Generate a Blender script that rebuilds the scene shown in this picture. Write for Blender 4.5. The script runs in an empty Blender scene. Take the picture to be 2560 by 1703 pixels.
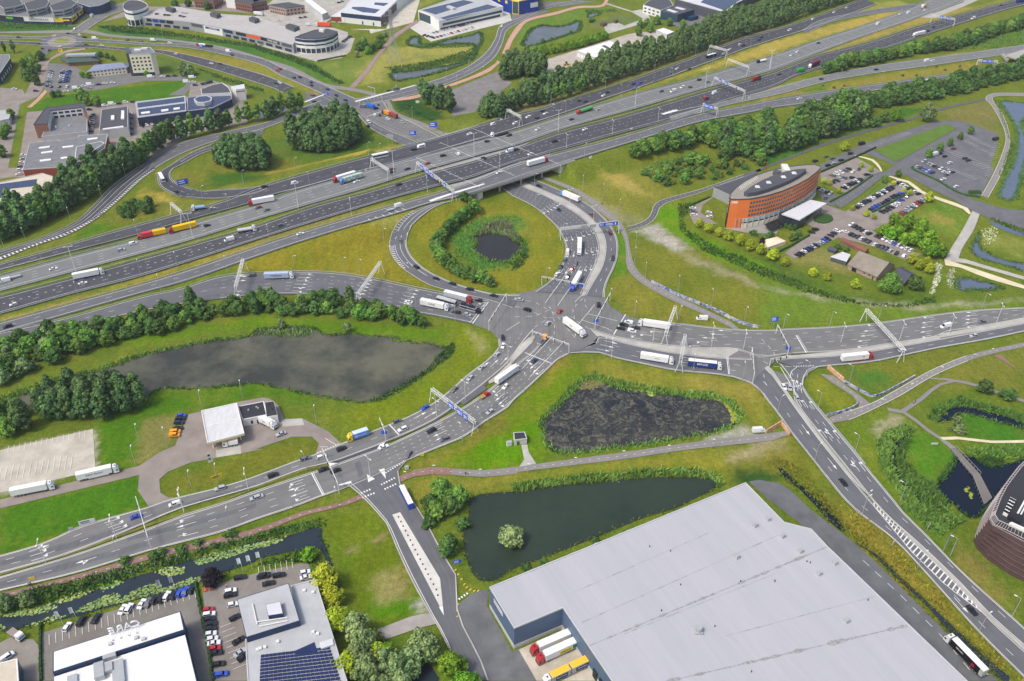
import bpy,bmesh,math,random
import numpy as np
from mathutils import Vector,Matrix
random.seed(7);RNG=np.random.default_rng(7)
S=bpy.context.scene
COL=S.collection
# ---------------------------------------------------------------- camera
FPX,CX,CY,HC=2200.0,1280.0,851.5,260.0
PITCH=math.radians(35.4)
cam=bpy.data.objects.new('camera',bpy.data.cameras.new('camera'))
COL.objects.link(cam)
cam.location=(0,0,HC)
cam.rotation_euler=(math.pi/2 - PITCH,0,0)
cam.data.sensor_width=36.0
cam.data.lens=FPX/2560*36.0
cam.data.clip_start=1.0
cam.data.clip_end=12000.0
S.camera=cam
# ---------------------------------------------------------------- sky and sun (bright overcast)
w=bpy.data.worlds.new("World");S.world=w
w.use_nodes=True
nt=w.node_tree
bg=nt.nodes['Background']
sky=nt.nodes.new('ShaderNodeTexSky');sky.sky_type='NISHITA';sky.sun_disc=False
SUN_EL,SUN_AZ=math.radians(56),math.radians(-125)
sky.sun_elevation=SUN_EL;sky.sun_rotation=SUN_AZ
sky.dust_density=4.0;sky.air_density=1.0;sky.ozone_density=0.6
nt.links.new(sky.outputs[0],bg.inputs[0]);bg.inputs[1].default_value=0.15
sl=bpy.data.lights.new('sun','SUN');sl.energy=1.5;sl.angle=math.radians(10);sl.color=(1,.95,.87)
sun=bpy.data.objects.new('sun',sl);COL.objects.link(sun)
sd=Vector((math.sin(SUN_AZ)*math.cos(SUN_EL),math.cos(SUN_AZ)*math.cos(SUN_EL),math.sin(SUN_EL)))
sun.rotation_euler=sd.to_track_quat('Z','Y').to_euler()
S.view_settings.view_transform='Standard';S.view_settings.look='None'
S.view_settings.gamma=1.0;S.view_settings.exposure=0.33
# ---------------------------------------------------------------- picture <-> ground
CT,ST=math.cos(PITCH),math.sin(PITCH)
TK=3.5636
TX={'0':0,'1':640,'2':1280,'3':1900}
TY={'A':0,'B':420,'C':840,'D':1263}
def P(s):
    """'B0 10 20 30 40 C1 5 6' -> photograph pixels; 'F' = full-size overview (2357 wide), 'N' = native"""
    out=[];ox=oy=0;k=TK;t=s.split();i=0
    while i < len(t):
        a=t[i]
        if a == 'F':ox=oy=0;k=1/1.0861;i += 1;continue
        if a == 'N':ox=oy=0;k=1.0;i += 1;continue
        if a[0] == '@':ox,oy,k=map(float,a[1:].split(','));i += 1;continue
        if a[0] in TY and len(a) == 2:
            ox,oy,k=TX[a[1]],TY[a[0]],TK;i += 1;continue
        out.append((ox+float(a)/k,oy+float(t[i+1])/k));i += 2
    return out
def ray(u,v):
    a=(u-CX)/FPX;b=-(v-CY)/FPX
    return a,CT+b*ST,-ST+b*CT
def G(p,z=0.0):
    d=ray(*p);t=(z-HC)/d[2]
    return np.array((d[0]*t,d[1]*t,z))
def smooth(x):
    x=np.clip(x,0,1);return x*x*(3-2*x)
# motorway embankment: the carriageways climb to cross the junction road
_a,_b,_c=G((0,740)),G((1170,425)),G((1900,215))
AX=(_c-_a)[:2];AX=AX/np.linalg.norm(AX);NX=np.array((-AX[1],AX[0]))
BR=G((1172,424),6.3)[:2]
HW=50.0
def mheight(x,y):
    dx,dy=x-BR[0],y-BR[1]
    s=dx*AX[0]+dy*AX[1];d=dx*NX[0]+dy*NX[1]
    return 6.5*smooth((1-np.abs(s)/330.0)*1.15)*smooth(1-(np.abs(d-16.5)-HW)/19.0)
CUT=[G(q)[:2] for q in P('N 1222 552 1436 476 1408 432 1290 372 1128 318 915 382 1040 430 1190 510')]
def sdpoly(poly,X,Y):
    """signed distance (negative inside)"""
    X=np.asarray(X,float);Y=np.asarray(Y,float)
    d=np.full(X.shape,1e18);ins=np.zeros(X.shape,bool)
    n=len(poly)
    for i in range(n):
        ax,ay=poly[i][:2];bx,by=poly[(i+1) % n][:2]
        ex,ey=bx-ax,by-ay
        wx,wy=X-ax,Y-ay
        t=np.clip((wx*ex+wy*ey)/max(ex*ex+ey*ey,1e-9),0,1)
        d=np.minimum(d,(wx-ex*t)**2+(wy-ey*t)**2)
        if ay != by:
            c=((ay > Y) != (by > Y)) & (X < (bx-ax)*(Y-ay)/(by-ay)+ax)
            ins ^= c
    d=np.sqrt(d)
    return np.where(ins,-d,d)
def gheight(x,y):
    m=mheight(x,y)
    if np.any(m > 0.01):
        m=m*smooth(sdpoly(CUT,x,y)/3.0)
    return m
def GH(p,fn=gheight,dz=0.0):
    z=0.0
    for _ in range(14):
        q=G(p,z);z=0.5*z+0.5*float(fn(q[0],q[1]))
    q=G(p,z);q[2] =float(fn(q[0],q[1]))+dz
    return q
def GM(p,dz=0.0):return GH(p,mheight,dz)
def L(s,fn='g'):
    return [(GH(p) if fn == 'g' else GM(p)) for p in P(s)]
# ---------------------------------------------------------------- materials
def lin(r,g,b):
    f=lambda c:((c/255)/12.92 if c/255 <= .04045 else ((c/255+.055)/1.055)**2.4)
    return (f(r),f(g),f(b),1)
def mat(name,col,rough=.8,spec=.3,var=.12,scale=.6,metal=0,bump=0,streak=None,col2=None,c2scale=.05,c2amt=.5,coord='Object',coat=0,rot=None):
    """procedural surface: base colour broken up by two noises, optional second colour in patches"""
    m=bpy.data.materials.new(name);m.use_nodes=True
    n,l=m.node_tree.nodes,m.node_tree.links
    b=n['Principled BSDF']
    b.inputs['Roughness'].default_value=rough;b.inputs['Specular IOR Level'].default_value=spec
    b.inputs['Metallic'].default_value=metal
    if coat:b.inputs['Coat Weight'].default_value=coat;b.inputs['Coat Roughness'].default_value=.08
    tc=n.new('ShaderNodeTexCoord');src=tc.outputs[coord]
    if streak:
        mp=n.new('ShaderNodeMapping');mp.inputs['Scale'].default_value=streak
        if rot is not None:mp.vector_type='TEXTURE';mp.inputs['Rotation'].default_value=(0,0,rot);mp.inputs['Scale'].default_value=tuple(1/x for x in streak)
        l.new(src,mp.inputs[0]);src=mp.outputs[0]
    def noise(sc,det=4):
        t=n.new('ShaderNodeTexNoise');t.inputs['Scale'].default_value=sc;t.inputs['Detail'].default_value=det
        t.inputs['Roughness'].default_value=.65
        l.new(src,t.inputs['Vector']);return t.outputs['Fac']
    cur=None
    if col2:
        r=n.new('ShaderNodeMapRange');r.inputs[1].default_value=.5-.25*(1-c2amt)-.02+.1*(.5-c2amt);r.inputs[2].default_value=.62+.1*(.5-c2amt)
        l.new(noise(c2scale,5),r.inputs[0])
        x=n.new('ShaderNodeMix');x.data_type='RGBA'
        x.inputs[6].default_value=col;x.inputs[7].default_value=col2
        l.new(r.outputs[0],x.inputs[0]);cur=x.outputs[2]
    h=n.new('ShaderNodeHueSaturation')
    if cur:l.new(cur,h.inputs['Color'])
    else:h.inputs['Color'].default_value=col
    a=n.new('ShaderNodeMath');a.operation='ADD'
    l.new(noise(scale),a.inputs[0]);l.new(noise(scale*.13),a.inputs[1])
    r=n.new('ShaderNodeMapRange');r.inputs[1].default_value=.6;r.inputs[2].default_value=1.4
    r.inputs[3].default_value=1-var*1.6;r.inputs[4].default_value=1+var*1.6
    l.new(a.outputs[0],r.inputs[0]);l.new(r.outputs[0],h.inputs['Value'])
    l.new(h.outputs[0],b.inputs['Base Color'])
    if bump:
        bp=n.new('ShaderNodeBump');bp.inputs['Strength'].default_value=bump;bp.inputs['Distance'].default_value=.1
        l.new(noise(scale*3),bp.inputs['Height']);l.new(bp.outputs[0],b.inputs['Normal'])
    return m
MATS={}
def M(name,*a,**k):
    if name not in MATS:MATS[name] =mat(name,*a,**k)
    return MATS[name]
# ---------------------------------------------------------------- mesh builder
class MB:
    def __init__(s):s.v=[];s.f=[];s.mi=[];s.uv=None
    def face(s,pts,mi=0):
        k=len(s.v);s.v += [tuple(map(float,p)) for p in pts];s.f.append(tuple(range(k,k+len(pts))));s.mi.append(mi)
    def box(s,c,d,rz=0,mi=0,top=1.0,topx=None):
        """box centred on c in x,y with base at c.z; d = size; top = taper of the upper face"""
        cx,cy,cz=c;a,b,h=d[0]/2,d[1]/2,d[2];ca,sa=math.cos(rz),math.sin(rz)
        tx=top if topx is None else topx
        k=len(s.v)
        for (zz,ta,tb) in ((0,1,1),(h,tx,top)):
            for (x,y) in ((-a,-b),(a,-b),(a,b),(-a,b)):
                x *= ta;y *= tb
                s.v.append((cx+x*ca-y*sa,cy+x*sa+y*ca,cz+zz))
        for q in ((3,2,1,0),(4,5,6,7),(0,1,5,4),(1,2,6,5),(2,3,7,6),(3,0,4,7)):
            s.f.append(tuple(k+i for i in q));s.mi.append(mi)
    def prism(s,poly,z0,z1,mi=0,mtop=None,bottom=True):
        """poly: list of xy; z0/z1 numbers"""
        p=[tuple(q[:2]) for q in poly]
        ar=sum(p[i][0]*p[(i+1) % len(p)][1]-p[(i+1) % len(p)][0]*p[i][1] for i in range(len(p)))
        if ar < 0:p=p[::-1]
        n=len(p);k=len(s.v)
        s.v += [(float(x),float(y),float(z0)) for x,y in p]+[(float(x),float(y),float(z1)) for x,y in p]
        for i in range(n):
            j=(i+1) % n
            s.f.append((k+i,k+j,k+n+j,k+n+i));s.mi.append(mi)
        s.f.append(tuple(k+n+i for i in range(n)));s.mi.append(mi if mtop is None else mtop)
        if bottom:s.f.append(tuple(k+i for i in reversed(range(n))));s.mi.append(mi)
    def bar(s,a,b,r,mi=0,n=4,r2=None):
        a=Vector(a);b=Vector(b);d=b-a
        if d.length < 1e-6:return
        u=d.normalized();t=Vector((0,0,1)) if abs(u.z) < .9 else Vector((1,0,0))
        e=u.cross(t).normalized();g=u.cross(e)
        k=len(s.v);r2=r if r2 is None else r2
        for (c,rr) in ((a,r),(b,r2)):
            for i in range(n):
                an=2*math.pi*(i+.5)/n
                s.v.append(tuple(c+e*(rr*math.cos(an))+g*(rr*math.sin(an))))
        for i in range(n):
            j=(i+1) % n
            s.f.append((k+i,k+j,k+n+j,k+n+i));s.mi.append(mi)
        s.f.append(tuple(k+i for i in reversed(range(n))));s.mi.append(mi)
        s.f.append(tuple(k+n+i for i in range(n)));s.mi.append(mi)
    def build(s,name,mats,parent=None,loc=None,smoothed=False):
        me=bpy.data.meshes.new(name);me.from_pydata(s.v,[],s.f); 
        for m in (mats if isinstance(mats,(list,tuple)) else [mats]):me.materials.append(m)
        if len(me.materials) > 1:me.polygons.foreach_set('material_index',s.mi)
        if s.uv is not None:
            uvl=me.uv_layers.new(name='UVMap')
            li=np.zeros(len(me.loops),np.int32);me.loops.foreach_get('vertex_index',li)
            uvl.data.foreach_set('uv',np.asarray(s.uv,np.float32)[li].ravel())
        if smoothed:me.polygons.foreach_set('use_smooth',[True]*len(me.polygons))
        me.update()
        o=bpy.data.objects.new(name,me);COL.objects.link(o)
        if parent:o.parent=parent
        if loc is not None:o.location=loc
        return o
def tag(o,label=None,cat=None,group=None,kind=None):
    if label:o['label'] =label
    if cat:o['category'] =cat
    if group:o['group'] =group
    if kind:o['kind'] =kind
    return o
def empty(name,loc=(0,0,0),rz=0,label=None,cat=None,group=None):
    o=bpy.data.objects.new(name,None);COL.objects.link(o)
    o.location=loc;o.rotation_euler=(0,0,rz);o.empty_display_size=.5
    return tag(o,label,cat,group)
def dup(o,parent=None):
    c=o.copy();COL.objects.link(c)
    if parent is not None:c.parent=parent
    for ch in list(KIDS.get(o.name,o.children)):dup(ch,c)
    return c
KIDS={}
def spline(pts,n):
    """Catmull-Rom through pts (k x 3), resampled to n points evenly by length"""
    p=np.asarray(pts,float)
    if len(p) == 2:
        t=np.linspace(0,1,n)[:,None];return p[0]*(1-t)+p[1]*t
    q=np.vstack([2*p[0]-p[1],p,2*p[-1]-p[-2]]);out=[]
    for i in range(1,len(q)-2):
        a,b,c,d=q[i-1],q[i],q[i+1],q[i+2]
        ka=np.linalg.norm(b-a)**.5;kb=np.linalg.norm(c-b)**.5;kc=np.linalg.norm(d-c)**.5
        ka,kb,kc=max(ka,1e-4),max(kb,1e-4),max(kc,1e-4)
        t0,t1,t2,t3=0,ka,ka+kb,ka+kb+kc
        for t in np.linspace(t1,t2,16,endpoint=False):
            A1=(t1-t)/(t1-t0)*a+(t-t0)/(t1-t0)*b;A2=(t2-t)/(t2-t1)*b+(t-t1)/(t2-t1)*c;A3=(t3-t)/(t3-t2)*c+(t-t2)/(t3-t2)*d
            B1=(t2-t)/(t2-t0)*A1+(t-t0)/(t2-t0)*A2;B2=(t3-t)/(t3-t1)*A2+(t-t1)/(t3-t1)*A3
            out.append((t2-t)/(t2-t1)*B1+(t-t1)/(t2-t1)*B2)
    out.append(p[-1]);out=np.array(out)
    return resample(out,n)
def resample(p,n):
    d=np.r_[0,np.cumsum(np.linalg.norm(np.diff(p,axis=0),axis=1))]
    t=np.linspace(0,d[-1],n)
    return np.stack([np.interp(t,d,p[:,i]) for i in range(p.shape[1])],1)
def plen(p):return float(np.sum(np.linalg.norm(np.diff(np.asarray(p),axis=0),axis=1)))
# ================================================================ THE SETTING: ground
PATCH=[]
LUSH,BRIGHT,OLIVE,DRY,GOLD,PALE,DEEP=(lin(64,98,34),lin(74,112,26),lin(104,116,40),lin(136,128,56),lin(166,150,74),lin(168,164,122),lin(48,80,36))
def patch(s,soft,c):PATCH.append((s,soft,c))
patch('N 0 0 2560 0 2560 640 0 640',30,OLIVE)
# north west business area
patch('A0 0 200 700 230 700 260 0 290',3,lin(63,104,45));patch('A0 860 230 2352 420 2352 520 1500 380 900 300',5,lin(66,106,45))
patch('A0 260 960 400 870 900 800 1640 720 1660 790 1600 860 900 960 300 1010',2.5,lin(70,112,26))
patch('A0 0 910 180 910 100 1300 0 1400',3,lin(81,126,45))
patch('A0 1450 420 2352 560 2352 680 1400 440',3,DRY);patch('A0 1400 480 1700 600 2352 800 2352 860 1400 620',4,lin(86,109,45))
patch('A1 0 560 430 730 780 880 600 860 0 660',3,lin(130,131,52))
patch('A1 0 400 900 700 830 780 600 720 0 480',6,lin(75,115,45))
patch('A1 560 560 1000 500 1080 520 840 770 720 740',6,lin(113,129,58));patch('A1 900 640 1200 420 1950 400 1940 470 1150 620 1180 740 900 760',6,lin(148,146,76))
patch('A1 1200 160 1640 0 1500 0 1240 280',6,lin(135,136,66))
patch('A1 1100 820 1900 620 2130 500 2100 560 1700 720 1420 800',5,lin(88,117,43))
patch('A1 1230 880 1420 860 1720 1050 1900 1060 1500 1080 1260 1000',4,DEEP);patch('A1 1500 1080 2352 1000 2352 1020 1700 1200',4,lin(111,122,49))
patch('A2 0 340 100 190 600 90 700 60 950 90 640 150 640 280 300 400 100 460',6,lin(99,126,49));patch('A2 650 250 900 120 1200 180 1000 250',5,lin(100,115,62))
patch('A2 0 1030 400 900 1000 700 1700 460 2352 260 2352 230 1000 640 0 960',3,lin(139,127,85))
patch('A2 900 850 1500 690 2352 470 2352 370 1800 560 1100 800',4,GOLD);patch('A3 0 410 600 230 1300 60 1350 90 600 320 0 510',4,GOLD)
patch('A3 600 180 1380 50 1200 0 1000 30',4,lin(139,141,65));patch('A3 100 620 1500 120 1900 60 2352 -30 2352 -60 1500 190 500 500',4,lin(154,139,72))
patch('A3 0 790 1800 470 1800 490 0 820',3,lin(158,148,81));patch('A3 0 860 1000 680 2000 540 1900 620 800 780 0 900',4,DRY);patch('A3 380 810 600 760 600 800 420 830',4,BRIGHT)
patch('A2 1100 1180 2352 860 2352 900 1100 1200',2,DRY)
# loop island north
patch('A0 1520 1540 1900 1380 2352 1300 A1 1320 1300 300 1530 B1 0 150 B0 1800 200 1540 90',6,lin(115,118,45));patch('A1 0 1250 1000 1150 1300 1290 900 1400 0 1400',10,lin(81,108,40));patch('A1 300 1500 1320 1290 900 1390 0 1560',4,lin(171,154,70))
patch('B0 1800 180 2352 110 2352 40 1850 40',6,LUSH)
patch('A0 600 1568 1200 1500 2352 1090 2352 1050 1100 1450',4,lin(117,118,56))
patch('B0 0 840 1000 400 1400 150 1500 270 2000 300 1300 480 0 860',6,lin(111,115,45));patch('B0 560 620 950 470 1000 540 700 640',5,BRIGHT);patch('B0 1300 200 1560 260 1560 310 1250 240',5,GOLD)
patch('B0 0 1330 640 1170 2352 650 2352 690 640 1210 0 1380',3,lin(146,133,61));patch('B1 0 640 1640 190 1640 210 0 690',2,lin(130,124,65))
patch('B0 0 930 1740 460 1740 490 0 960',2,lin(86,100,53))
# triangle between collector and slip
patch('B0 2100 900 B1 0 800 840 530 1420 360 1200 560 1190 780 1400 980 1800 1120 1000 980 0 920',5,lin(132,125,41));patch('B1 1000 480 1400 370 1220 560',5,lin(139,139,70))
# small pond island
patch('B1 1740 310 1480 440 1340 650 1420 830 1700 1010 2352 1130 B2 200 1080 450 860 470 650 330 460 0 250',6,lin(126,125,41));patch('B1 1680 620 2000 450 2352 430 B2 100 500 120 700 0 860 B1 2000 940 1780 800',8,lin(75,117,49))
# south belt by big pond
patch('B0 900 1360 2352 1140 B1 900 1190 900 1230 B0 900 1400',3,lin(99,111,36));patch('B0 900 1568 2352 1330 B1 1700 1450 1700 1540 0 1400 B0 1300 1568',4,lin(91,124,27))
patch('B1 1700 1380 2080 1450 2170 1568 C1 2160 110 1600 580 900 900 700 700 900 600 1500 400 1780 150 B1 1740 1500',5,lin(111,124,32));patch('B1 1900 1440 2050 1568 C1 2040 150 1980 100',4,lin(158,150,114))
patch('C0 850 800 1370 500 2352 430 C1 400 520 500 600 0 520 C0 2000 600 1250 760 1180 1170 870 1180',4,BRIGHT);patch('C0 1240 770 1600 700 1560 960 1260 1140 1200 1120',2,lin(122,120,67))
patch('C0 0 1540 1230 1250 1330 1520 D0 640 210 0 460',2,lin(70,112,26));patch('C0 1420 1280 2352 1010 C1 520 900 540 1000 0 1230 C0 1500 1440',2,lin(108,113,40));patch('C0 0 1020 840 830 850 1180 0 1420',1,lin(176,170,152))
patch('C1 1280 1170 2281 800 C2 0 560 330 280 500 160 640 300 300 700 250 860 330 1060 0 1160 C1 1500 1190',5,lin(100,124,27));patch('C1 1280 1180 1950 940 2352 620 C2 400 220 500 200 300 420 0 660 C1 1700 1080',4,lin(139,120,56));patch('C2 30 880 240 720 280 1100 0 1160 C1 1900 1150 1900 1000',5,lin(88,131,19))
patch('C2 640 200 1500 330 1950 380 2250 500 2352 700 2150 850 1900 550 1000 440 660 330',5,lin(128,127,50));patch('C2 1500 340 2150 440 2250 560 1900 540 1500 440',5,lin(139,131,61));patch('C2 1700 940 2100 820 2200 860 1900 930',3,lin(172,169,158))
patch('C2 0 1230 1000 1100 2352 940 C3 0 960 260 900 C2 1850 1200 1000 1180 0 1330',4,lin(128,129,48));patch('C3 0 980 260 900 600 1400 850 1568 600 1568 300 1250 0 1180 C2 1900 1280 1900 1000',5,lin(113,114,41));patch('C2 1950 1050 C3 100 900 200 1000 C2 2000 1150',4,lin(154,146,109))
patch('C1 1280 1300 2352 1240 2352 1340 1900 1420 1500 1500 1440 1560 1300 1340',4,lin(130,129,52))
patch('D1 560 120 1060 20 1200 260 1560 960 1080 1110 800 860 640 420',4,lin(99,115,30));patch('D1 800 380 900 370 900 430 800 440',2,lin(139,127,92));patch('D1 1020 330 1140 270 1140 310 1020 350',2,lin(150,133,96));patch('D1 1100 620 1300 560 1340 900 1080 880',4,lin(139,133,83));patch('D1 960 850 1400 830 1540 950 1080 1100 1000 960',4,lin(79,122,21));patch('D1 1380 880 1480 860 1540 950 1420 970',2,lin(163,157,147))
patch('D0 0 470 640 225 700 230 300 400 0 520',2,lin(108,126,23))
# east
patch('B2 500 200 900 50 1200 0 1400 240 1250 330 1180 490 1000 520 850 380',6,lin(124,125,52));patch('B2 800 30 1000 60 1250 260 1000 200',4,lin(165,150,81));patch('B2 500 250 700 250 1180 470 1000 520',4,lin(139,137,96));patch('B2 1260 480 1300 350 1480 320 1500 520 1900 720 2352 880 2352 980 1700 760',4,lin(93,136,27));patch('B2 850 1050 1010 900 1000 600 940 560 920 880',3,lin(77,126,34))
patch('B2 1060 600 1300 560 2352 1080 2352 1440 2200 1420 1240 1010 1100 900',6,lin(113,118,43));patch('B2 1060 560 1260 500 1560 720 1480 740',4,lin(176,169,158));patch('B2 1500 740 2352 1080 2352 1140 1600 840',4,lin(146,142,107));patch('B2 880 1050 1000 950 1900 1420 1400 1370 1000 1300 850 1160',5,lin(122,122,48))
patch('B3 0 780 500 1050 1000 1200 1500 1160 1500 1180 800 1180 300 1000',5,DEEP);patch('B3 0 860 500 1060 1000 1220 1500 1200 2352 1200 2352 1250 1900 1270 600 1420 0 1430',6,lin(100,124,43));patch('B3 0 1060 500 1160 1400 1260 2352 1180 1400 1220 700 1170',3,lin(159,154,127));patch('B3 220 800 600 680 900 900 800 960 300 820',4,lin(130,127,72));patch('B3 1340 420 1600 300 1880 420 1780 600 1500 560',5,lin(100,127,45));patch('B3 1450 440 1600 400 1780 470 1700 540',4,lin(139,133,65));patch('B3 1950 660 2000 560 2352 650 2352 840',4,lin(127,133,62))
patch('A3 1600 990 2000 890 2120 1000 2130 1200 1900 1150',5,lin(119,116,63));patch('A3 1010 1340 1660 1110 1750 1150 1210 1450',1.2,lin(106,131,53));patch('A3 0 1500 640 1250 1400 1010 1500 960 1300 960 600 1250 0 1400',4,lin(61,108,40))
patch('C3 400 350 500 330 860 580 850 640 640 690 480 560',3,lin(117,124,40));patch('C3 660 290 1220 200 2000 60 1900 200 1400 380 1000 520 800 400',4,lin(109,115,43));patch('C3 800 300 1100 290 1200 400 1000 500',5,lin(77,115,45));patch('C3 1100 620 1520 400 1900 220 2352 100 2352 560 1900 440 1500 500 1260 670',5,lin(113,117,47));patch('C3 640 800 1130 640 1280 700 1050 900 1100 1200 1300 1568 1260 1568 840 1050',5,lin(100,120,38));patch('C3 1000 880 1200 700 1240 720 1060 920',3,lin(163,156,131));patch('C3 1340 900 1600 900 1760 1080 1600 1300 1400 1300 1250 1100',6,lin(79,124,34));patch('C3 1600 600 2352 760 2352 1000 1900 980',6,lin(70,117,34))
patch('D3 880 0 1200 320 1950 1140 2352 1568 2200 1568 1300 760 800 280 600 0',4,lin(130,120,48));patch('D3 1230 0 1500 280 1800 600 2352 1080 2352 850 1900 330 1600 100',5,lin(91,118,36));patch('D3 1700 300 1950 500 2300 900 2300 1050 1800 560',4,lin(124,118,61));patch('C2 1950 1240 C3 0 1180 200 1300 C2 2000 1300',3,DEEP)
def build_ground():
    xs=np.r_[-9000,-4000,-1800,-1000,np.arange(-720,721,2.5),1000,1800,4000,9000]
    ys=np.r_[-5000,-1500,-300,60,np.arange(140,1126,2.5),1250,1600,2500,5000,11000]
    X,Y=np.meshgrid(xs,ys);Z=gheight(X,Y)-0.02
    nx,ny=len(xs),len(ys)
    C=np.zeros(X.shape+(4,));C[:] =lin(98,114,40)
    jx=2.2*np.sin(X*.31+Y*.17)+1.6*np.sin(X*.83-Y*.57+1)+1.2*np.sin(Y*1.1+X*.05);jy=2.2*np.sin(Y*.29-X*.21+2)+1.6*np.sin(Y*.77+X*.63)
    for s,soft,c in PATCH:
        poly=np.array([GH(p)[:2] for p in P(s)])
        lo,hi=poly.min(0)-soft-4,poly.max(0)+soft+4
        ix=np.where((xs > lo[0]) & (xs < hi[0]))[0];iy=np.where((ys > lo[1]) & (ys < hi[1]))[0]
        if len(ix) < 1 or len(iy) < 1:continue
        sl_=np.s_[iy[0]:iy[-1]+1,ix[0]:ix[-1]+1]
        k=min(1,soft/5)
        wgt=smooth((soft-sdpoly(poly,X[sl_]+jx[sl_]*k,Y[sl_]+jy[sl_]*k))/(2*soft))[...,None]
        C[sl_] =C[sl_]*(1-wgt)+np.array(c)*wgt
    v=np.stack([X.ravel(),Y.ravel(),Z.ravel()],1)
    i=np.arange(nx-1);j=np.arange(ny-1);I,J=np.meshgrid(i,j);k=(J*nx+I).ravel()
    f=np.stack([k,k+1,k+nx+1,k+nx],1)
    me=bpy.data.meshes.new('ground');me.vertices.add(len(v));me.vertices.foreach_set('co',v.ravel())
    me.loops.add(f.size);me.loops.foreach_set('vertex_index',f.ravel().astype(np.int32))
    me.polygons.add(len(f));me.polygons.foreach_set('loop_start',np.arange(0,f.size,4,dtype=np.int32));me.polygons.foreach_set('loop_total',np.full(len(f),4,np.int32))
    me.update(calc_edges=True);me.validate()
    at=me.color_attributes.new('turf','FLOAT_COLOR','POINT');at.data.foreach_set('color',C.reshape(-1).astype(np.float32))
    m=bpy.data.materials.new('turf');m.use_nodes=True;n,l=m.node_tree.nodes,m.node_tree.links;b=n['Principled BSDF']
    b.inputs['Roughness'].default_value=.95;b.inputs['Specular IOR Level'].default_value=.1
    a=n.new('ShaderNodeAttribute');a.attribute_name='turf'
    tc=n.new('ShaderNodeTexCoord')
    def nz(sc,det,st=None):
        t=n.new('ShaderNodeTexNoise');t.inputs['Scale'].default_value=sc;t.inputs['Detail'].default_value=det;t.inputs['Roughness'].default_value=.7
        if st:
            mp=n.new('ShaderNodeMapping');mp.inputs['Scale'].default_value=st;mp.inputs['Rotation'].default_value=(0,0,.5);l.new(tc.outputs['Object'],mp.inputs[0]);l.new(mp.outputs[0],t.inputs['Vector'])
        else:l.new(tc.outputs['Object'],t.inputs['Vector'])
        return t.outputs['Fac']
    def rng(src,a0,a1,b0,b1):
        r=n.new('ShaderNodeMapRange');r.inputs[1].default_value=a0;r.inputs[2].default_value=a1;r.inputs[3].default_value=b0;r.inputs[4].default_value=b1;l.new(src,r.inputs[0]);return r.outputs[0]
    x=n.new('ShaderNodeMix');x.data_type='RGBA';x.blend_type='MIX';x.inputs[7].default_value=lin(160,146,66)
    l.new(rng(nz(.045,6),.52,.72,0,.3),x.inputs[0]);l.new(a.outputs['Color'],x.inputs[6])
    x2=n.new('ShaderNodeMix');x2.data_type='RGBA';x2.inputs[7].default_value=lin(60,102,22)
    l.new(rng(nz(.03,7),.50,.70,0,.45),x2.inputs[0]);l.new(x.outputs[2],x2.inputs[6])
    h=n.new('ShaderNodeHueSaturation');h.inputs['Saturation'].default_value=1.04;l.new(x2.outputs[2],h.inputs['Color'])
    q0=n.new('ShaderNodeMath');q0.operation='MULTIPLY';l.new(rng(nz(.5,6),.3,.7,.7,1.3),q0.inputs[0]);l.new(rng(nz(1.8,4),.35,.65,.72,1.24),q0.inputs[1]);q=n.new('ShaderNodeMath');q.operation='MULTIPLY';l.new(q0.outputs[0],q.inputs[0]);l.new(rng(nz(.16,5,(1,.25,1)),.3,.7,.84,1.16),q.inputs[1])
    l.new(q.outputs[0],h.inputs['Value']);l.new(h.outputs[0],b.inputs['Base Color'])
    bp=n.new('ShaderNodeBump');bp.inputs['Strength'].default_value=.5;bp.inputs['Distance'].default_value=.3;l.new(nz(1.2,5),bp.inputs['Height']);l.new(bp.outputs[0],b.inputs['Normal'])
    me.materials.append(m)
    o=bpy.data.objects.new('ground',me);COL.objects.link(o);o['kind'] ='structure'
build_ground()
# ================================================================ THE SETTING: roads, markings, paths, water
def asphalt(name,c,var=.1,st=None):
    st=st or ((1.1,.012,1) if name.startswith('asphalt') else (.15,.12,1))
    m=bpy.data.materials.new(name);m.use_nodes=True;n,l=m.node_tree.nodes,m.node_tree.links;b=n['Principled BSDF']
    b.inputs['Roughness'].default_value=.85;b.inputs['Specular IOR Level'].default_value=.25
    uv=n.new('ShaderNodeUVMap');uv.uv_map='UVMap';tc=n.new('ShaderNodeTexCoord')
    mp=n.new('ShaderNodeMapping');mp.inputs['Scale'].default_value=st;l.new(uv.outputs[0],mp.inputs[0])
    def nz(src,sc,det=4):
        t=n.new('ShaderNodeTexNoise');t.inputs['Scale'].default_value=sc;t.inputs['Detail'].default_value=det;t.inputs['Roughness'].default_value=.6;l.new(src,t.inputs['Vector']);return t.outputs['Fac']
    def rng(src,a0,a1,b0,b1):
        r=n.new('ShaderNodeMapRange');r.inputs[1].default_value=a0;r.inputs[2].default_value=a1;r.inputs[3].default_value=b0;r.inputs[4].default_value=b1;l.new(src,r.inputs[0]);return r.outputs[0]
    q=n.new('ShaderNodeMath');q.operation='MULTIPLY';l.new(rng(nz(mp.outputs[0],1.0,3),.3,.7,1-var*1.3,1+var*1.3),q.inputs[0]);l.new(rng(nz(tc.outputs['Object'],.12,6),.3,.7,1-var,1+var),q.inputs[1])
    q2=n.new('ShaderNodeMath');q2.operation='MULTIPLY';l.new(q.outputs[0],q2.inputs[0]);l.new(rng(nz(tc.outputs['Object'],2.5,3),.3,.7,.95,1.05),q2.inputs[1])
    h=n.new('ShaderNodeHueSaturation');h.inputs['Color'].default_value=c;l.new(q2.outputs[0],h.inputs['Value']);l.new(h.outputs[0],b.inputs['Base Color'])
    return m
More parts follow.
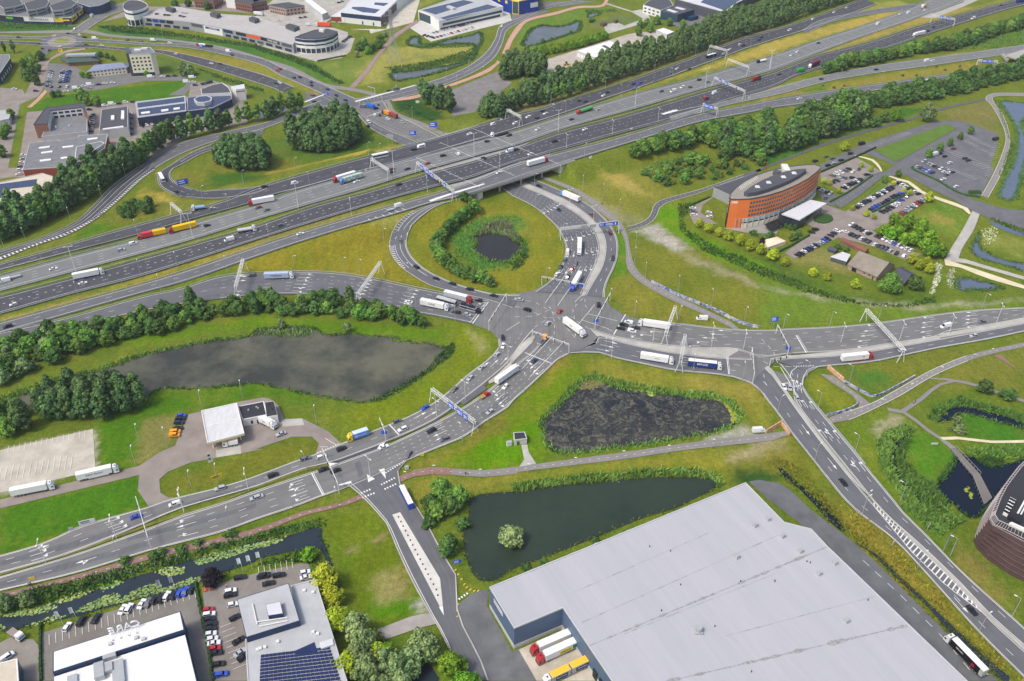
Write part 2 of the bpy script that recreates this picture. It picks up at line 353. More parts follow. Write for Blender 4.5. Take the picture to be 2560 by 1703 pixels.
AS_DARK=asphalt('asphalt_dark',lin(76,77,82),.13);AS_GREY=asphalt('asphalt_grey',lin(118,121,120),.09);AS_MID=asphalt('asphalt_mid',lin(102,103,107),.10)
AS_OLD=asphalt('asphalt_old',lin(116,116,115),.11);AS_RED=asphalt('asphalt_red',lin(140,110,102),.10);AS_PATH=asphalt('asphalt_path',lin(136,132,128),.08);AS_PINK=asphalt('asphalt_pink',lin(190,152,132),.08)
CONC=asphalt('concrete_paving',lin(176,174,166),.10);GRAVEL=asphalt('gravel_surface',lin(196,190,174),.10);BRICKP=asphalt('brick_paving',lin(142,133,126),.10);SAND=asphalt('sand_surface',lin(214,204,170),.08);LOT=asphalt('lot_asphalt',lin(106,106,110),.10)
YARD=asphalt('yard_asphalt',lin(104,106,108),.12)
PAINT=mat('road_paint',lin(226,226,222),.7,.2,.07,.8)
YPAINT=mat('yellow_paint',lin(228,196,90),.7,.2,.07,.8)
ROADS=[]
LAYER=[0]
LZ=.004;ZK=LZ/.012
def off(z):return .04+.03*z
class Road:pass
def ribbon_obj(name,A,B,m,zoff,fn,cols=5,kind='structure'):
    n=len(A);mb=MB();uv=[]
    W=np.linalg.norm(A-B,axis=1).mean();s=np.r_[0,np.cumsum(np.linalg.norm(np.diff((A+B)/2,axis=0),axis=1))]
    for i in range(n):
        for c in range(cols):
            f=c/(cols-1);q=A[i]*(1-f)+B[i]*f
            z=float(fn(q[0],q[1]));mb.v.append((q[0],q[1],z+off(z)+zoff));uv.append((f*W,s[i]))
    for i in range(n-1):
        for c in range(cols-1):
            k=i*cols+c;mb.f.append((k,k+1,k+cols+1,k+cols));mb.mi.append(0)
    a=mb.f[0];p0,p1,p2=(np.array(mb.v[j]) for j in a[:3])
    if np.cross(p1-p0,p2-p0)[2] < 0:mb.f=[q[::-1] for q in mb.f]
    mb.uv=uv;o=mb.build(name,m)
    if kind:o['kind'] =kind
    return o
DASH={'S':None,'D':(3,9,.16),'B':(1.2,3,.34),'C':(1,3,.16),'T':(.6,.6,.5),'U':(3,3,.16)}
def line_on(mb,pts,kind,fn,zo,wid=None):
    pts=np.asarray(pts);d=np.r_[0,np.cumsum(np.linalg.norm(np.diff(pts[:,:2],axis=0),axis=1))];Ln=d[-1]
    def at(s):return np.array([np.interp(s,d,pts[:,0]),np.interp(s,d,pts[:,1])])
    def quad(s0,s1,wd):
        a,b=at(s0),at(s1);t=b-a;nn=np.linalg.norm(t)
        if nn < 1e-4:return
        t=t/nn;p=np.array((-t[1],t[0]))*wd/2
        q=[]
        for (c,sg) in ((a,-1),(b,-1),(b,1),(a,1)):
            z=float(fn(c[0],c[1]));q.append((c[0]+sg*p[0],c[1]+sg*p[1],z+off(z)+zo))
        mb.face(q)
    if kind == 'S':
        m=max(2,int(Ln/5)+1);ss=np.linspace(0,Ln,m)
        for i in range(m-1):quad(ss[i],ss[i+1],wid or .22)
    else:
        on,gap,wd=DASH[kind];s=gap/2
        while s+on < Ln:
            quad(s,s+on,wid or wd);s += on+gap
def road(name,A,B,m,marks=(),fn='g',kerb=0,n=None,cols=5):
    LAYER[0] += 1;zo=LZ*LAYER[0]
    F=gheight if fn == 'g' else mheight
    a=np.array(L(A,fn));b=np.array(L(B,fn))
    n=n or max(6,int(max(plen(a),plen(b))/7))
    a,b=spline(a,n),spline(b,n)
    o=ribbon_obj(name,a,b,m,zo,F,cols)
    r=Road();r.A,r.B,r.F,r.zo,r.name=a,b,F,zo,name
    ROADS.append(r);mb=MB()
    for mk in marks:
        f,k=mk[0],mk[1];s0,s1=(mk[2],mk[3]) if len(mk) > 3 else (0,1)
        i0,i1=int(s0*(n-1)),int(s1*(n-1))+1
        line_on(mb,(a*(1-f)+b*f)[i0:i1],k,F,zo+.03)
    r.mb=mb
    if kerb:
        for e,f in ((a,b),(b,a)):
            u=e-f;u[:,2] =0;u /= np.linalg.norm(u,axis=1)[:,None]
            ko=ribbon_obj('kerb',e-u*.02,e+u*kerb,CONC,zo+.07,F,2)
    return r
def finish_marks():
    for r in ROADS:
        if r.mb.f:r.mb.build(r.name+'_markings',PAINT)['kind'] ='structure'
ARW={'S':[((-3.7,-.09),(1.2,-.09),(1.2,.09),(-3.7,.09)),((1.2,-.5),(3.7,0),(1.2,.5))],
       'L':[((-3.7,-.09),(1.6,-.09),(1.6,.09),(-3.7,.09)),((1.2,.0),(2.2,.1),(1.5,.9),(.9,.7)),((.3,.7),(1.9,1.5),(2.0,.5))],
       'B':[((-3.7,-.09),(1.2,-.09),(1.2,.09),(-3.7,.09)),((1.2,-.5),(3.7,0),(1.2,.5)),((-1,0),(0,.0),(.6,.8),(.1,.9)),((-.4,.75),(1.3,1.5),(1.0,.4))]}
ARW['R'] =[tuple((x,-y) for x,y in p) for p in ARW['L']]
ARW['C'] =[tuple((x,-y) for x,y in p) for p in ARW['B']]
def arrows(r,s,fr,kinds,rev=False,scale=1.0):
    n=len(r.A);i=int(s*(n-1));i=min(max(i,1),n-2)
    for f,k in zip(fr,kinds):
        if k == '.':continue
        c=r.A*(1-f)+r.B*f;t=c[i+1]-c[i-1];t=t[:2]/np.linalg.norm(t[:2])*(-1 if rev else 1);p=np.array((-t[1],t[0]));z=c[i][2]
        for poly in ARW[k]:
            q=[c[i][:2]+t*x*scale+p*y*scale*1.15 for x,y in poly]
            ar=sum(q[j][0]*q[(j+1) % len(q)][1]-q[(j+1) % len(q)][0]*q[j][1] for j in range(len(q)))
            if ar < 0:q=q[::-1]
            r.mb.face([(x[0],x[1],float(r.F(x[0],x[1]))+off(z)+r.zo+.034) for x in q])
def poly(name,s,m,z=None,fn='g',sm=0,kind='structure',h=0):
    """flat paved area / water; sm>0 rounds the outline with a closed spline"""
    LAYER[0] += 1;z=LZ*LAYER[0] if z is None else z*ZK+(.0 if z > .15 else .07)
    p=np.array(L(s,fn));F=gheight if fn == 'g' else mheight
    if sm:
        k=len(p);q=spline(np.vstack([p,p[:3]]),(k+2)*sm)
        d=np.linalg.norm(q[:,:2]-p[1][:2],axis=1);i0=int(np.argmin(d[:len(d)//2]))
        e=np.argmin(np.linalg.norm(q[len(q)//2:,:2]-p[1][:2],axis=1))+len(q)//2
        p=q[i0:e]
    ar=sum(p[i][0]*p[(i+1) % len(p)][1]-p[(i+1) % len(p)][0]*p[i][1] for i in range(len(p)))
    if ar < 0:p=p[::-1]
    from mathutils.geometry import delaunay_2d_cdt
    n=len(p);V,_,T=delaunay_2d_cdt([Vector(q[:2]) for q in p],[(i,(i+1) % n) for i in range(n)],[],1,1e-4)[:3]
    bm=bmesh.new();uvl=bm.loops.layers.uv.new('UVMap');vs=[]
    for q in V:
        zz=float(F(q[0],q[1]));vs.append(bm.verts.new((q[0],q[1],zz+off(zz)+z)))
    for t in T:
        t=list(t);a,b,c=(V[t[i]] for i in range(3))
        if (b[0]-a[0])*(c[1]-a[1])-(b[1]-a[1])*(c[0]-a[0]) < 0:t=t[::-1]
        try:bm.faces.new([vs[i] for i in t])
        except ValueError:pass
    if h:
        ex=bmesh.ops.extrude_face_region(bm,geom=bm.faces[:])
        bmesh.ops.translate(bm,vec=(0,0,h),verts=[v for v in ex['geom'] if isinstance(v,bmesh.types.BMVert)])
    for fc in bm.faces:
        for lp in fc.loops:lp[uvl].uv=(lp.vert.co.x,lp.vert.co.y)
    me=bpy.data.meshes.new(name);bm.to_mesh(me);bm.free();me.materials.append(m)
    o=bpy.data.objects.new(name,me);COL.objects.link(o)
    if kind:o['kind'] =kind
    return o,p
EXTRA=MB()
def mline(s,kind='S',wid=None,z=.9,fn='g',close=False):
    """free painted line"""
    p=L(s,fn)
    if close:p=p+[p[0]]
    line_on(EXTRA,p,kind,gheight if fn == 'g' else mheight,z*ZK+.045,wid)
def mpoly(s,z=.9,fn='g'):
    p=L(s,fn);F=gheight if fn == 'g' else mheight
    ar=sum(p[i][0]*p[(i+1) % len(p)][1]-p[(i+1) % len(p)][0]*p[i][1] for i in range(len(p)))
    if ar < 0:p=p[::-1]
    EXTRA.face([(q[0],q[1],float(F(q[0],q[1]))+off(q[2])+z*ZK+.045) for q in p])
def hatch(A,B,n,w=.5,z=.9,fn='g',sk=0):
    """slanting bars between two edges"""
    a=np.array(L(A,fn));b=np.array(L(B,fn));a=spline(a,n*4);b=spline(b,n*4);F=gheight if fn == 'g' else mheight
    for i in range(0,n*4-4-sk,4):
        line_on(EXTRA,[a[i],b[min(i+sk,len(b)-1)]],'S',F,z*ZK+.045,w)
# ---- pale paved areas first (lowest)
poly('yard_paving','A0 0 780 200 800 260 900 180 910 60 1568 0 1568',BRICKP)
poly('yard_paving','A0 400 560 640 580 800 660 1240 640 1640 680 1720 760 1640 850 1500 850 1660 760 1640 720 1300 720 880 800 430 830 380 770',AS_OLD)
poly('business_street','A0 330 560 440 520 420 640 380 800 340 860 180 930 30 1568 -120 1568 60 1200 190 900 230 830 290 700',BRICKP)
poly('yard_paving','A0 240 1000 900 940 1240 900 1680 860 1700 740 1900 720 2200 800 2200 880 2200 1100 1750 1180 1380 1380 1040 1520 800 1568 500 1568 150 1568',BRICKP)
poly('yard_paving','B0 0 100 120 80 520 90 760 0 0 0',BRICKP)
poly('yard_paving','A1 400 0 860 0 760 100 600 220 820 290 820 340 880 340 840 460 760 520 540 550 0 400 0 120 150 0',asphalt('pale_paving',lin(172,168,160),.1))
poly('yard_paving','A1 820 260 1160 260 1240 0 1460 0 1400 200 1020 300 1010 270',GRAVEL);poly('yard_paving','A1 1370 250 1450 190 2250 90 2281 190 2150 220 1950 270 1560 372',asphalt('pale_tiles',lin(196,194,188),.06))
poly('yard_paving','A0 900 200 1200 60 1500 60 1800 0 2352 0 2352 130 1500 60',BRICKP);poly('yard_paving','A0 0 0 700 0 1100 40 760 160 600 240 640 120 0 100',AS_OLD)
poly('car_park','A1 1740 800 2150 640 2281 740 1950 1000 1745 1035',asphalt('worn_lot',lin(128,124,122),.12))
poly('yard_paving','A2 0 60 240 60 330 100 90 190 0 180',AS_OLD);poly('yard_paving','A2 240 20 600 10 760 10 460 60 300 60',AS_OLD)
poly('yard_paving','A2 280 540 1020 310 1120 290 1300 280 1460 310 1000 520 660 560 480 640 300 650',asphalt('concrete_yard',lin(178,170,158),.1));poly('path','A2 820 220 940 200 1020 240 850 300 830 280',CONC);poly('path','A2 850 30 1070 100 1150 85 1210 120 1240 190 860 300 860 280 1170 170 1070 110 840 40',CONC)
poly('yard_paving','A2 1170 60 1460 240 1900 200 1700 100',AS_OLD)
# hotel grounds
poly('car_park','A3 900 1290 1560 1080 1750 1075 1900 1110 2130 1200 2110 1300 2020 1568 1280 1568 1200 1470 920 1360 850 1400 540 1530 520 1480',LOT);poly('car_park','B3 1250 10 1330 0 2090 0 1960 260 1800 230 1500 60 1380 -20',LOT)
poly('car_park','A3 540 1540 850 1400 1080 1530 B3 1000 60 780 240 640 160 540 120',BRICKP);poly('car_park','B3 500 170 600 200 780 300 640 340 560 300',LOT)
poly('car_park','B3 560 320 760 390 1140 130 1470 220 1480 290 1260 440 1000 560 1290 720 1440 770 1290 820 1000 700 700 620 310 810 220 760 440 600 530 560 400 490',BRICKP)
poly('yard_paving','B2 1580 410 1640 330 1760 270 1800 260 1700 330 1680 400 1830 500 1620 500',BRICKP);poly('terrace','B2 1880 540 2352 440 B3 220 470 180 530 B2 2352 590 2100 580',asphalt('terrace_tiles',lin(150,148,144),.1))
# petrol station
poly('petrol_forecourt','C0 0 1460 700 1290 1240 1160 1420 1040 1560 980 1680 700 2115 590 2340 550 C1 120 560 200 620 250 740 420 740 540 800 640 850 760 960 700 1010 560 1060 530 1060 560 960 500 900 320 900 0 1010 C0 2352 1010 1700 1130 1500 1210 1420 1280 1430 1400 1500 1440 1640 1450 1330 1530 1230 1380 1240 1240 700 1370 0 1540',BRICKP)
poly('gravel_lot','C0 0 1020 830 830 850 1170 680 1240 0 1400',asphalt('gravel_lot_surface',lin(186,180,166),.12))
poly('concrete_apron','C1 225 750 410 735 430 795 240 810',CONC);poly('concrete_apron','C0 1920 990 2140 950 2150 1050 1930 1085',CONC)
# bottom left lots
poly('car_park','D0 380 1140 1740 710 1760 760 1900 1568 360 1568',asphalt('lot_bottom',lin(126,122,116),.1));poly('car_park','D0 1800 740 2352 590 D1 460 510 520 660 600 1000 740 1568 0 1568 D0 1910 1568',asphalt('lot_office',lin(134,128,122),.1));poly('yard_paving','D0 0 1230 90 1180 300 1200 350 1260 350 1568 0 1568',asphalt('lot_corner',lin(140,134,126),.1))
# warehouse yard
poly('warehouse_yard','D1 1690 960 1960 770 2070 750 2060 900 2281 1310 D2 60 1280 230 1568 D1 1990 1568 1760 1190',YARD);poly('loading_apron','D2 60 1290 440 1120 450 1030 900 1568 220 1568',asphalt('apron_concrete',lin(186,178,162),.12))
poly('service_lane','C2 2110 1300 2200 1285 2352 1310 C3 150 1300 270 1380 450 1550 D3 830 330 1060 540 1640 1120 2120 1568 1600 1568 600 350 C3 60 1450',YARD)
# bike paths
def path(name,A,B,m=None,marks=(),fn='g'):return road(name,A,B,m or AS_PATH,marks,fn,0,cols=2)
path('cycle_path','A1 -40 500 300 590 640 750 830 780 1060 830 1180 890 1250 1000 1500 1100 1710 1200','A1 -60 530 280 620 620 780 830 810 1040 855 1150 905 1210 1010 1480 1130 1660 1215',AS_PATH,fn='g')
path('cycle_path','A0 0 285 600 270 760 265 1000 310 1500 350 2000 420 2352 520','A0 0 297 600 300 740 295 980 330 1500 370 2000 445 2352 560',AS_PATH)
path('cycle_path','A1 830 780 960 640 1080 480 1230 310 1430 180','A1 880 785 1000 650 1110 490 1260 330 1450 200',asphalt('path_brown',lin(150,128,124),.08))
path('cycle_path','A1 1200 885 1420 850 1700 760 1900 690 2050 620 2140 560 2150 540','A1 1220 905 1420 880 1700 785 1900 715 2080 640 2150 580 2180 560',AS_PINK)
path('cycle_path','A1 2190 480 2260 330 2352 210 A2 150 165 400 105 600 55 780 50 830 0 840 -30','A1 2240 480 2290 360 2352 270 A2 150 190 400 130 600 75 800 65 860 0 870 -30',AS_PINK)
path('cycle_path','A0 300 780 390 600 450 520 600 450 760 430','A0 340 790 410 600 470 530 610 470 760 445',asphalt('path_tan',lin(160,140,126),.08));path('cycle_path','A0 240 960 330 880 400 800','A0 280 960 360 890 420 820',AS_PINK)
path('cycle_path','B2 230 70 330 90 620 210 850 380 980 500 1030 600 1050 720 1080 840 1130 930 1240 1020 1500 1160 1800 1300 1990 1400 2030 1440','B2 230 80 300 110 560 220 790 400 940 530 1000 640 1015 760 1020 880 1080 970 1200 1060 1420 1180 1740 1320 1920 1410 1990 1445',AS_PATH,((.5,'C'),))
path('cycle_path','B2 1030 525 1150 490 1230 430 1260 340 1300 300 1400 265 1650 200 1800 150 2230 0 A3 -50 1525 640 1255 1400 1030 1560 975 1700 940 1960 890 2010 880','B2 1040 555 1180 520 1280 450 1310 370 1340 330 1430 295 1660 230 1810 170 2240 20 A3 -40 1540 650 1275 1410 1050 1570 995 1700 960 1960 905 2010 895',asphalt('path_dark',lin(96,96,98),.08),((.5,'C',0,.3),(.03,'S',0,.3),(.97,'S',0,.3)))
path('cycle_path','A3 2400 832 2080 832 2030 850 2005 880 2060 940 2150 1100 2190 1230 2160 1360 2070 1568 B3 1970 250','A3 2400 860 2100 858 2070 875 2080 910 2150 1000 2220 1180 2228 1240 2200 1400 2140 1568 B3 2030 270',AS_PATH,((.5,'C'),(.03,'S'),(.97,'S')))
path('cycle_path','C1 1290 1260 1400 1200 1540 1172 1760 1185 2000 1200 2352 1165 C2 0 1175 500 1105 1000 1040 1500 965 1800 925 2352 860 C3 100 860 250 850 520 795 640 720 860 650 1000 600 1200 490 1500 320 1700 230 1900 160 2352 60','C1 1290 1300 1420 1250 1560 1235 1760 1240 2000 1260 2352 1225 C2 0 1225 500 1160 1000 1100 1500 1025 1800 990 2352 930 C3 120 930 280 880 560 830 640 780 800 750 1020 650 1240 540 1540 360 1740 270 1960 190 2352 100',AS_PATH,((.5,'C'),(.03,'S',.65,.9),(.97,'S',.65,.9)))
poly('cycle_crossing_red','C1 920 1425 1280 1250 1440 1195 1540 1172 1750 1185 1740 1240 1560 1236 1400 1255 1300 1300 960 1470',AS_RED)
path('cycle_path','C3 540 340 640 350 760 440 880 530 960 580 1000 620','C3 520 330 640 420 800 520 870 580 880 640 820 690',AS_PATH,((.5,'C'),))
poly('path','C2 82 975 136 970 150 1040 215 1142 65 1168 108 1105',CONC);path('footpath','C3 1510 375 1720 385 1960 440 2140 500 2352 570','C3 1510 385 1720 410 1950 460 2130 525 2352 595',AS_PATH);path('footpath','C3 1720 395 1560 440 1440 540 1240 670','C3 1730 415 1600 450 1470 560 1300 680',AS_PATH);path('footpath','C3 1130 640 1260 660 1320 690 1500 830 1620 910 1750 1000','C3 1140 670 1250 690 1300 705 1480 850 1590 920 1700 1010',AS_PATH)
path('sand_path','C3 1600 905 1700 898 1850 912 2060 936 2352 930','C3 1630 930 1700 920 1850 935 2060 958 2352 955',SAND);path('sand_path','B3 1130 60 1210 90 1330 120 1450 210 1560 255 1700 300 1850 360 1880 410','B3 1130 75 1200 100 1310 135 1430 225 1550 275 1690 325 1830 380 1860 415',SAND);path('sand_path','A3 840 1385 1000 1420 1060 1470 1090 1530','A3 850 1395 980 1430 1040 1480 1075 1530',SAND)
path('cycle_path','C3 2080 180 2200 250 2352 340','C3 2150 170 2230 250 2352 350',AS_RED)
path('cycle_path','D0 -40 800 100 770 700 620 1360 430 2000 285 2352 190 D1 400 65 800 -30 C1 920 1420','D0 -40 850 100 815 700 665 1360 480 2000 335 2352 240 D1 400 105 800 5 C1 960 1450',AS_RED,((.5,'C'),))
path('footpath','D1 1080 1110 1240 1050 1400 990 1560 965','D1 1120 1210 1300 1150 1450 1100 1610 1060',asphalt('slabs',lin(164,158,152),.1))
path('farm_track','B3 1900 370 1800 560 1700 720 1640 830','B3 1965 390 1900 560 1800 720 1760 830',CONC);path('farm_track','B3 1640 810 1750 850 2000 930 2352 1050','B3 1650 870 1750 880 2000 980 2352 1080',SAND);path('farm_track','B3 1700 800 1800 810 2000 870 2352 970','B3 1720 840 1800 845 2000 900 2352 1000',CONC)
road('access_road','A3 1280 1480 B3 1250 20 1500 180 1750 300 1900 390 2100 470 2352 540','A3 1460 1430 B3 1370 -20 1560 90 1760 220 1980 310 2200 370 2352 380',LOT,())
road('hotel_road','A3 1200 1470 1100 1540 B3 1000 50 800 200 620 300','A3 1300 1500 1250 1568 B3 1120 80 900 240 720 360',LOT,((.5,'C'),))
# ---- northern roads
road('avenue','A0 0 320 350 330 600 310 700 345 990 358 1300 385 1700 400 2000 450 2352 530 A1 240 610 400 670 700 800 900 890','A0 0 345 350 352 500 370 740 375 1000 385 1300 405 1650 425 2000 490 2352 590 A1 200 665 300 710 550 820 760 910',AS_MID,((.5,'D'),(.04,'S'),(.96,'S')),kerb=.4)
road('avenue','A0 0 365 350 380 640 395 760 398 1100 430 1400 445 1800 520 2100 600 2352 672 A1 260 745 340 780','A0 0 385 350 405 640 430 760 425 1100 452 1400 475 1700 560 2050 665 2352 760 A1 160 790 240 830',AS_DARK,((.5,'D'),(.04,'S'),(.96,'S'),(.3,'D',.7,1),(.7,'D',.7,1)),kerb=.4)
road('avenue','A1 440 825 560 850 720 930 800 950','A1 440 905 520 930 640 950 700 960',AS_MID,((.5,'D'),),kerb=.4)
road('side_street','A0 620 290 760 190 930 90 1100 30 1250 -20','A0 740 290 860 210 1000 130 1100 100 1300 0',AS_OLD,((.5,'D'),(.05,'S'),(.95,'S')),kerb=.3)
poly('roundabout','A0 350 400 390 350 470 320 560 305 640 305 720 320 750 345 740 380 680 410 600 435 500 445 420 445 370 425',AS_MID,sm=4);poly('roundabout_apron','A0 420 385 470 345 560 325 640 335 680 360 660 390 580 410 480 415',BRICKP,sm=4);poly('roundabout_green','A0 480 370 520 348 580 345 620 365 590 390 520 392',mat('island_turf',lin(120,130,50)),sm=4)
road('side_street','A0 370 420 340 500','A0 450 440 420 500',AS_MID)
road('link_road','A1 880 888 1100 842 1420 765 1650 700 1880 600 2050 470 2130 350 2190 220 2352 160 A2 240 70 600 0','A1 900 945 1130 908 1420 840 1700 750 1950 640 2110 530 2190 400 2240 270 2352 200 A2 260 95 640 12',AS_MID,((.5,'S'),(.04,'S'),(.96,'S'),(.25,'D',0,.35),(.75,'D',0,.35)),kerb=.4)
poly('junction','A1 560 840 700 815 880 885 1100 845 1130 905 1170 960 1140 1010 960 1090 900 1020 700 950',AS_MID)
road('slip_road','A0 1240 1497 1400 1380 1650 1265 2000 1180 2352 1100 A1 240 1040 440 950 580 900','A0 1390 1497 1560 1400 1720 1330 2000 1235 2352 1148 A1 240 1085 470 1000 640 950',AS_MID,((.5,'D'),(.05,'S'),(.95,'S')),kerb=.3)
road('slip_road','A1 680 950 800 950 900 960 1130 900 1180 1000 1400 1100 1640 1222 1720 1290 1800 1330','A1 680 960 800 970 870 975 960 1040 1000 1100 1100 1150 1480 1270 1560 1340 1650 1420',AS_OLD,(),kerb=.3)
road('underpass_road','A1 1140 910 1200 1000 1400 1100 1640 1222 A2 -20 1540 B2 140 85','A1 960 1020 1010 1060 1200 1150 1480 1275 A1 2060 1568 B2 100 130',AS_OLD,((.2,'C'),(.4,'C'),(.6,'C'),(.8,'C'),(.03,'S')),kerb=.3)
road('underpass_road','A1 950 1040 1010 1075 1200 1170 1460 1280 A1 2020 1568 B2 70 150','A1 870 980 960 1085 1010 1140 1330 1305 B1 2100 120 B2 0 250',AS_MID,((.5,'D'),(.05,'S'),(.95,'S')),kerb=.3)
# ---- motorway
CUTS=[]
RC1=road('motorway_collector','B0 0 862 500 722 1060 560 1560 425 2000 300 B1 0 190 300 95 560 22 A1 700 1480 1000 1400 1330 1308 1640 1225 1900 1150 2160 1070 2352 1018 A2 280 970 540 882 900 772 1420 587 1700 482 2100 332 2352 265 A3 300 218 640 98 920 -10','B0 0 915 640 750 1230 600 1530 515 1740 455 2280 300 B1 0 290 500 160 760 85 960 30 A1 1230 1470 1500 1390 1800 1300 2100 1215 2352 1142 A2 540 988 900 862 1200 762 1500 652 1800 542 2100 432 2352 352 A3 400 272 640 190 1040 40',AS_DARK,((.09,'S'),(.5,'D'),(.92,'S'),(.3,'D',.35,.8)),'m')
RC1.mb
RC2=road('motorway','B0 0 965 640 790 1230 640 1740 492 2280 335 B1 300 225 720 103 1000 22 A1 1640 1350 2100 1228 2352 1160 A2 540 1008 900 900 1200 812 1530 728 1900 622 2352 490 A3 500 365 900 238 1240 112 1520 -10','B0 0 1105 640 935 1230 778 1740 637 2280 470 B1 480 330 1000 180 1410 52 A1 1640 1485 2000 1385 2352 1288 A2 420 1166 1000 1002 1720 792 2100 692 2352 620 A3 500 482 900 335 1350 182 1560 102 1830 0',AS_GREY,((.14,'S'),(.33,'D'),(.49,'D'),(.65,'D'),(.84,'S')),'m')
RC3=road('motorway','B0 0 1150 640 985 1230 822 1740 680 2280 525 B1 500 352 1000 218 1440 85 1650 20 A1 1900 1450 2352 1312 A2 420 1188 1000 1036 1720 816 2352 640 A3 500 500 900 400 1440 230 2000 75 2400 -30','B0 0 1310 640 1130 1230 980 1740 825 2280 650 B1 640 450 1200 282 1640 165 1900 100 A2 0 1462 500 1325 1000 1185 1500 1052 2000 880 2352 768 A3 300 688 460 636 800 535 1150 425 1640 262 2200 88 2400 40',AS_DARK,((.1,'S'),(.28,'D'),(.46,'B'),(.65,'D'),(.86,'S')),'m')
RC4=road('motorway_collector','B0 0 1385 640 1210 1230 1050 1740 895 2280 710 B1 640 510 1040 392 1640 225 1950 120 A2 0 1485 500 1347 800 1272 1100 1187 1680 1017 2000 960 2352 890 A3 400 845 1000 762 1500 690 1850 640 2200 560','B0 0 1480 640 1300 1230 1130 1640 1020 2280 800 B1 400 665 840 530 1300 400 1560 318 1800 265 2130 165 2352 92 A2 300 1510 520 1442 960 1306 1300 1202 1700 1086 2100 1012 2352 962 A3 350 935 1000 815 1500 740 1850 690 2200 600',AS_MID,((.11,'S'),(.45,'D'),(.85,'S'),(.62,'C',.5,.85)),'m')
road('motorway_slip','A2 1400 1040 1900 905 2352 785 A3 500 690 1000 592 1500 522 2000 452 2400 395','A2 1420 1085 1900 945 2352 850 A3 600 730 1000 660 1500 592 2000 518 2400 462',AS_GREY,((.5,'D'),(.07,'S'),(.93,'S')),'m')
road('motorway_branch','A3 360 280 540 180 900 105 1200 60 1390 35','A3 420 300 640 200 1000 130 1250 95 1390 70',AS_MID,((.5,'D'),(.07,'S'),(.93,'S')),'m')
RX=road('slip_road','B0 0 745 330 648 660 500 880 305 1000 180 1240 0','B0 0 825 330 690 660 575 1000 340 1240 122 1395 0',AS_DARK,((.4,'S'),(.12,'S'),(.7,'S')),'m',kerb=.3)
hatch('B0 0 800 330 678 660 552 1000 318 1240 100 1390 0','B0 0 824 330 692 660 576 1000 342 1240 124 1400 6',60,.9,.9,'m',2)
road('loop_ramp','A0 2352 1155 2000 1250 1700 1365 1480 1500 B0 1415 40 1405 100 1440 180 1560 245 1750 280 2000 275 2280 230 B1 100 190','A0 2352 1190 2050 1295 1800 1372 1620 1470 B0 1540 10 1515 70 1560 130 1700 185 1900 205 2280 175 B1 100 150',AS_DARK,((.5,'S',0,.4),(.5,'D',.55,1),(.1,'S'),(.9,'S'),(.3,'C',0,.4)),'m',kerb=.3)
RC5=road('exit_road','B0 0 1480 640 1335 1230 1168 1640 1078 1900 990 2150 950 2352 943 B1 300 932 700 942 1000 985 1400 1070 1800 1150 2070 1205','B0 0 1560 300 1482 900 1360 1430 1250 1800 1192 2280 1140 B1 260 1130 560 1140 900 1182 1300 1272 1650 1335 1930 1395',AS_MID,((.5,'D',0,.42),(.17,'D',.42,1),(.33,'C',.42,1),(.48,'D',.42,1),(.63,'D',.42,1),(.78,'D',.42,1),(.03,'S'),(.94,'S')),'m')
LR=[(.10,'S'),(.26,'S'),(.41,'S'),(.56,'S'),(.71,'S'),(.86,'R')]
for s in (.47,.62,.75,.86):arrows(RC5,s,[a for a,_ in LR],'BSSSSR' if s < .6 else 'SSSSCR')
mline('B1 2070 1200 1930 1390','S',.5);mline('B1 2050 1200 1905 1385','S',.25)
road('loop_ramp','B1 1560 330 1420 385 1300 460 1220 570 1192 680 1215 780 1290 880 1400 960 1560 1050 1800 1115 2100 1185 2290 1250','B1 1740 300 1600 350 1480 430 1370 540 1335 660 1350 740 1410 830 1520 920 1700 1010 1900 1078 2100 1128 2352 1140',AS_MID,((.95,'S'),(.62,'S',0,.62),(.6,'D',.5,1),(.3,'S',0,.55)),'m',kerb=.5)
hatch('B1 1400 390 1300 465 1222 575 1196 685 1220 785 1290 880 1345 920','B1 1430 395 1330 475 1255 585 1230 690 1250 780 1315 870 1350 915',30,.6,.9,'m',1)
hatch('B1 1000 460 1200 400 1400 340','B1 970 490 1190 430 1400 360',7,.5,.9,'m',3)
mpoly('B1 1540 295 1556 308 1800 226 2040 152 2030 145 1780 215',.9,'m');mpoly('A2 840 1168 1440 985 1470 982 1480 992',.9,'m');mline('A2 1480 990 1700 945','S',.4,.9,'m')
# ---- junction (south)
RUW=road('underpass_road','B2 60 160 250 232 440 325 620 440 720 540 770 650 780 740 750 850 690 970 620 1130','B2 0 250 200 352 330 462 410 542 460 642 482 702 470 800 430 900 330 1020 200 1110',AS_MID,((.03,'S'),(.17,'C'),(.33,'C'),(.5,'C'),(.66,'C'),(.83,'C'),(.97,'S')),kerb=.3)
for s in (.28,.56,.7,.84):arrows(RUW,s,(.1,.25,.42,.58,.75,.9),'LLLSSR')
RUE=road('underpass_road','B2 140 85 300 148 500 235 700 345 830 465 905 565 940 680 935 790 900 900 850 1000 822 1090 822 1160','B2 100 130 300 215 500 305 680 435 780 540 828 650 830 760 790 905 720 1020 650 1140',AS_MID,((.07,'S'),(.5,'D'),(.95,'S')),kerb=.4)
poly('median','B2 60 150 110 135 300 210 500 300 680 425 785 530 833 640 836 760 795 905 720 1020 655 1135 625 1148 622 1130 690 970 755 850 785 740 772 645 725 535 620 435 440 320 250 228',CONC,z=.32,h=.12)
poly('junction','B1 1930 1395 2090 1452 2170 1540 C1 2180 40 2150 140 C2 110 480 330 290 420 200 500 165 640 140 760 150 B2 1150 1355 1000 1312 880 1240 822 1150 835 1040 640 1140 330 1020 200 1090 0 1130 B1 2281 1140 2100 1125 1900 1070 1780 1130',AS_OLD,z=.30)
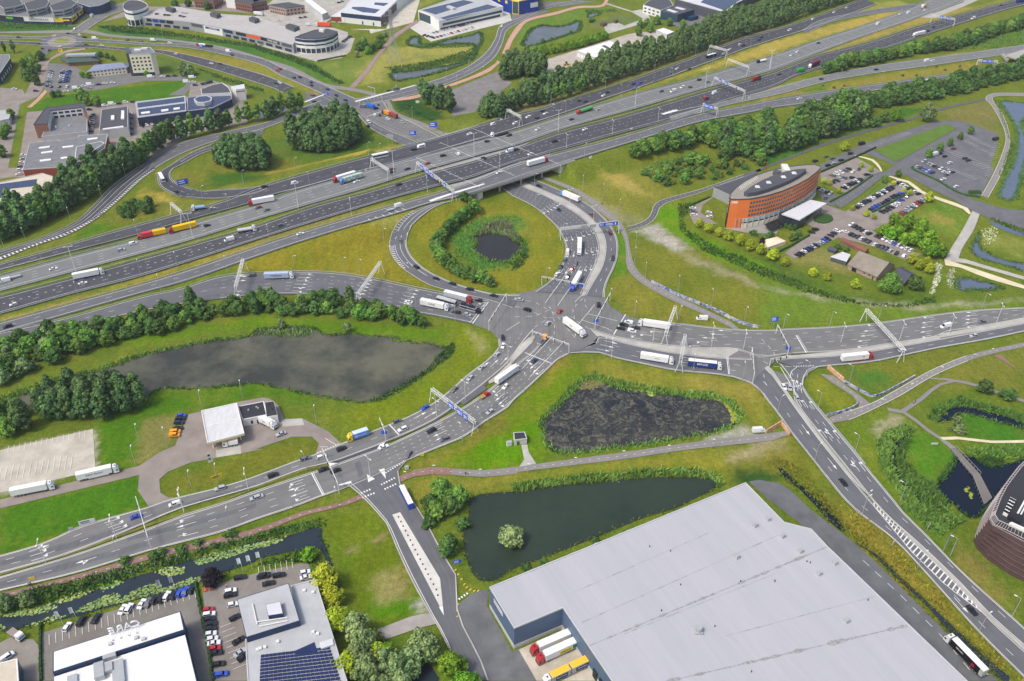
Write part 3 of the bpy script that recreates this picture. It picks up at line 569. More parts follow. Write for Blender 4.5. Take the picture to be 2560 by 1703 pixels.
RSW=road('city_road','B1 2160 1530 C1 2175 50 2165 110 2050 230 1900 340 1720 500 1590 600 1350 730 1100 830 900 910 780 960 540 1058 440 1090 200 1180 0 1255 C0 2200 1285 1900 1372 1500 1470 1330 1532 D0 1000 115 660 220 500 300 340 365 0 460','C2 200 -60 C2 110 40 C1 2240 245 2080 385 1900 525 1600 745 1180 940 1000 1010 650 1135 450 1178 200 1270 0 1345 C0 2000 1425 1550 1560 D0 1280 170 900 325 640 425 400 500 0 608',AS_OLD,((.03,'S'),(.33,'C',.02,.4),(.66,'C',.02,.4),(.5,'D',.4,.72),(.96,'S'),(.33,'D',.74,1),(.66,'D',.74,1)),kerb=.4)
arrows(RSW,.13,(.2,.5,.8),'SSS',True);arrows(RSW,.33,(.3,.62),'SS',True);arrows(RSW,.84,(.2,.5,.8),'LLL',True);arrows(RSW,.95,(.2,.5,.8),'BLL',True)
RSE=road('city_road','C2 310 -10 C2 180 150 0 290 C1 2160 420 1920 600 1600 780 1190 975 1080 1020 720 1150 640 1180 450 1240 0 1390 D0 1920 10 1640 95 1360 205 960 350 640 460 0 652','C2 500 165 420 200 330 285 100 500 0 585 C1 2240 640 2000 790 1880 890 1700 965 1480 1055 1340 1112 1000 1270 760 1370 560 1440 330 1530 D1 0 130 D0 2000 235 1360 400 700 600 0 765',AS_OLD,((.04,'S'),(.2,'C',.02,.45),(.4,'C',.02,.45),(.6,'C',.02,.45),(.8,'C',.02,.45),(.25,'D',.56,.8),(.5,'D',.56,1),(.75,'D',.56,.8),(.97,'S',0,.4),(.97,'S',.55,1)),kerb=.4)
for s_,m_ in (('D0 0 505 640 335 1165 180 1170 222 640 388 0 548',AS_MID),('D0 1130 292 1700 152 2281 -10 2281 30 1700 200 1140 326',AS_MID),('D0 0 692 640 508 1300 332 1310 372 640 566 0 742',AS_MID),('C1 640 1130 1080 985 1120 965 1110 1010 760 1130',AS_DARK),('C1 1800 575 2010 440 2060 475 1850 620',AS_MID),('C1 2000 700 2240 520 2281 540 2040 740',AS_MID),('C1 880 1140 920 1270 960 1240 930 1120',AS_MID),('C0 1650 1500 2200 1340 2281 1310 2281 1330 1660 1530',AS_MID)):poly('asphalt_patch',s_,m_,(RSE.zo+.012)/ZK)
arrows(RSE,.1,(.12,.3,.5,.7,.9),'LLSSR');arrows(RSE,.22,(.12,.3,.5,.7,.9),'LLSSR');arrows(RSE,.36,(.12,.3,.5,.7),'LSSS');arrows(RSE,.6,(.15,.38,.62,.86),'LBSR');arrows(RSE,.77,(.15,.4,.8),'LSR');arrows(RSE,.91,(.5,),'B')
road('side_road','C1 830 1330 940 1420 1080 1568 D1 1160 150 1260 380 1400 680 1560 970 1690 1200 1830 1568','C1 1340 1112 1270 1180 1262 1290 1360 1440 1450 1568 D1 1520 180 1680 480 1770 620 1780 860 1800 1000 1990 1380 2060 1568',AS_MID,((.04,'S'),),kerb=.5)
poly('concrete_island','D1 1215 92 1285 70 1640 660 1665 900 1640 915',asphalt('pale_concrete',lin(206,204,196),.08),z=.9,h=.12);mpoly('D1 1630 915 1665 905 1675 990',1.1);mline('D1 1240 -60 1290 70 1645 655 1672 960','S',.3,1.05);mline('D1 1340 0 1600 470','C',None,1.05);mline('D1 1690 500 1760 680 1780 860','U',None,1.05);mline('D1 1800 850 1910 775','T',.9,1.05);mline('D1 1280 -60 1330 40','S',.2,1.05);mline('C1 1160 1380 1290 1568','S',.2,1.05);mline('C1 1065 1415 1190 1568','S',.2,1.05)
mline('C1 1110 1335 1250 1265','T',.9,1.1);mline('C1 930 1410 1040 1365','T',.9,1.1);mline('C1 940 1450 1060 1405','T',.9,1.1);mline('C1 1140 1375 1270 1315','T',.9,1.1);mpoly('C1 1095 1200 1145 1185 1158 1280',1.1);mpoly('C1 640 1135 750 1140 660 1170',1.1);mpoly('C1 740 1330 850 1298 850 1318 745 1340',1.1);mpoly('C1 1075 1020 1110 965 1150 955 1130 990',1.1);mpoly('C1 990 1240 1060 1280 1000 1310',1.1)
mline('C1 1150 1230 1340 1110','T',.8,1.1);mline('C1 495 1228 600 1430','S',.45,1.1);mline('C1 510 1222 612 1425','S',.25,1.1);mline('C1 1185 792 1275 888','S',.5,1.1);mline('C1 540 1050 760 960','T',.5,1.1);mline('C1 620 920 720 980','S',.25,1.1);mline('C1 570 995 640 995','S',.25,1.1)
poly('median','C2 200 0 205 20 175 70 0 250 C1 2240 370 2080 430 2070 410 2170 330 2250 250 C2 60 100 150 20',CONC,z=.85,h=.12);poly('grass_median','C1 640 1165 450 1200 200 1290 0 1362 D0 1905 8 1640 85 1330 190 920 340 640 445 0 632 0 614 640 432 900 330 1300 178 1640 72 1890 0 C1 0 1345 200 1275 450 1182 640 1145',mat('median_turf',lin(118,116,62),.95,.1,.25,.5),z=.85)
poly('grass_median','C1 2060 440 1900 545 1600 765 1250 925 1180 945 1600 745 1900 528 2060 405',mat('median_dark',lin(92,90,84)),z=.85)
# SE road
RE=road('city_road','B2 1150 1355 1340 1378 1500 1392 1800 1430 2050 1448 2281 1453 B3 250 1440 600 1425 1000 1392 1500 1322 1900 1276 2400 1250','B2 690 1440 C2 850 0 1050 40 1300 80 1700 118 2000 118 2170 190 2281 190 C3 250 165 700 140 1200 70 1600 0 B3 1600 1480 2000 1410 2400 1335',AS_OLD,((.03,'S'),(.2,'D'),(.4,'D'),(.6,'D'),(.8,'D'),(.97,'S')),kerb=.4)
arrows(RE,.12,(.1,.3,.5,.7,.9),'SSLLR',True);arrows(RE,.23,(.1,.3,.5,.7,.9),'SSSLL',True);arrows(RE,.58,(.1,.3,.5,.7,.9),'RSSSL',True);arrows(RE,.74,(.1,.3,.5,.7,.9),'RSSSL',True);arrows(RE,.86,(.1,.3,.5,.7,.9),'SSSSL',True)
RES=road('city_road','B2 760 1568 C2 760 5 1000 68 1300 132 1600 178 1850 202 2150 210','C2 500 162 760 150 900 195 1150 250 1450 312 1700 335 1950 365 2120 425',AS_MID,((.04,'S'),(.35,'D'),(.66,'D'),(.96,'S')),kerb=.4)
arrows(RES,.2,(.2,.5,.8),'SSS');arrows(RES,.7,(.2,.5),'SS')
REE=road('city_road','C3 100 215 240 205 700 180 1200 105 1600 35 2000 -40 2400 -115','C3 430 325 500 285 640 270 1000 235 1220 190 1600 108 2000 38 2400 -45',AS_MID,((.06,'S'),(.5,'D'),(.94,'S')),kerb=.4)
poly('junction','C2 1930 190 2050 118 2281 100 C3 200 165 80 280 100 310 380 400 370 440 130 480 280 860 160 700 60 560 C2 2281 590 2200 480 2100 420 1950 365',AS_OLD)
RS=road('city_road','C2 2120 425 2200 480 2281 590 C3 60 570 160 700 280 870 480 1120 700 1400 850 1560 D3 1180 300 1500 640 1940 1130 2400 1590','C3 50 290 100 330 270 575 520 915 800 1262 1060 1568 D3 1400 370 1740 700 2040 1020 2400 1350',AS_MID,((.05,'S'),(.42,'D'),(.95,'S')),kerb=.4)
RSR=road('city_road','C3 170 250 300 420 300 555 540 890 820 1240 1090 1568 D3 1435 370 1780 700 2080 1020 2400 1300','C3 430 325 375 400 380 480 450 580 600 760 840 1045 1000 1250 1160 1440 1260 1568 D3 1470 270 1800 610 2100 880 2400 1150',AS_MID,((.05,'S'),(.35,'D',0,.5),(.65,'D'),(.95,'S')),kerb=.4)
arrows(RSR,.10,(.2,.5,.8),'LSR',True);arrows(RSR,.21,(.2,.5,.8),'LLR',True);arrows(RSR,.33,(.2,.5,.8),'LBR',True);arrows(RSR,.46,(.5,.8),'BR',True);arrows(RS,.27,(.7,),'S');arrows(RS,.42,(.7,),'S');arrows(RS,.84,(.3,.7),'SL')
hatch('D3 1015 -15 1200 165 1420 375 1750 690 1985 935','D3 995 -5 1130 150 1350 420 1660 725 1970 955',30,.5,1.2,'g',3);mline('D3 990 -10 1125 150 1345 420 1655 725 1970 958','S',.25,1.2)
poly('median','C3 40 290 70 275 110 310 290 570 535 905 815 1255 1075 1560 D3 1435 365 1775 695 2075 1015 2352 1270 2352 1300 2040 1025 1745 705 1400 375 1040 -5 C3 800 1270 515 918 265 580 90 340',CONC,z=1.15,h=.12)
poly('median','B2 690 1436 760 1430 C2 850 -5 1050 35 1300 78 1700 118 2000 116 2090 140 2175 195 2150 212 1850 205 1600 180 1300 135 1000 72 760 10',CONC,z=.85,h=.12);poly('median','C3 145 210 230 185 700 142 1200 72 1600 2 B3 1600 1482 2000 1412 2352 1345 2352 1385 2000 1450 1600 1520 C3 1600 32 1200 102 700 178 240 205',CONC,z=.95,h=.12)
mline('C3 160 435 260 425','S',.45,1.2);mline('C3 285 458 355 450','S',.45,1.2);mline('C3 320 0 410 155','S',.5,1.2);mline('C3 335 0 425 150','S',.2,1.2);mline('C2 1912 195 1930 348','S',.35,1.2);mline('C2 1925 195 1940 348','S',.2,1.2);mline('B2 905 1490 1012 1310','S',.5,1.2);mline('C2 115 155 350 250','S',.45,1.2);mline('C3 180 285 250 400 330 540','S',.3,1.2);mline('C3 330 280 270 330 265 380','S',.25,1.2);mline('C3 290 278 500 272','T',.5,1.2)
for s in ('B2 400 1230 530 1110','C2 0 -60 420 -200'):pass
mline('B2 295 1210 520 900','S',.25,1.2);mline('B2 405 1235 630 910','S',.25,1.2);mline('B2 560 1200 640 1120','S',.25,1.2)
for s in ('B2 0 1170 200 1200 380 1300 480 1420 600 1568','B2 640 1160 540 1260 560 1360 700 1450','B2 0 1330 200 1330 400 1240','B2 180 1440 330 1340 520 1330 640 1390','B1 2281 1240 B2 100 1250 300 1340 430 1440','B2 650 1160 650 1230 700 1290','B2 370 1568 380 1400 360 1280 300 1200'):mline(s,'U',.18,1.2)
mline('C3 0 20 120 150 160 260','U',.18,1.2);mline('C3 0 220 120 280 350 280','U',.18,1.2);mline('C3 30 330 40 420 90 500','U',.18,1.2)
mline('D3 890 475 1260 820 1630 1190 1940 1568','U',.2,1.2)
mline('B2 620 1360 860 1440','S',.25,1.2);mline('B2 670 1305 940 1370','S',.25,1.2);mline('B2 590 1400 740 1220','T',.5,1.2);mline('C1 2230 -40 2352 -120','T',.5,1.2)
mline('C2 70 320 360 10','S',.25,1.2);mline('C2 160 370 470 50','S',.25,1.2)
mpoly('A1 430 910 620 838 625 843 440 916',.9);mpoly('A1 880 905 1420 760 1420 768 890 912',.9);mline('A1 985 1045 1150 985','S',.5,.9)
for s_ in ('N 1184 324 1394 411','N 1100 358 1286 441','N 1040 395 1200 470'):mline(s_,'S',.3,.9,'m')
finish_marks()
EXTRA.build('junction_markings',PAINT)['kind'] ='structure'
LAWN=mat('lawn_turf',lin(92,120,48),.95,.1,.16,.8)
poly('lawn','A3 1010 1340 1660 1110 1750 1150 1210 1450',LAWN,.9);poly('lawn','B3 980 225 1110 130 1140 150 1000 250',LAWN,.9);poly('lawn','B3 485 470 500 430 560 415 620 430 640 460 600 485 530 492',mat('box_hedge_turf',lin(54,84,34)),.9,sm=3)
BAYS=MB()
def bays(a,n,b=None,ln=4.6,w_=.14):
    c=L(a);p0,p1=c[0],c[-1];d=(p1-p0)[:2];q=np.array((-d[1],d[0]))/np.linalg.norm(d)*ln*(b or 1)
    for k in range(n+1):s=p0[:2]+d*k/n;line_on(BAYS,[s,s+q],'S',gheight,.42,w_)
for a in ('B3 320 800 610 655','B3 840 365 1185 175','B3 985 395 1265 245','B3 1245 430 1480 290','B3 1025 620 1345 755','B3 800 610 980 680'):bays(a,13,None,2.6)
for a,n,b in (('A3 1450 1450 1700 1555',14,1),('A3 1660 1330 2010 1500',16,1),('A3 1660 1330 2010 1500',16,-1),('A3 1780 1250 2050 1390',14,1),('A3 1850 1200 2090 1320',12,-1),('A3 960 1300 1300 1180',18,-1),('A3 2085 1280 2000 1568',16,1),('B3 1640 10 1900 110',12,1),('D0 440 1160 1730 745',23,-1),('D0 2080 1050 2200 1420',8,-1),('D1 30 640 330 570',6,1),('C0 80 985 760 845',14,-1),('C0 0 1240 640 1120',12,1),('C0 0 1240 640 1120',12,-1),('A0 430 640 400 790',9,1),('A0 590 640 570 740',7,1)):bays(a,n,b)
BAYS.build('parking_bay_markings',PAINT)['kind'] ='structure'
# ================================================================ water
def water(name,c,rough=.06,c2=None,sc=.05,amt=.5,sc2=None,c3=None):
    m=mat(name+'_surface',c,rough,.5,.10,.25,col2=c2,c2scale=sc,c2amt=amt)
    n,l=m.node_tree.nodes,m.node_tree.links;b=n['Principled BSDF'];b.inputs['IOR'].default_value=1.33
    t=n.new('ShaderNodeTexNoise');t.inputs['Scale'].default_value=1.1;t.inputs['Detail'].default_value=3
    tc=n.new('ShaderNodeTexCoord');l.new(tc.outputs['Object'],t.inputs['Vector'])
    bp=n.new('ShaderNodeBump');bp.inputs['Strength'].default_value=.08;bp.inputs['Distance'].default_value=.2;l.new(t.outputs['Fac'],bp.inputs['Height']);l.new(bp.outputs[0],b.inputs['Normal'])
    if c3:
        v=n.new('ShaderNodeTexNoise');v.inputs['Scale'].default_value=sc2;v.inputs['Detail'].default_value=9;v.inputs['Roughness'].default_value=.88;v.inputs['Distortion'].default_value=1.4;l.new(tc.outputs['Object'],v.inputs['Vector'])
        r=n.new('ShaderNodeMapRange');r.inputs[1].default_value=.49;r.inputs[2].default_value=.6;l.new(v.outputs['Fac'],r.inputs[0])
        x=n.new('ShaderNodeMix');x.data_type='RGBA';x.inputs[7].default_value=c3;l.new(r.outputs[0],x.inputs[0]);l.new(b.inputs['Base Color'].links[0].from_socket,x.inputs[6]);l.new(x.outputs[2],b.inputs['Base Color'])
        r2=n.new('ShaderNodeMapRange');r2.inputs[3].default_value=rough;r2.inputs[4].default_value=.6;l.new(r.outputs[0],r2.inputs[0]);l.new(r2.outputs[0],b.inputs['Roughness'])
    return m
WA=water('murky_water',lin(60,63,56),.06,lin(100,99,82),.028,.7);WB=water('weedy_water',lin(24,32,42),.05,lin(58,60,56),.03,.5,.2,lin(110,106,90));WC=water('dark_water',lin(44,56,46),.05,lin(52,64,52),.02);WL=water('brown_water',lin(50,50,48),.06)
WD=water('canal_water',lin(44,54,62),.05);WE=water('pale_water',lin(100,106,108),.08,lin(88,94,96),.05);WF=water('blue_water',lin(20,30,46),.05);WG=water('river_water',lin(92,104,124),.08)
WAT={}
def lake(key,s,m,sm=4):
    o,p=poly('water',s,m,z=.10,sm=sm);WAT[key] =p
lake('big','C0 1385 490 1500 465 1600 470 1850 462 2100 440 2281 425 C1 60 430 200 460 400 505 600 545 800 575 1000 590 1100 575 1300 470 1500 350 1660 220 1725 155 1640 95 1550 70 1420 62 1200 40 B1 1300 1515 1000 1500 860 1478 620 1488 500 1430 280 1420 0 1450 C0 2250 0 2000 25 1800 60 1550 110 1400 140 1200 200 1080 250 900 310 700 360 450 430 200 520 0 590 0 700 150 660 300 640 500 600 900 560 1300 560',WA)
lake('weed','C2 258 770 440 600 560 480 660 385 760 405 880 440 1000 470 1180 500 1400 520 1600 545 1800 565 1920 600 1990 690 2030 770 1960 800 1870 840 1700 880 1400 930 1150 970 900 1000 650 1030 430 1046 340 1015 290 900',WB)
lake('dark','C1 1885 1480 1950 1430 2100 1400 2281 1392 C2 0 1392 400 1335 800 1290 1200 1262 1500 1258 1750 1268 1815 1305 1800 1365 1650 1440 1500 1520 1390 1560 D2 1180 112 740 292 230 492 0 578 D1 2240 600 2150 665 2060 680 1990 670 1930 610 1880 500 1850 360 1850 230 1900 60',WC)
lake('loop','B1 1915 625 1990 590 2100 575 2200 590 2281 600 B2 0 640 60 655 98 680 80 740 20 800 0 830 B1 2281 830 2240 845 2150 840 2060 830 1980 780 1940 725 1960 680',WL)
lake('canal','D0 0 990 200 960 400 905 600 830 850 760 1180 645 1450 570 1700 490 2000 410 2281 325 D1 100 305 300 270 500 205 575 195 590 290 640 420 700 590 745 740 720 740 700 690 640 560 560 390 400 400 200 440 0 490 D0 2281 500 2000 600 1780 690 1600 760 1400 800 1050 890 600 1010 350 1060 200 1095 0 1115',WD)
lake('pond_e','C3 1560 770 1600 720 1680 660 1760 622 1880 640 2100 695 2352 780 2352 830 2200 790 2040 750 1900 705 1800 700 1720 745 1640 765',WF);lake('rill','C3 1340 870 1280 900 1220 950 1180 1020 1180 1120 1200 1220 1260 1310 1350 1400 1420 1490 1470 1568 1490 1568 1440 1470 1370 1390 1290 1300 1230 1210 1215 1110 1215 1030 1250 970 1310 920 1350 890',WF);lake('pond_f','C3 1740 1085 1830 1075 1930 1090 1960 1130 2050 1160 2150 1150 2240 1130 2352 1100 2352 1300 2150 1400 2000 1568 D3 1980 80 1940 110 1860 110 1780 60 1740 0 C3 1660 1480 1600 1400 1570 1330 1640 1270 1700 1190',WF)
lake('moat','A1 1350 370 1400 335 1450 325 1470 395 1560 400 1700 360 1900 320 1990 290 2010 370 1970 450 1930 530 1880 560 1800 590 1650 640 1500 680 1340 710 1245 725 1205 655 1350 640 1600 605 1800 570 1900 520 1950 430 1940 395 1850 390 1700 400 1450 420 1380 410',WE)
lake('north','A2 100 415 120 350 150 290 200 250 270 230 400 240 500 225 600 185 612 215 590 280 540 300 400 345 250 390',WE);lake('north_b','A2 680 160 680 132 740 120 790 120 760 140',WE,3)
lake('river','A3 2150 900 2250 910 2400 930 2400 1020 2340 1080 2360 1200 2400 1300 B3 2352 0 2300 200 2250 290 2190 292 2130 270 2150 180 2200 60 A3 2240 1500 2290 1300 2260 1100',WG);lake('marsh','B3 1950 570 1920 640 1880 720 1920 780 2000 820 2150 860 2400 930 2400 870 2200 830 2000 750 1950 680 1960 610',WG);lake('marsh_b','B3 1762 985 1850 990 2000 1020 2150 1070 2000 1088 1780 1088',WG,3);lake('marsh_c','B3 2040 470 2200 530 2400 590 2400 620 2200 570 2060 500',WG,3)
lake('ditch','C3 160 1170 200 1180 280 1260 340 1310 440 1400 560 1500 620 1568 D3 560 0 700 130 740 200 760 240 720 230 600 130 490 0 C3 480 1500 330 1350 240 1290',WF);lake('gutter','D3 840 330 1000 440 1200 640 1500 920 1700 1150 1900 1320 2160 1568 2260 1568 2000 1350 1760 1120 1560 930 1250 640 1020 430',WD);lake('stub','D1 1300 1490 1400 1420 1520 1390 1600 1500 1640 1568 1280 1568',WD,3)
lake('west','A1 0 1000 280 960 280 990 0 1060',WE,3)
# ================================================================ BUILDINGS
GLASS=mat('window_glass',lin(44,54,66),.12,.6,.2,.3);GLASSG=mat('green_glass',lin(40,72,80),.1,.6,.2,.3)
W_WHITE=mat('white_render',lin(226,226,222),.7,.3,.04,.4);W_GREY=mat('grey_cladding',lin(150,154,158),.6,.3,.05,.4);W_LGREY=mat('light_grey_cladding',lin(190,192,192),.6,.3,.05,.4)
W_DGREY=mat('dark_grey_cladding',lin(84,88,96),.6,.3,.06,.4);W_BLUE=mat('navy_cladding',lin(34,56,88),.55,.35,.08,.4);W_ROYAL=mat('royal_blue_cladding',lin(20,60,150),.5,.35,.05,.4);W_STEEL=mat('steel_blue_cladding',lin(86,106,132),.55,.35,.06,.3)
W_BRICK=mat('brown_brick',lin(132,96,84),.85,.2,.12,.8);W_RED=mat('red_brick',lin(150,76,60),.85,.2,.12,.8);W_TAN=mat('tan_brick',lin(168,146,134),.85,.2,.1,.8);W_ORANGE=mat('orange_render',lin(242,130,66),.7,.3,.04,.4);W_YELLOW=mat('yellow_cladding',lin(236,204,40),.6,.3,.03,.4);W_BLACK=mat('black_cladding',lin(40,42,46),.6,.3,.1,.4);W_ORED=mat('orange_red_panel',lin(226,92,48),.6,.3,.04,.4);W_CREAM=mat('cream_render',lin(232,224,200),.7,.3,.04,.4)
def roofmat(name,c,var=.06,st=None,c2=None):return mat(name,c,.85,.2,var,.35,streak=st,col2=c2,c2scale=.25,c2amt=.45)
R_DARK=roofmat('dark_felt_roof',lin(82,84,90),.08);R_BLACK=roofmat('black_felt_roof',lin(58,60,64),.1);R_GREY=roofmat('grey_felt_roof',lin(128,130,132),.08,None,lin(116,118,122));R_LIGHT=roofmat('light_membrane_roof',lin(204,205,210),.05);R_WHITE=roofmat('white_sheet_roof',lin(226,225,222),.05,(1,.2,1));R_BEIGE=roofmat('beige_gravel_roof',lin(200,190,172),.08);R_SOLAR=mat('solar_panel',lin(52,62,92),.25,.5,.15,1.2);R_PGREY=roofmat('pale_grey_roof',lin(176,178,180),.07);R_BLUE=roofmat('blue_tile_roof',lin(140,150,176),.08);R_GREEN=roofmat('green_roof_tiles',lin(72,92,84),.1);R_THATCH=roofmat('thatch',lin(140,132,120),.14);R_SLATE=roofmat('slate_roof',lin(78,82,94),.1)
LETTER_W=mat('white_letters',lin(240,240,240),.6,.2,.02);LETTER_D=mat('dark_letters',lin(40,44,56),.6,.2,.02);LETTER_O=mat('orange_letters',lin(240,150,110),.6,.2,.02)
METAL_W=mat('white_painted_steel',lin(222,222,218),.5,.4,.04);METAL_G=mat('galvanised_steel',lin(166,170,172),.45,.5,.06);SIGN_B=mat('blue_sign_face',lin(40,92,206),.5,.4,.05);SIGN_BK=mat('black_plastic',lin(34,34,38),.5,.4,.05)
def part(mb,name,mats,parent,smoothed=False):
    """mesh in world coordinates -> child of an unrotated Empty"""
    l=parent.matrix_basis.translation if parent.parent is None else parent.parent.matrix_basis.translation
    mb.v=[(x-l[0],y-l[1],z-l[2]) for x,y,z in mb.v]
    return mb.build(name,mats,parent,None,smoothed)
TXT={}
def text_mesh(t,size,m,ext=.04):
    k=(t,size,m.name)
    if k not in TXT:
        c=bpy.data.curves.new('lettering','FONT');c.body=t;c.size=size;c.extrude=ext;c.align_x='CENTER';c.align_y='CENTER';c.resolution_u=2
        o=bpy.data.objects.new('lettering_tmp',c);COL.objects.link(o)
        bpy.context.view_layer.update()
        me=bpy.data.meshes.new_from_object(o.evaluated_get(bpy.context.evaluated_depsgraph_get()));me.name='lettering';me.materials.clear();me.materials.append(m)
        bpy.data.objects.remove(o);bpy.data.curves.remove(c);TXT[k] =me
    return TXT[k]
class Bld:
    def __init__(s,label,roof,h,wall,roofm,name='building',cat='building',par=None,ph=.5,z0=0,root=None,group=None,wname='wall'):
        s.h=h;s.poly=[G(p,h)[:2] for p in P(roof)] if isinstance(roof,str) else [np.array(q[:2]) for q in roof]
        s.c=sum(s.poly)/len(s.poly)
        s.root=root or empty(name,(s.c[0],s.c[1],0),0,label,cat,group)
        s.ar=sum(s.poly[i][0]*s.poly[(i+1) % len(s.poly)][1]-s.poly[(i+1) % len(s.poly)][0]*s.poly[i][1] for i in range(len(s.poly)))
        mb=MB();mb.prism(s.poly,z0,h);part(mb,wname,wall,s.root)
        mb=MB();mb.prism(s.inset(.35),h+.01,h+.12);s.roof=part(mb,'roof',roofm,s.root)
        if par:
            mb=MB();a,b=s.inset(-.06),s.inset(.32);n=len(a);z1=h+ph
            for i in range(n):
                j=(i+1) % n
                q=[a[i],a[j],b[j],b[i]]
                if s.ar < 0:q=q[::-1]
                f=lambda p,z:(p[0],p[1],z)
                ai,aj,bj,bi=(a[i],a[j],b[j],b[i])
                mb.face([f(x,z1) for x in q]);o1=[f(ai,h-.3),f(aj,h-.3),f(aj,z1),f(ai,z1)];o2=[f(bj,h),f(bi,h),f(bi,z1),f(bj,z1)]
                mb.face(o1 if s.ar > 0 else o1[::-1]);mb.face(o2 if s.ar > 0 else o2[::-1])
            part(mb,'parapet',par,s.root)
    def inset(s,d):
        n=len(s.poly);out=[];sg=1 if s.ar > 0 else -1
        for i in range(n):
            p,q,r=s.poly[i-1],s.poly[i],s.poly[(i+1) % n]
            u=(q-p)/max(np.linalg.norm(q-p),1e-6);v=(r-q)/max(np.linalg.norm(r-q),1e-6)
            n1=np.array((-u[1],u[0]))*sg;n2=np.array((-v[1],v[0]))*sg;m=n1+n2;m=m/max(np.linalg.norm(m),1e-6);k=max(.4,float(m@n1))
            out.append(q+m*d/k)
        return out
    def edge(s,i):
        """wall i: (start, unit left-to-right seen from outside, outward normal, length)"""
        a,b=s.poly[i],s.poly[(i+1) % len(s.poly)]
        if s.ar < 0:a,b=b,a
        L_=np.linalg.norm(b-a);u=(b-a)/L_;return a,u,np.array((u[1],-u[0])),L_
    def band(s,i,s0,s1,z0,z1,m,name='window',d=.08):
        a,u,n,L_=s.edge(i);mb=MB();p=a+u*s0*L_;q=a+u*s1*L_;c=(p+q)/2+n*(d/2-.02)
        mb.box((c[0],c[1],z0),(np.linalg.norm(q-p),d+.04,z1-z0),math.atan2(u[1],u[0]));return part(mb,name,m,s.root)
    def wins(s,i,n,z0,z1,m=None,fr=.6,s0=.03,s1=.97,name='window'):
        for k in range(n):
            w_=(s1-s0)/n;s.band(i,s0+w_*(k+.5-fr/2),s0+w_*(k+.5+fr/2),z0,z1,m or GLASS,name)
    def text(s,i,t,sx,z,size,m,d=.14):
        a,u,n,L_=s.edge(i);me=text_mesh(t,size,m);o=bpy.data.objects.new('lettering',me);COL.objects.link(o);o.parent=s.root
        p=a+u*sx*L_+n*d;l=s.root.location
        o.matrix_local=Matrix(((u[0],0,n[0],p[0]-l[0]),(u[1],0,n[1],p[1]-l[1]),(0,1,0,z),(0,0,0,1)));return o
    def unit(s,px,d,m=None,z=None,rz=None,name='roof_unit',top=1):
        p=G(P(px)[0],s.h) if isinstance(px,str) else px;mb=MB()
        a,u,n,L_=s.edge(0);mb.box((p[0],p[1],s.h+.1 if z is None else z),d,math.atan2(u[1],u[0]) if rz is None else rz,0,top);return part(mb,name,m or METAL_G,s.root)
    def slab(s,px,z0,z1,m,name): 
        mb=MB();mb.prism([G(p,z1)[:2] for p in P(px)],z0,z1);return part(mb,name,m,s.root)
    def sheet(s,px,m,name,dz=.25):return s.slab(px,s.h+.1,s.h+dz,m,name)
# ---- 1 the big distribution warehouse
wa_,wb_=G(P('D2 20 1100')[0],11),G(P('D1 2080 735')[0],11);whr=mat('warehouse_roof',lin(178,178,182),.75,.2,.03,.8,streak=(.10,1.2,1),col2=lin(172,173,178),c2scale=.12,c2amt=.5,rot=math.atan2((wb_-wa_)[1],(wb_-wa_)[0]))
B=Bld('huge distribution warehouse with pale grey flat roof and steel blue walls','C2 2080 1310 D3 215 155 455 215 600 370 2100 1815 D2 1120 1910 455 918 20 1100 D1 2080 735',11,W_STEEL,whr,'warehouse','warehouse',W_LGREY,.35)
for i in (5,6,7):B.band(i,0,1,0,1.9,W_LGREY,'plinth',.12)
for k in range(7):B.band(5,.46+k*.085,.51+k*.085,.6,4.6,W_BLACK,'dock_door',.5)
B.band(7,.18,.55,8.6,9.0,W_WHITE,'trim',.1);B.band(7,.18,.55,7.3,7.7,W_WHITE,'trim',.1)
stain=mat('roof_stain',lin(172,172,176),.8,.2,.05,.6,col2=lin(130,130,128),c2scale=.9,c2amt=.35)
for a,b,w_ in (('D2 690 1255','D3 600 372',.5),('D2 930 1680','D3 1310 1075',.7),('D2 560 775','D2 1750 250',.16),('D2 1000 1150','D2 2352 610',.16),('D2 620 1050','D3 160 270',.18),('D2 1900 1170','D3 1020 815',.15),('D1 2100 730','D2 1400 80',.4)):
    p,q=G(P(a)[0],11),G(P(b)[0],11);d=(q-p)[:2];L_=np.linalg.norm(d);d /= L_;mb=MB();nn=np.array((-d[1],d[0]));m_=int(L_/2);r=random.Random(int(L_));T=[]
    for k in range(m_+1):
        c=p[:2]+d*L_*k/m_;ww=w_*(.25+1.3*r.random()**3);T.append((c-nn*ww,c+nn*ww))
    for k in range(m_):mb.face([(*T[k][0],11.14),(*T[k+1][0],11.14),(*T[k+1][1],11.14),(*T[k][1],11.14)])
    part(mb,'roof_seam',stain,B.root)
for px in ('D2 2005 470','D3 200 285','D3 525 620','D3 770 1040','D2 2165 190','D2 2280 135','D3 665 525','D3 360 420'):B.unit(px,(1.6,1.6,1.5),METAL_G,name='roof_vent',top=.8)
mb=MB();p=G(P('D2 1660 1130')[0],11);mb.bar((p[0],p[1],11.1),(p[0],p[1],13.6),1.1,0,12);mb.box((p[0],p[1],11.1),(2.6,2.6,.8));part(mb,'roof_chimney',METAL_G,B.root)
for px in ('D2 1225 375','D2 1410 415','D2 1500 715','D2 2035 685','D2 1330 945','D2 1805 1085','D2 2340 680','D3 130 685','D3 415 508','D3 445 518','D2 2130 1490','D3 960 850'):
    mb=MB();p=G(P(px)[0],11);mb.bar((p[0],p[1],11.1),(p[0],p[1],11.9),.16,0,6);part(mb,'vent_pipe',SIGN_BK,B.root)
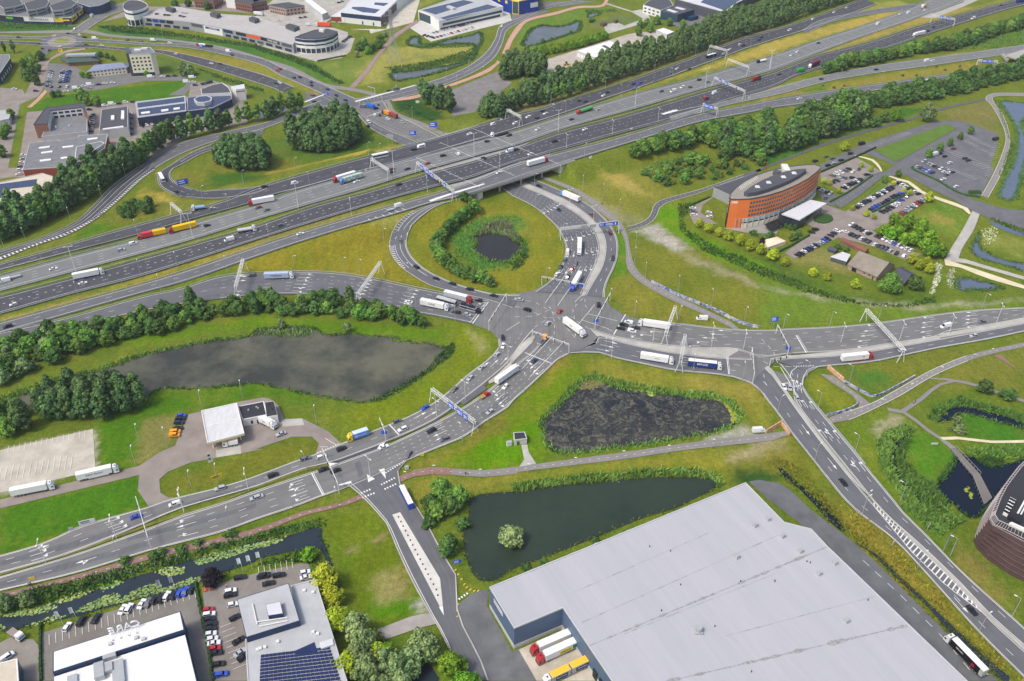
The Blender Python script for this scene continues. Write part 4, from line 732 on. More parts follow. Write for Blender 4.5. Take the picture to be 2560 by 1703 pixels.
# ---- 2 white-roofed showroom
B=Bld('white roofed showroom with big letters on its roof edge, bottom left','D0 470 1305 1610 945 1645 1112 470 1492',9.0,W_BLUE,R_WHITE,'showroom','building',None)
B.slab('D0 475 1528 1652 1150 1775 1640 1500 1760 480 1790',0,7.2,W_BLUE,'rear_wall');B.slab('D0 480 1530 1648 1156 1765 1640 1500 1750 485 1780',7.2,7.35,R_WHITE,'rear_roof')
B.h=7.2
for px,d in (('D0 895 1500',(3,6,2.2)),('D0 970 1470',(3,3.4,1.8)),('D0 985 1370',(4,1.6,1.8)),('D0 1060 1500',(3.6,9,1.2)),('D0 650 1560',(3,3,.8))):B.unit(px,d,METAL_G,7.35)
B.h=9.0
for px in ('D0 1215 1190','D0 985 1245','D0 1280 1200'):B.unit(px,(1.2,1.2,.9),W_LGREY,9.1,name='roof_vent')
q0,q1=G(P('D0 970 1165')[0],9.0),G(P('D0 1255 1080')[0],9.0);d=(q0-q1)[:2];L_=np.linalg.norm(d);d /= L_;nn=np.array((d[1],-d[0]))
for k,ch in enumerate('CARE'):
    o=bpy.data.objects.new('lettering',text_mesh(ch,4.2,LETTER_W,.2));COL.objects.link(o);o.parent=B.root;p=q1[:2]+d*L_*(k+.5)/4;l=B.root.location
    o.matrix_local=Matrix(((d[0],0,nn[0],p[0]-l[0]),(d[1],0,nn[1],p[1]-l[1]),(0,1,0,11.0),(0,0,0,1)))
    mb=MB();mb.box((p[0],p[1],9.0),(.1,.1,1.8));mb.bar((p[0],p[1],11.5),(p[0]-nn[0]*2.6,p[1]-nn[1]*2.6,9.1),.06);mb.box((p[0]-nn[0]*2.6,p[1]-nn[1]*2.6,9.1),(.7,.4,.25));part(mb,'letter_bracket',METAL_G,B.root)
# ---- 3 office with solar panels
B=Bld('flat grey office with blue solar panels beside lime green trees','D1 310 722 530 666 840 1660 -60 1780 -95 1200 390 1055',7.0,W_BLUE,R_PGREY,'office_building','office',W_LGREY,.35)
B.slab('D0 2110 838 D1 290 694 390 1030 D0 2192 1178',0,10.0,W_BLUE,'upper_wall');B.slab('D0 2116 842 D1 286 700 383 1026 D0 2197 1172',10.0,10.12,R_PGREY,'upper_roof')
B.h=10;B.slab('D1 85 885 215 855 240 965 108 985',10.1,12.2,W_BLUE,'plant_room');B.slab('D1 88 887 213 858 237 962 110 982',12.2,12.3,R_LIGHT,'plant_room_roof')
for a,b in (('D1 10 1040','D1 280 1000'),('D0 2250 880','D1 10 1060'),('D1 30 1080','D1 280 1030')):
    mb=MB();mb.bar(G(P(a)[0],10.6),G(P(b)[0],10.6),.22,0,6);part(mb,'roof_pipe',METAL_W,B.root)
B.h=7
A4=[G(p,7.4) for p in P('D1 40 1345 660 1270 800 1700 20 1790')]
for k in range(15):
    t=k/14;a=A4[0]*(1-t)+A4[3]*t;b=A4[1]*(1-t)+A4[2]*t;mb=MB();n=17;u=(b-a)/n;rz=math.atan2(u[1],u[0]);W_=np.linalg.norm(u[:2])
    v=(A4[3]-A4[0])/14;D_=np.linalg.norm(v[:2])
    for i in range(n):
        c=a+u*(i+.5);mb.box((c[0],c[1],7.25),(W_*.90,D_*.78,.12),rz)
    part(mb,'solar_panel_row',mat('solar_blue',lin(34,46,86),.25,.5,.15,.8) if 'solar_blue' not in bpy.data.materials else bpy.data.materials['solar_blue'],B.root)
B.sheet('D1 340 1300 520 1220 545 1300 360 1345',bpy.data.materials['solar_blue'],'solar_panel_row',.3);B.sheet('D1 565 1225 680 1185 692 1240 580 1278',R_LIGHT,'skylight',1.0)
for px in ('D1 430 770','D1 510 785','D1 510 1140','D1 550 1155','D1 75 800','D1 55 915','D1 40 1285','D1 80 1275','D1 15 1295','D1 195 1225'):B.unit(px,(1,1,.8),METAL_W)
# ---- 4 corner block
B=Bld('small flat roofed block with blue wall cut by bottom left corner','D0 -200 1465 155 1372 178 1720 -200 1760',6,W_STEEL,R_BEIGE,'office_building','building',W_WHITE,.4);B.wins(1,6,3.4,5,None,.7);B.wins(1,6,.8,2.6,None,.7)
# ---- 5 petrol station
yf=mat('yellow_fascia',lin(238,206,120),.5,.3,.03);root=empty('petrol_station',tuple(G((556,1070))[:2])+(0,),0,'petrol station canopy with pale grey roof and yellow front edge','petrol station')
cp='C0 1795 672 2110 603 2177 872 1848 958';C_=Bld('',cp,5.6,yf,mat('canopy_roof',lin(204,205,205),.7,.3,.1,.8,streak=(1.4,.3,1)),z0=4.7,root=root,par=W_WHITE,ph=.5,wname='fascia')
C_.band(0,0,1,4.7,5.62,W_WHITE,'fascia_panel');C_.band(3,0,1,4.7,5.62,W_WHITE,'fascia_panel');C_.band(1,0,1,4.7,5.62,W_WHITE,'fascia_panel')
ma,mb_=(C_.poly[0]+C_.poly[3])/2,(C_.poly[1]+C_.poly[2])/2;mb=MB();mb.bar((*ma,5.75),(*mb_,5.75),.25);part(mb,'roof_ridge',W_WHITE,root)
for s_ in (.12,.38,.62,.88):
    for t_ in (.12,.5,.86):
        p=(C_.poly[0]*(1-s_)+C_.poly[1]*s_)*(1-t_)+(C_.poly[3]*(1-s_)+C_.poly[2]*s_)*t_
        mb=MB();mb.box((*p,0),(.5,.5,4.8));part(mb,'column',METAL_W,root)
        if s_ in (.38,.62) and t_ > .4:
            mb=MB();mb.box((p[0]+1.4,p[1],.2),(1.2,.7,1.7));mb.box((p[0]+1.4,p[1]-.02,1.9),(1.0,.5,.35));tag(mb.build('fuel_pump',METAL_W),'white fuel pump under petrol canopy near a column','fuel pump','fuel pumps under the canopy')
B=Bld('low white petrol station shop with black roof','C0 2120 630 C1 68 584 98 705 C0 2160 748',4,W_WHITE,R_BLACK,'petrol_shop','shop',W_WHITE,.2);B.wins(2,2,.8,2.6,None,.3,.2,.8);B.band(2,.55,.62,0,2.4,W_BLUE,'door')
B.slab('C1 76 590 158 578 192 706 92 722',0,4.6,W_WHITE,'annex_wall');B.slab('C1 79 592 156 581 188 702 95 718',4.6,4.7,R_BLACK,'annex_roof')
for px in ('C0 2215 665','C0 2285 640','C1 20 650','C1 120 620','C1 150 660'):B.unit(px,(.7,.7,.6),METAL_G,name='roof_vent')
# ---- 6 utility cabin
B=Bld('tiny concrete utility cabin with black roof near weedy pond','C2 12 862 112 856 134 916 20 930',3,mat('pale_concrete_wall',lin(196,190,172),.8,.2,.08),R_BLACK,'utility_cabin','cabin',W_LGREY,.15);B.band(2,.2,.42,0,2.1,W_DGREY,'door')
# ---- 7 hotel
HZ='@1790,400,6.932 '
hot=[G(p,19.5) for p in P(HZ+'232 640 250 690 400 690 600 680 900 622 1150 547 1400 440 1600 330 1750 215 1812 150 1808 118 1700 85 1500 95 1200 130 900 200 700 270 500 370 350 480 262 575')]
B=Bld('boat shaped orange hotel with rows of windows and grey roof',hot,19.5,W_ORANGE,roofmat('hotel_roof',lin(150,144,134),.1),'hotel','hotel',W_DGREY,.5)
nW={1:0,2:3,3:12,4:11,5:12,6:12,7:12,8:8}
for i,n_ in nW.items():
    if not n_:continue
    for z in (16.2,13.4,10.6,7.9): 
        if n_ < 5:continue
        B.band(i,0,1,z,z+1.3,W_TAN,'window_band',.06)
        for k in range(min(n_,6)):B.band(i,(k+.25)/min(n_,6),(k+.62)/min(n_,6),z+.05,z+1.2,GLASS,'window',.1)
    if n_ > 5 or n_ == 3:
        B.band(i,0 if n_ > 5 else .6,1,.2,3.0,W_CREAM,'sunblind',.5);B.band(i,0 if n_ > 5 else .6,1,3.0,4.0,GLASS,'glazing',.12);B.band(i,0 if n_ > 5 else .6,1,4.0,6.6,mat('pale_glazing',lin(190,206,204),.3,.5,.05) if 'pale_glazing' not in bpy.data.materials else bpy.data.materials['pale_glazing'],'glazing',.12)
        for k in range(3):B.band(i,k/3,k/3+.05,0,6.7,METAL_G,'pillar',.6)
B.band(0,0,1,0,19.2,W_BLACK,'sign_strip',.15)
for k,ch in enumerate('HOTEL'):B.text(0,ch,.5,18.2-k*1.9,1.9,LETTER_W,.35)
B.band(1,.2,.9,17,18.4,W_WHITE,'sign_panel')
mb=MB();mb.prism([G(p,22)[:2] for p in P(HZ+'488 562 560 580 700 562 900 505 1100 432 1300 345 1450 262 1562 180 1562 155 1400 165 1200 205 1000 268 800 355 620 460')],19.5,22);part(mb,'upper_storey',W_DGREY,B.root)
mb=MB();mb.prism([G(p,22.15)[:2] for p in P(HZ+'480 558 560 576 700 558 900 500 1100 427 1300 340 1450 257 1568 175 1568 150 1400 160 1200 200 1000 263 800 350 615 455')],22.0,22.15);part(mb,'upper_roof',R_DARK,B.root)
B.h=22.1
for px in ('720 470','915 395','1170 300','1355 232'):B.unit(HZ+px,(3,3,.7),R_LIGHT,name='skylight',top=.6)
B.h=19.5;B.slab(HZ+'990 195 1080 230 1130 190 1040 160',19.6,22,W_DGREY,'plant_room');B.unit(HZ+'1200 175',(10,4,2),METAL_W);B.unit(HZ+'870 170',(.6,.6,5),W_RED,name='antenna')
mb=MB()
for k in range(12):
    a,b=G((1790+(440+26*k)/6.932,400+(520-18*k)/6.932),19.7),G((1790+(400+26*k)/6.932,400+(460-16*k)/6.932),19.7);mb.bar(a,b,.15)
part(mb,'roof_rack',METAL_W,B.root)
B.slab(HZ+'-40 470 560 268 725 200 690 262 490 375 345 478 236 600',0,7,W_GREY,'rear_wing');B.slab(HZ+'-34 470 560 272 718 205 684 262 484 375 340 478 234 594',7.0,7.15,R_DARK,'rear_wing_roof')
B.slab(HZ+'1140 932 1640 690 1922 748 1452 1035',6.2,7.0,R_LIGHT,'entrance_canopy');B.slab(HZ+'1110 915 1300 850 1560 990 1440 1052',0,6.1,GLASS,'entrance_hall')
for px in ('1840 760','1700 720','1560 960'):
    mb=MB();p=G(P(HZ+px)[0],6.2);mb.bar((p[0],p[1],0),(p[0],p[1],6.3),.25,0,8);part(mb,'column',W_DGREY,B.root)
# terrace umbrellas (dark flat awnings), marquee
for a in ('840 1120 960 1060 1060 1160 950 1230','950 1070 1040 1030 1140 1120 1060 1160','1040 1030 1120 1010 1190 1090 1130 1130'):
    c=sum(G(p,2.7) for p in P(HZ+a))/4;o=empty('awning',(c[0],c[1],0),0,{'8':'dark grey terrace awning nearest the hotel corner','9':'dark grey terrace awning between two others','1':'dark grey terrace awning nearest the glass entrance hall'}[a[0]],'awning','terrace awnings')
    mb=MB();q=[G(p,2.7)[:2] for p in P(HZ+a)];mb.prism(q,2.6,2.75);part(mb,'awning_cover',W_BLACK,o);mb=MB();[mb.box((x[0],x[1],0),(.1,.1,2.6)) for x in q];part(mb,'awning_frame',METAL_G,o)
mq=[G(p,2.6) for p in P('B3 38 640 150 612 232 650 70 708')];c=sum(mq)/4;o=empty('marquee',(c[0],c[1],0),0,'cream marquee tent on the lawn before the hotel terrace','tent');mb=MB()
for i in range(4):mb.face([mq[i],mq[(i+1) % 4],(c[0],c[1],4.2)]);mb.face([(mq[i][0],mq[i][1],0),(mq[(i+1) % 4][0],mq[(i+1) % 4][1],0),mq[(i+1) % 4],mq[i]])
part(mb,'tent_canvas',mat('canvas',lin(236,216,190),.8,.2,.05),o)
# ---- 8 farmhouse
def gable(label,corners,he,hr,wall,roofm,name='farmhouse',cat='farmhouse',hip=0,over=.5):
    q=[G(p)[:2] for p in P(corners)];c=sum(q)/4;o=empty(name,(c[0],c[1],0),0,label,cat)
    mb=MB();mb.prism(q,0,he,bottom=False);m0,m1=(q[0]+q[3])/2,(q[1]+q[2])/2
    u=(m1-m0)/np.linalg.norm(m1-m0);ax=c+(c-c)
    r0,r1=m0+u*hip,m1-u*hip
    if not hip:mb.face([(*q[3],he),(*q[0],he),(*m0,hr-.1)]);mb.face([(*q[1],he),(*q[2],he),(*m1,hr-.1)])
    part(mb,'wall',wall,o);mb=MB();e=[c+(x-c)*(1+over/np.linalg.norm(x-c)*1.4) for x in q];ez=he-.15
    if not hip:r0,r1=r0-u*over,r1+u*over
    F_=[[(*e[0],ez),(*e[1],ez),(*r1,hr),(*r0,hr)],[(*e[2],ez),(*e[3],ez),(*r0,hr),(*r1,hr)]]
    if hip:F_ += [[(*e[1],ez),(*e[2],ez),(*r1,hr)],[(*e[3],ez),(*e[0],ez),(*r0,hr)]]
    for f in F_:mb.face(f);mb.face([(x,y,z-.25) for x,y,z in f[::-1]])
    part(mb,'roof',roofm,o);return o,q
o,q=gable('old farmhouse with thatched roof beside a round green tree','B3 780 900 1030 1008 1190 905 940 812',3.2,8.6,W_TAN,R_THATCH)
for s0,s1,z0,z1,m_,nm in ((.14,.3,0,2.6,W_BLACK,'barn_door'),(.16,.21,0,2.6,GLASS,'door_glass'),(.55,.6,1.4,2.1,GLASS,'window'),(.72,.77,1.4,2.1,GLASS,'window'),(.86,.9,0,2.1,W_BLACK,'door')):
    u=(q[1]-q[0]);L_=np.linalg.norm(u);u /= L_;n_=np.array((u[1],-u[0]));p=q[0]+u*L_*(s0+s1)/2+n_*.05;mb=MB();mb.box((p[0],p[1],z0),(L_*(s1-s0),.14,z1-z0),math.atan2(u[1],u[0]));part(mb,nm,m_,o)
gable('slate roofed annex behind the thatched farmhouse','B3 1175 1000 1275 1060 1365 985 1260 920',2.6,5.4,W_BRICK,R_SLATE,'annex','annex')
Bld('small glass pavilion with white roof next to the farmhouse','B3 632 790 735 750 806 774 772 832',3,W_DGREY,R_LIGHT,'pavilion','pavilion',METAL_W,.15)
gable('long low shed with reddish tiled roof behind the farmhouse','B3 715 672 925 770 960 752 745 655',2.3,3.4,W_BRICK,roofmat('red_tiles',lin(128,86,72),.12),'shed','shed')
gable('small dark garden shed on the farmhouse lawn','B3 600 745 660 765 690 750 630 728',2,2.8,W_DGREY,R_DARK,'shed','shed')
# ---- 9 round brown building
RZ='@2420,1150,6.271 '
top=[G(p,24) for p in P(RZ+'900 20 800 110 700 240 560 430 450 640 370 850 342 930 400 1030 600 1120 880 1260 1250 1420 1700 1300 1800 500 1400 -100')]
bas=[G(p,0) for p in P(RZ+'620 380 560 450 480 560 330 740 200 960 110 1180 82 1270 130 1380 300 1560 620 1780 1250 2100 1900 1700 2000 900 1500 200')]
c=sum(bas)/len(bas);root=empty('round_office',(c[0],c[1],0),0,'round dark brown office tower with stacked balcony bands by lower right pond','office')
brown=mat('brown_slats',lin(92,70,70),.7,.3,.12,1.0);pale_rim=mat('pale_rim',lin(186,176,172),.6,.3,.06)
def ringlerp(t):return [(b*(1-t)+a*t)[:2] for a,b in zip(top,bas)]
def closed(p,k=5):
    p=np.array(p);q=spline(np.vstack([p[-1:],p,p[:2]]),(len(p)+2)*k);return [x for x in q[k:-k]]
for k in range(7):
    z0,z1=k*3.4,(k+1)*3.4
    mb=MB();pl=[np.array(x) for x in ringlerp(min(1,k/7+.02))];mb.prism(pl,z0,z1-1.0,bottom=False);part(mb,'slat_band',brown,root)
    mb=MB();mb.prism([c[:2]+(x-c[:2])*.985 for x in pl],z1-1.0,z1,bottom=False);part(mb,'window_band',GLASS,root)
    mb=MB();n_=len(pl)
    for i in range(n_):mb.bar((*pl[i],z1-.95),(*pl[(i+1) % n_],z1-.95),.14)
    part(mb,'rim',pale_rim,root)
mb=MB();tp=[x[:2] for x in top];mb.prism([c[:2]+(x-c[:2])*.97 for x in tp],23.8,24.0);part(mb,'roof',R_BLACK,root)
mb=MB();n_=len(tp);i2=[c[:2]+(x-c[:2])*.9 for x in tp];dn=[]
for i in range(n_):
    for t in (0,.2,.4,.6,.8):
        a=tp[i]*(1-t)+tp[(i+1) % n_]*t;b=i2[i]*(1-t)+i2[(i+1) % n_]*t;mb.bar((*a,24.6),(*b,24.6),.1)
    mb.bar((*tp[i],24.6),(*tp[(i+1) % n_],24.6),.14);mb.bar((*i2[i],24.6),(*i2[(i+1) % n_],24.6),.14);mb.bar((*i2[i],24),(*i2[i],24.6),.1)
part(mb,'roof_rack',pale_rim,root)
cu=[G(p,25) for p in P(RZ+'550 830 620 870 750 640 660 590')];mb=MB();mb.prism([x[:2] for x in cu],24.1,25.4);ch=part(mb,'chiller',METAL_W,root)
for i in range(5):
    for j in range(2):
        p=(cu[0]*(1-(j*.5+.25))+cu[1]*(j*.5+.25))*(1-(i+.5)/5)+(cu[3]*(1-(j*.5+.25))+cu[2]*(j*.5+.25))*(i+.5)/5;mb=MB();mb.bar((p[0],p[1],25.38),(p[0],p[1],25.5),.7,0,8);part(mb,'fan',SIGN_BK,ch)
for a in ('640 1000 680 985 1000 1130 960 1150','740 880 770 890 930 600 900 590','790 900 815 910 960 640 935 630'):mb=MB();mb.prism([G(p,25)[:2] for p in P(RZ+a)],24.1,25.5);part(mb,'roof_duct',METAL_W,root)
mb=MB();mb.prism([G(p,25)[:2] for p in P(RZ+'620 900 700 850 850 900 800 1010')],24.1,26);part(mb,'plant_room',W_BLACK,root)
# ---- 10 northern business park
B=Bld('long retail block with black, white and yellow sign band, top left corner','A0 -300 105 200 150 480 158 628 160 738 72 720 40 480 60 200 40 -300 0',7,W_BLUE,R_GREY,'retail_block','shop building',W_LGREY,.3)
B.band(1,.02,.98,2.6,6.6,W_WHITE,'sign_panel');B.text(1,'KEUKENMAXX',.5,4.6,3.2,LETTER_D);B.band(0,0,1,2.6,6.6,W_BLACK,'sign_panel');B.band(0,.7,.82,3.4,5.8,mat('green_sign',lin(90,170,60)),'sign_panel',.14);B.band(2,0,.5,2.6,6.6,W_YELLOW,'sign_panel');B.band(2,.5,.98,2.6,6.6,W_BLACK,'sign_panel');B.band(2,.3,.9,3.8,5.2,W_YELLOW,'sign_panel',.14);B.band(3,.02,.45,2.6,6.6,W_YELLOW,'sign_panel');B.band(3,.6,.95,2.6,6.6,W_YELLOW,'sign_panel');B.band(3,.1,.35,3.8,5.2,W_BLACK,'sign_panel',.14);B.band(3,.68,.9,3.8,5.2,W_BLACK,'sign_panel',.14)
for s_,lb in (('A0 -60 10 170 -20 205 40 120 62 30 75','leftmost dark roofed curved office on the retail block'),('A0 215 30 400 -25 440 15 410 60 320 85 245 95','middle dark roofed curved office on the retail block'),('A0 440 50 620 -10 685 25 640 65 560 90 470 100','dark roofed curved office at the yellow end of the retail block')):
    b2=Bld(lb,s_,14,W_GREY,R_DARK,'curved_office','office',W_LGREY,.3,z0=7.05);[b2.band(i,.1,.9,11.5,12.6,GLASS,'window_band') for i in (2,3,4)];[b2.band(i,.1,.9,8.6,9.8,GLASS,'window_band') for i in (2,3,4)]
B=Bld('dark blue warehouse with flat roof at the top edge behind the junction road','A0 690 25 700 -60 960 -60 975 10 890 50 800 62',9,W_BLUE,R_GREY,'warehouse','warehouse',W_LGREY,.3)
B=Bld('long low shopping mall with rooftop parking and shop signs along its front','A0 1258 152 1700 197 1980 250 2281 312 A1 60 325 330 398 400 300 A1 0 150 A0 1990 130 1560 62 1410 80',8.5,W_GREY,mat('parking_deck',lin(178,174,170),.8,.2,.08,.3),'shopping_mall','mall',W_LGREY,.5)
for i,sg in ((0,((.1,.2,W_BLACK),(.22,.34,W_ROYAL),(.36,.48,W_BLUE),(.5,.64,W_BLACK))),(1,((.0,.36,W_DGREY),(.4,.98,W_WHITE))),(2,((.02,.3,W_BLUE),(.4,.7,W_BLACK),(.72,1,W_ORED))),(3,((0,.62,W_ORED),(.64,1,W_BLACK))),(4,((0,.55,W_BLACK),(.62,.95,W_DGREY)))):
    for a,b,m_ in sg:B.band(i,a,b,4.6 if m_ is not W_WHITE else .6,7.6,m_,'sign_panel')
B.band(1,.45,.9,4.9,6.9,W_ROYAL,'sign_panel',.14);B.text(1,'BADKAMERS',.7,5.9,2.0,LETTER_W,.3);B.text(4,'SWISS SENSE',.32,6.1,2.6,LETTER_W,.3)
for i,n_ in ((0,5),(2,4),(3,4),(4,3)):B.wins(i,n_,.6,3.2,None,.7)
R1=closed([G(p,15)[:2] for p in P('A0 1098 72 1108 30 1150 8 1215 2 1312 42 1300 72 1190 106 1125 98')],3);b2=Bld('white round corner tower with dark roof at the left end of the mall',R1,15,W_WHITE,R_DARK,'corner_tower','tower',W_WHITE,.6)
n_=len(R1)
for i in range(n_):b2.band(i,0,1,11.6,13.2,W_BLUE,'window_band',.1);b2.band(i,.1,.9,1.0,6.4,GLASS,'glazing',.1)
E1=[G(p,14)[:2] for p in P('A1 345 335 430 348 520 350 610 340 680 318 728 284 640 262 520 270')];b2=Bld('white curved office with dark blue window bands at right end of the mall',E1,14,W_WHITE,R_DARK,'curved_office','office',W_DGREY,.5)
for i in range(5):b2.band(i,0,1,10.8,13.2,W_BLUE,'window_band');b2.band(i,.02,.98,7.6,8.9,GLASS,'window_band');b2.band(i,.02,.98,.8,5.0,GLASS,'glazing');[b2.band(i,k/2,k/2+.06,0,5.2,W_WHITE,'pillar',.3) for k in range(2)]
b2.unit('A1 590 285',(5,3,2.4),METAL_W)
for s_,lb in (('A0 1470 70 1500 58 1565 72 1530 88','leftmost'),('A0 1868 118 1905 102 1965 120 1930 138','second'),('A0 2215 160 2250 145 2310 165 2270 182','third'),('A1 260 225 300 208 388 235 340 256','rightmost')):
    x=Bld('small grey stair hut on the mall roof, %s of four' % lb,s_,12,W_DGREY,R_DARK,'stair_hut','hut',None,z0=8.6,group='stair huts on the mall roof');x.band(0,.1,.9,9,10.6,GLASS,'glazing')
B=Bld('pale five storey hotel tower with square windows and dark stair tower','A0 1150 492 1340 482 1382 470 1340 425 1160 432',19,W_CREAM,R_GREY,'hotel_tower','building',W_LGREY,.5)
for z in (15.2,12,8.8,5.6):B.wins(0,5,z,z+1.5,None,.5)
B.slab('A0 1114 428 1150 424 1162 470 1122 478',0,20,W_DGREY,'stair_tower');B.unit('A0 1230 455',(6,3,1.5),METAL_W);B.unit('A0 1290 440',(5,3,1.2),METAL_W);B.band(0,0,1,.4,3.2,GLASS,'glazing')
o,q=gable('long cream motel wing with blue grey hipped roof','A0 800 694 1135 655 1170 628 850 655',5.6,9,W_CREAM,R_BLUE,'motel_wing','building',4,1.0)
u=(q[1]-q[0]);L_=np.linalg.norm(u);u /= L_;n_=np.array((u[1],-u[0]))
for k in range(10):
    for z in (1.2,3.8):p=q[0]+u*L_*(k+.6)/10.4+n_*.05;mb=MB();mb.box((p[0],p[1],z),(1.2,.14,1.1),math.atan2(u[1],u[0]));part(mb,'window',GLASS,o)
o,q=gable('dark roofed restaurant with brown brick front among parked cars','A0 620 590 880 575 860 525 540 545',3.4,6.4,W_BRICK,R_GREEN,'restaurant','restaurant',9,1.0);mb=MB();p=(q[0]+q[2])/2;mb.box((p[0],p[1],6.2),(26,6,1.6),.1);part(mb,'roof_unit',METAL_G,o)
B=Bld('navy blue warehouse cut by the left edge of the picture','A0 -200 500 82 486 90 520 -10 668 -200 720',8,W_BLUE,R_GREY,'warehouse','warehouse',W_LGREY,.3);B.wins(2,6,1,4,W_WHITE,.35,name='roller_door')
B=Bld('brown brick office block with dark L shaped roof and white inner court','A0 300 1110 405 962 750 920 782 1030 730 960 445 990 425 1105',11,W_BRICK,R_DARK,'office_building','office',W_DGREY,.4)
for k in range(5):
    for z in (8.2,5.2):B.band(4,.06+k*.19,.2+k*.19,z,z+1.6,GLASS,'window',.2)
B.band(4,0,1,3.5,10.6,W_WHITE,'court_wall',.1);B.band(5,0,1,3.5,10.6,W_WHITE,'court_wall',.1)
b2=Bld('low grey roofed hall filling the court of the brown brick office','A0 435 1085 470 1035 780 1012 775 1175 370 1220',5,W_LGREY,R_GREY,'hall','hall',W_LGREY,.3)
for px in ('A0 500 1140','A0 618 1128','A0 560 1045'):b2.unit(px,(1,1,1.2),METAL_W)
B=Bld('dark roofed shop with two white skylights beside a row of parked cars','A0 905 980 1138 950 1142 1138 885 1166',7,W_LGREY,R_DARK,'shop_hall','shop building',W_LGREY,.4)
for s_ in ('A0 1080 985 1105 982 1107 1018 1080 1020','A0 1078 1022 1105 1020 1107 1055 1077 1058','A0 988 1028 1018 1026 1018 1062 988 1065','A0 915 1145 1098 1120 1100 1130 915 1155'):B.sheet(s_,R_WHITE,'skylight',.9)
B=Bld('dark blue car dealership under a roof covered in solar panels','A0 1205 912 1650 856 1660 990 1225 1050',7,W_BLUE,R_PGREY,'dealership','showroom',W_LGREY,.3)
for s_ in ('A0 1222 918 1640 865 1642 905 1226 960','A0 1230 975 1648 920 1650 980 1236 1032'):B.sheet(s_,R_SOLAR,'solar_array')
for s_ in ('A0 1255 1000 1335 990 1335 1005 1258 1015','A0 1435 978 1500 968 1500 985 1437 994','A0 1545 962 1600 955 1602 970 1546 978'):B.sheet(s_,R_WHITE,'skylight',.7)
for k in range(5):B.band(2,.05+k*.19,.18+k*.19,.5,4,GLASS,'window')
b2=Bld('grey solar roofed showroom wing with a round tower hidden by trees','A0 1668 872 1880 845 2060 832 2066 880 1900 960 1672 990',6,W_BLUE,R_SOLAR,'showroom','showroom',W_LGREY,.3);b2.slab('A0 1725 880 1770 855 1840 850 1890 870 1880 900 1820 915 1755 912',6.1,9,W_LGREY,'round_tower');b2.slab('A0 1735 880 1775 860 1838 856 1878 872 1868 895 1815 908 1760 906',9,9.1,R_SOLAR,'round_tower_roof')
B=Bld('dark curved roof hall with white rim beside a white advertising wall','A0 1790 800 1880 765 1980 742 2035 780 2062 832 1930 838 1800 845',8,W_WHITE,R_DARK,'curved_hall','hall',W_WHITE,.6)
B=Bld('white angular wall building with red stripe by the motorway trees','A0 2055 775 2175 752 2180 790 2100 800',9,W_WHITE,R_LIGHT,'advertising_wall','building',W_WHITE,.3);B.band(2,0,1,6.8,7.6,W_RED,'stripe')
B=Bld('large flat grey roofed block with red brick base and white skylight strips','A0 262 1275 520 1248 525 1258 700 1225 705 1208 960 1200 935 1320 690 1480 205 1512',7,W_RED,R_GREY,'office_building','building',W_LGREY,.3)
for s_ in ('A0 345 1312 445 1298 443 1312 347 1324','A0 365 1355 468 1340 466 1354 367 1367','A0 352 1424 455 1412 453 1426 354 1440','A0 555 1305 655 1294 652 1306 557 1318','A0 540 1402 642 1388 640 1402 543 1416','A0 775 1235 870 1222 868 1236 777 1248'):B.sheet(s_,R_WHITE,'skylight',.6)
b2=Bld('white curved office front with two rows of dark windows below the poplars','A0 668 1410 800 1370 930 1278 900 1262 680 1310',9,W_WHITE,R_GREY,'curved_office','office',W_WHITE,.3)
for i in (0,1):b2.wins(i,7,6.2,7.4,None,.6);b2.wins(i,7,2.8,4.0,None,.6)
B=Bld('beige roofed hall with large black solar field by the left edge','B0 -300 160 0 132 375 52 530 98 395 200 300 240 0 350 -300 420',8,W_LGREY,R_BEIGE,'hall','hall',W_LGREY,.6);B.sheet('B0 -200 170 330 98 320 160 90 185 70 258 -200 290',R_SOLAR,'solar_array')
B=Bld('white roofed workshop cut by the left edge near a street','A0 -200 1010 100 978 80 1060 -200 1120',5,W_LGREY,R_PGREY,'workshop','building',W_LGREY,.3)
B=Bld('flat white roofed hall with red stripes and dark blue end wall','A1 755 112 1108 150 1250 10 1420 -110 1000 -120 870 -30',10,W_WHITE,R_LIGHT,'warehouse','warehouse',W_WHITE,.4);B.band(0,0,1,5.6,9.8,W_BLUE,'cladding_band');B.wins(0,2,.2,3.6,W_BLUE,.12,.4,.95,'roller_door')
for k in range(4):B.band(1,.1+k*.22,.13+k*.22,0,9.8,W_RED,'stripe',.2)
B.band(1,.0,1,1,8.6,W_DGREY,'cladding_band',.06);B.sheet('A1 860 62 950 62 1105 85 1060 118 950 108 850 75',R_SOLAR,'solar_array');B.sheet('A1 1060 22 1180 28 1140 54 1050 40',R_SOLAR,'solar_array')
Bld('low pale wing with red wall beside the striped hall','A1 668 148 755 150 790 160 860 60 840 40',5,W_RED,R_LIGHT,'low_wing','building',W_WHITE,.3)
B=Bld('white car showroom with green glass corner and solar roof','A1 1445 96 1565 142 1630 190 2202 62 2020 -30 1900 -60',9.5,W_WHITE,R_PGREY,'showroom','showroom',W_WHITE,.6);B.band(0,.05,.9,.6,8.6,GLASSG,'glazing');B.band(2,.05,.98,4.2,6.6,GLASSG,'window_band');B.band(2,.02,.95,.3,2.6,GLASS,'window_band');B.sheet('A1 1480 90 1850 0 1940 20 1600 130',R_SOLAR,'solar_array');B.sheet('A1 1640 160 2060 40 2150 62 1700 180',R_SOLAR,'solar_array');B.unit('A1 1740 80',(12,4,2),W_LGREY)
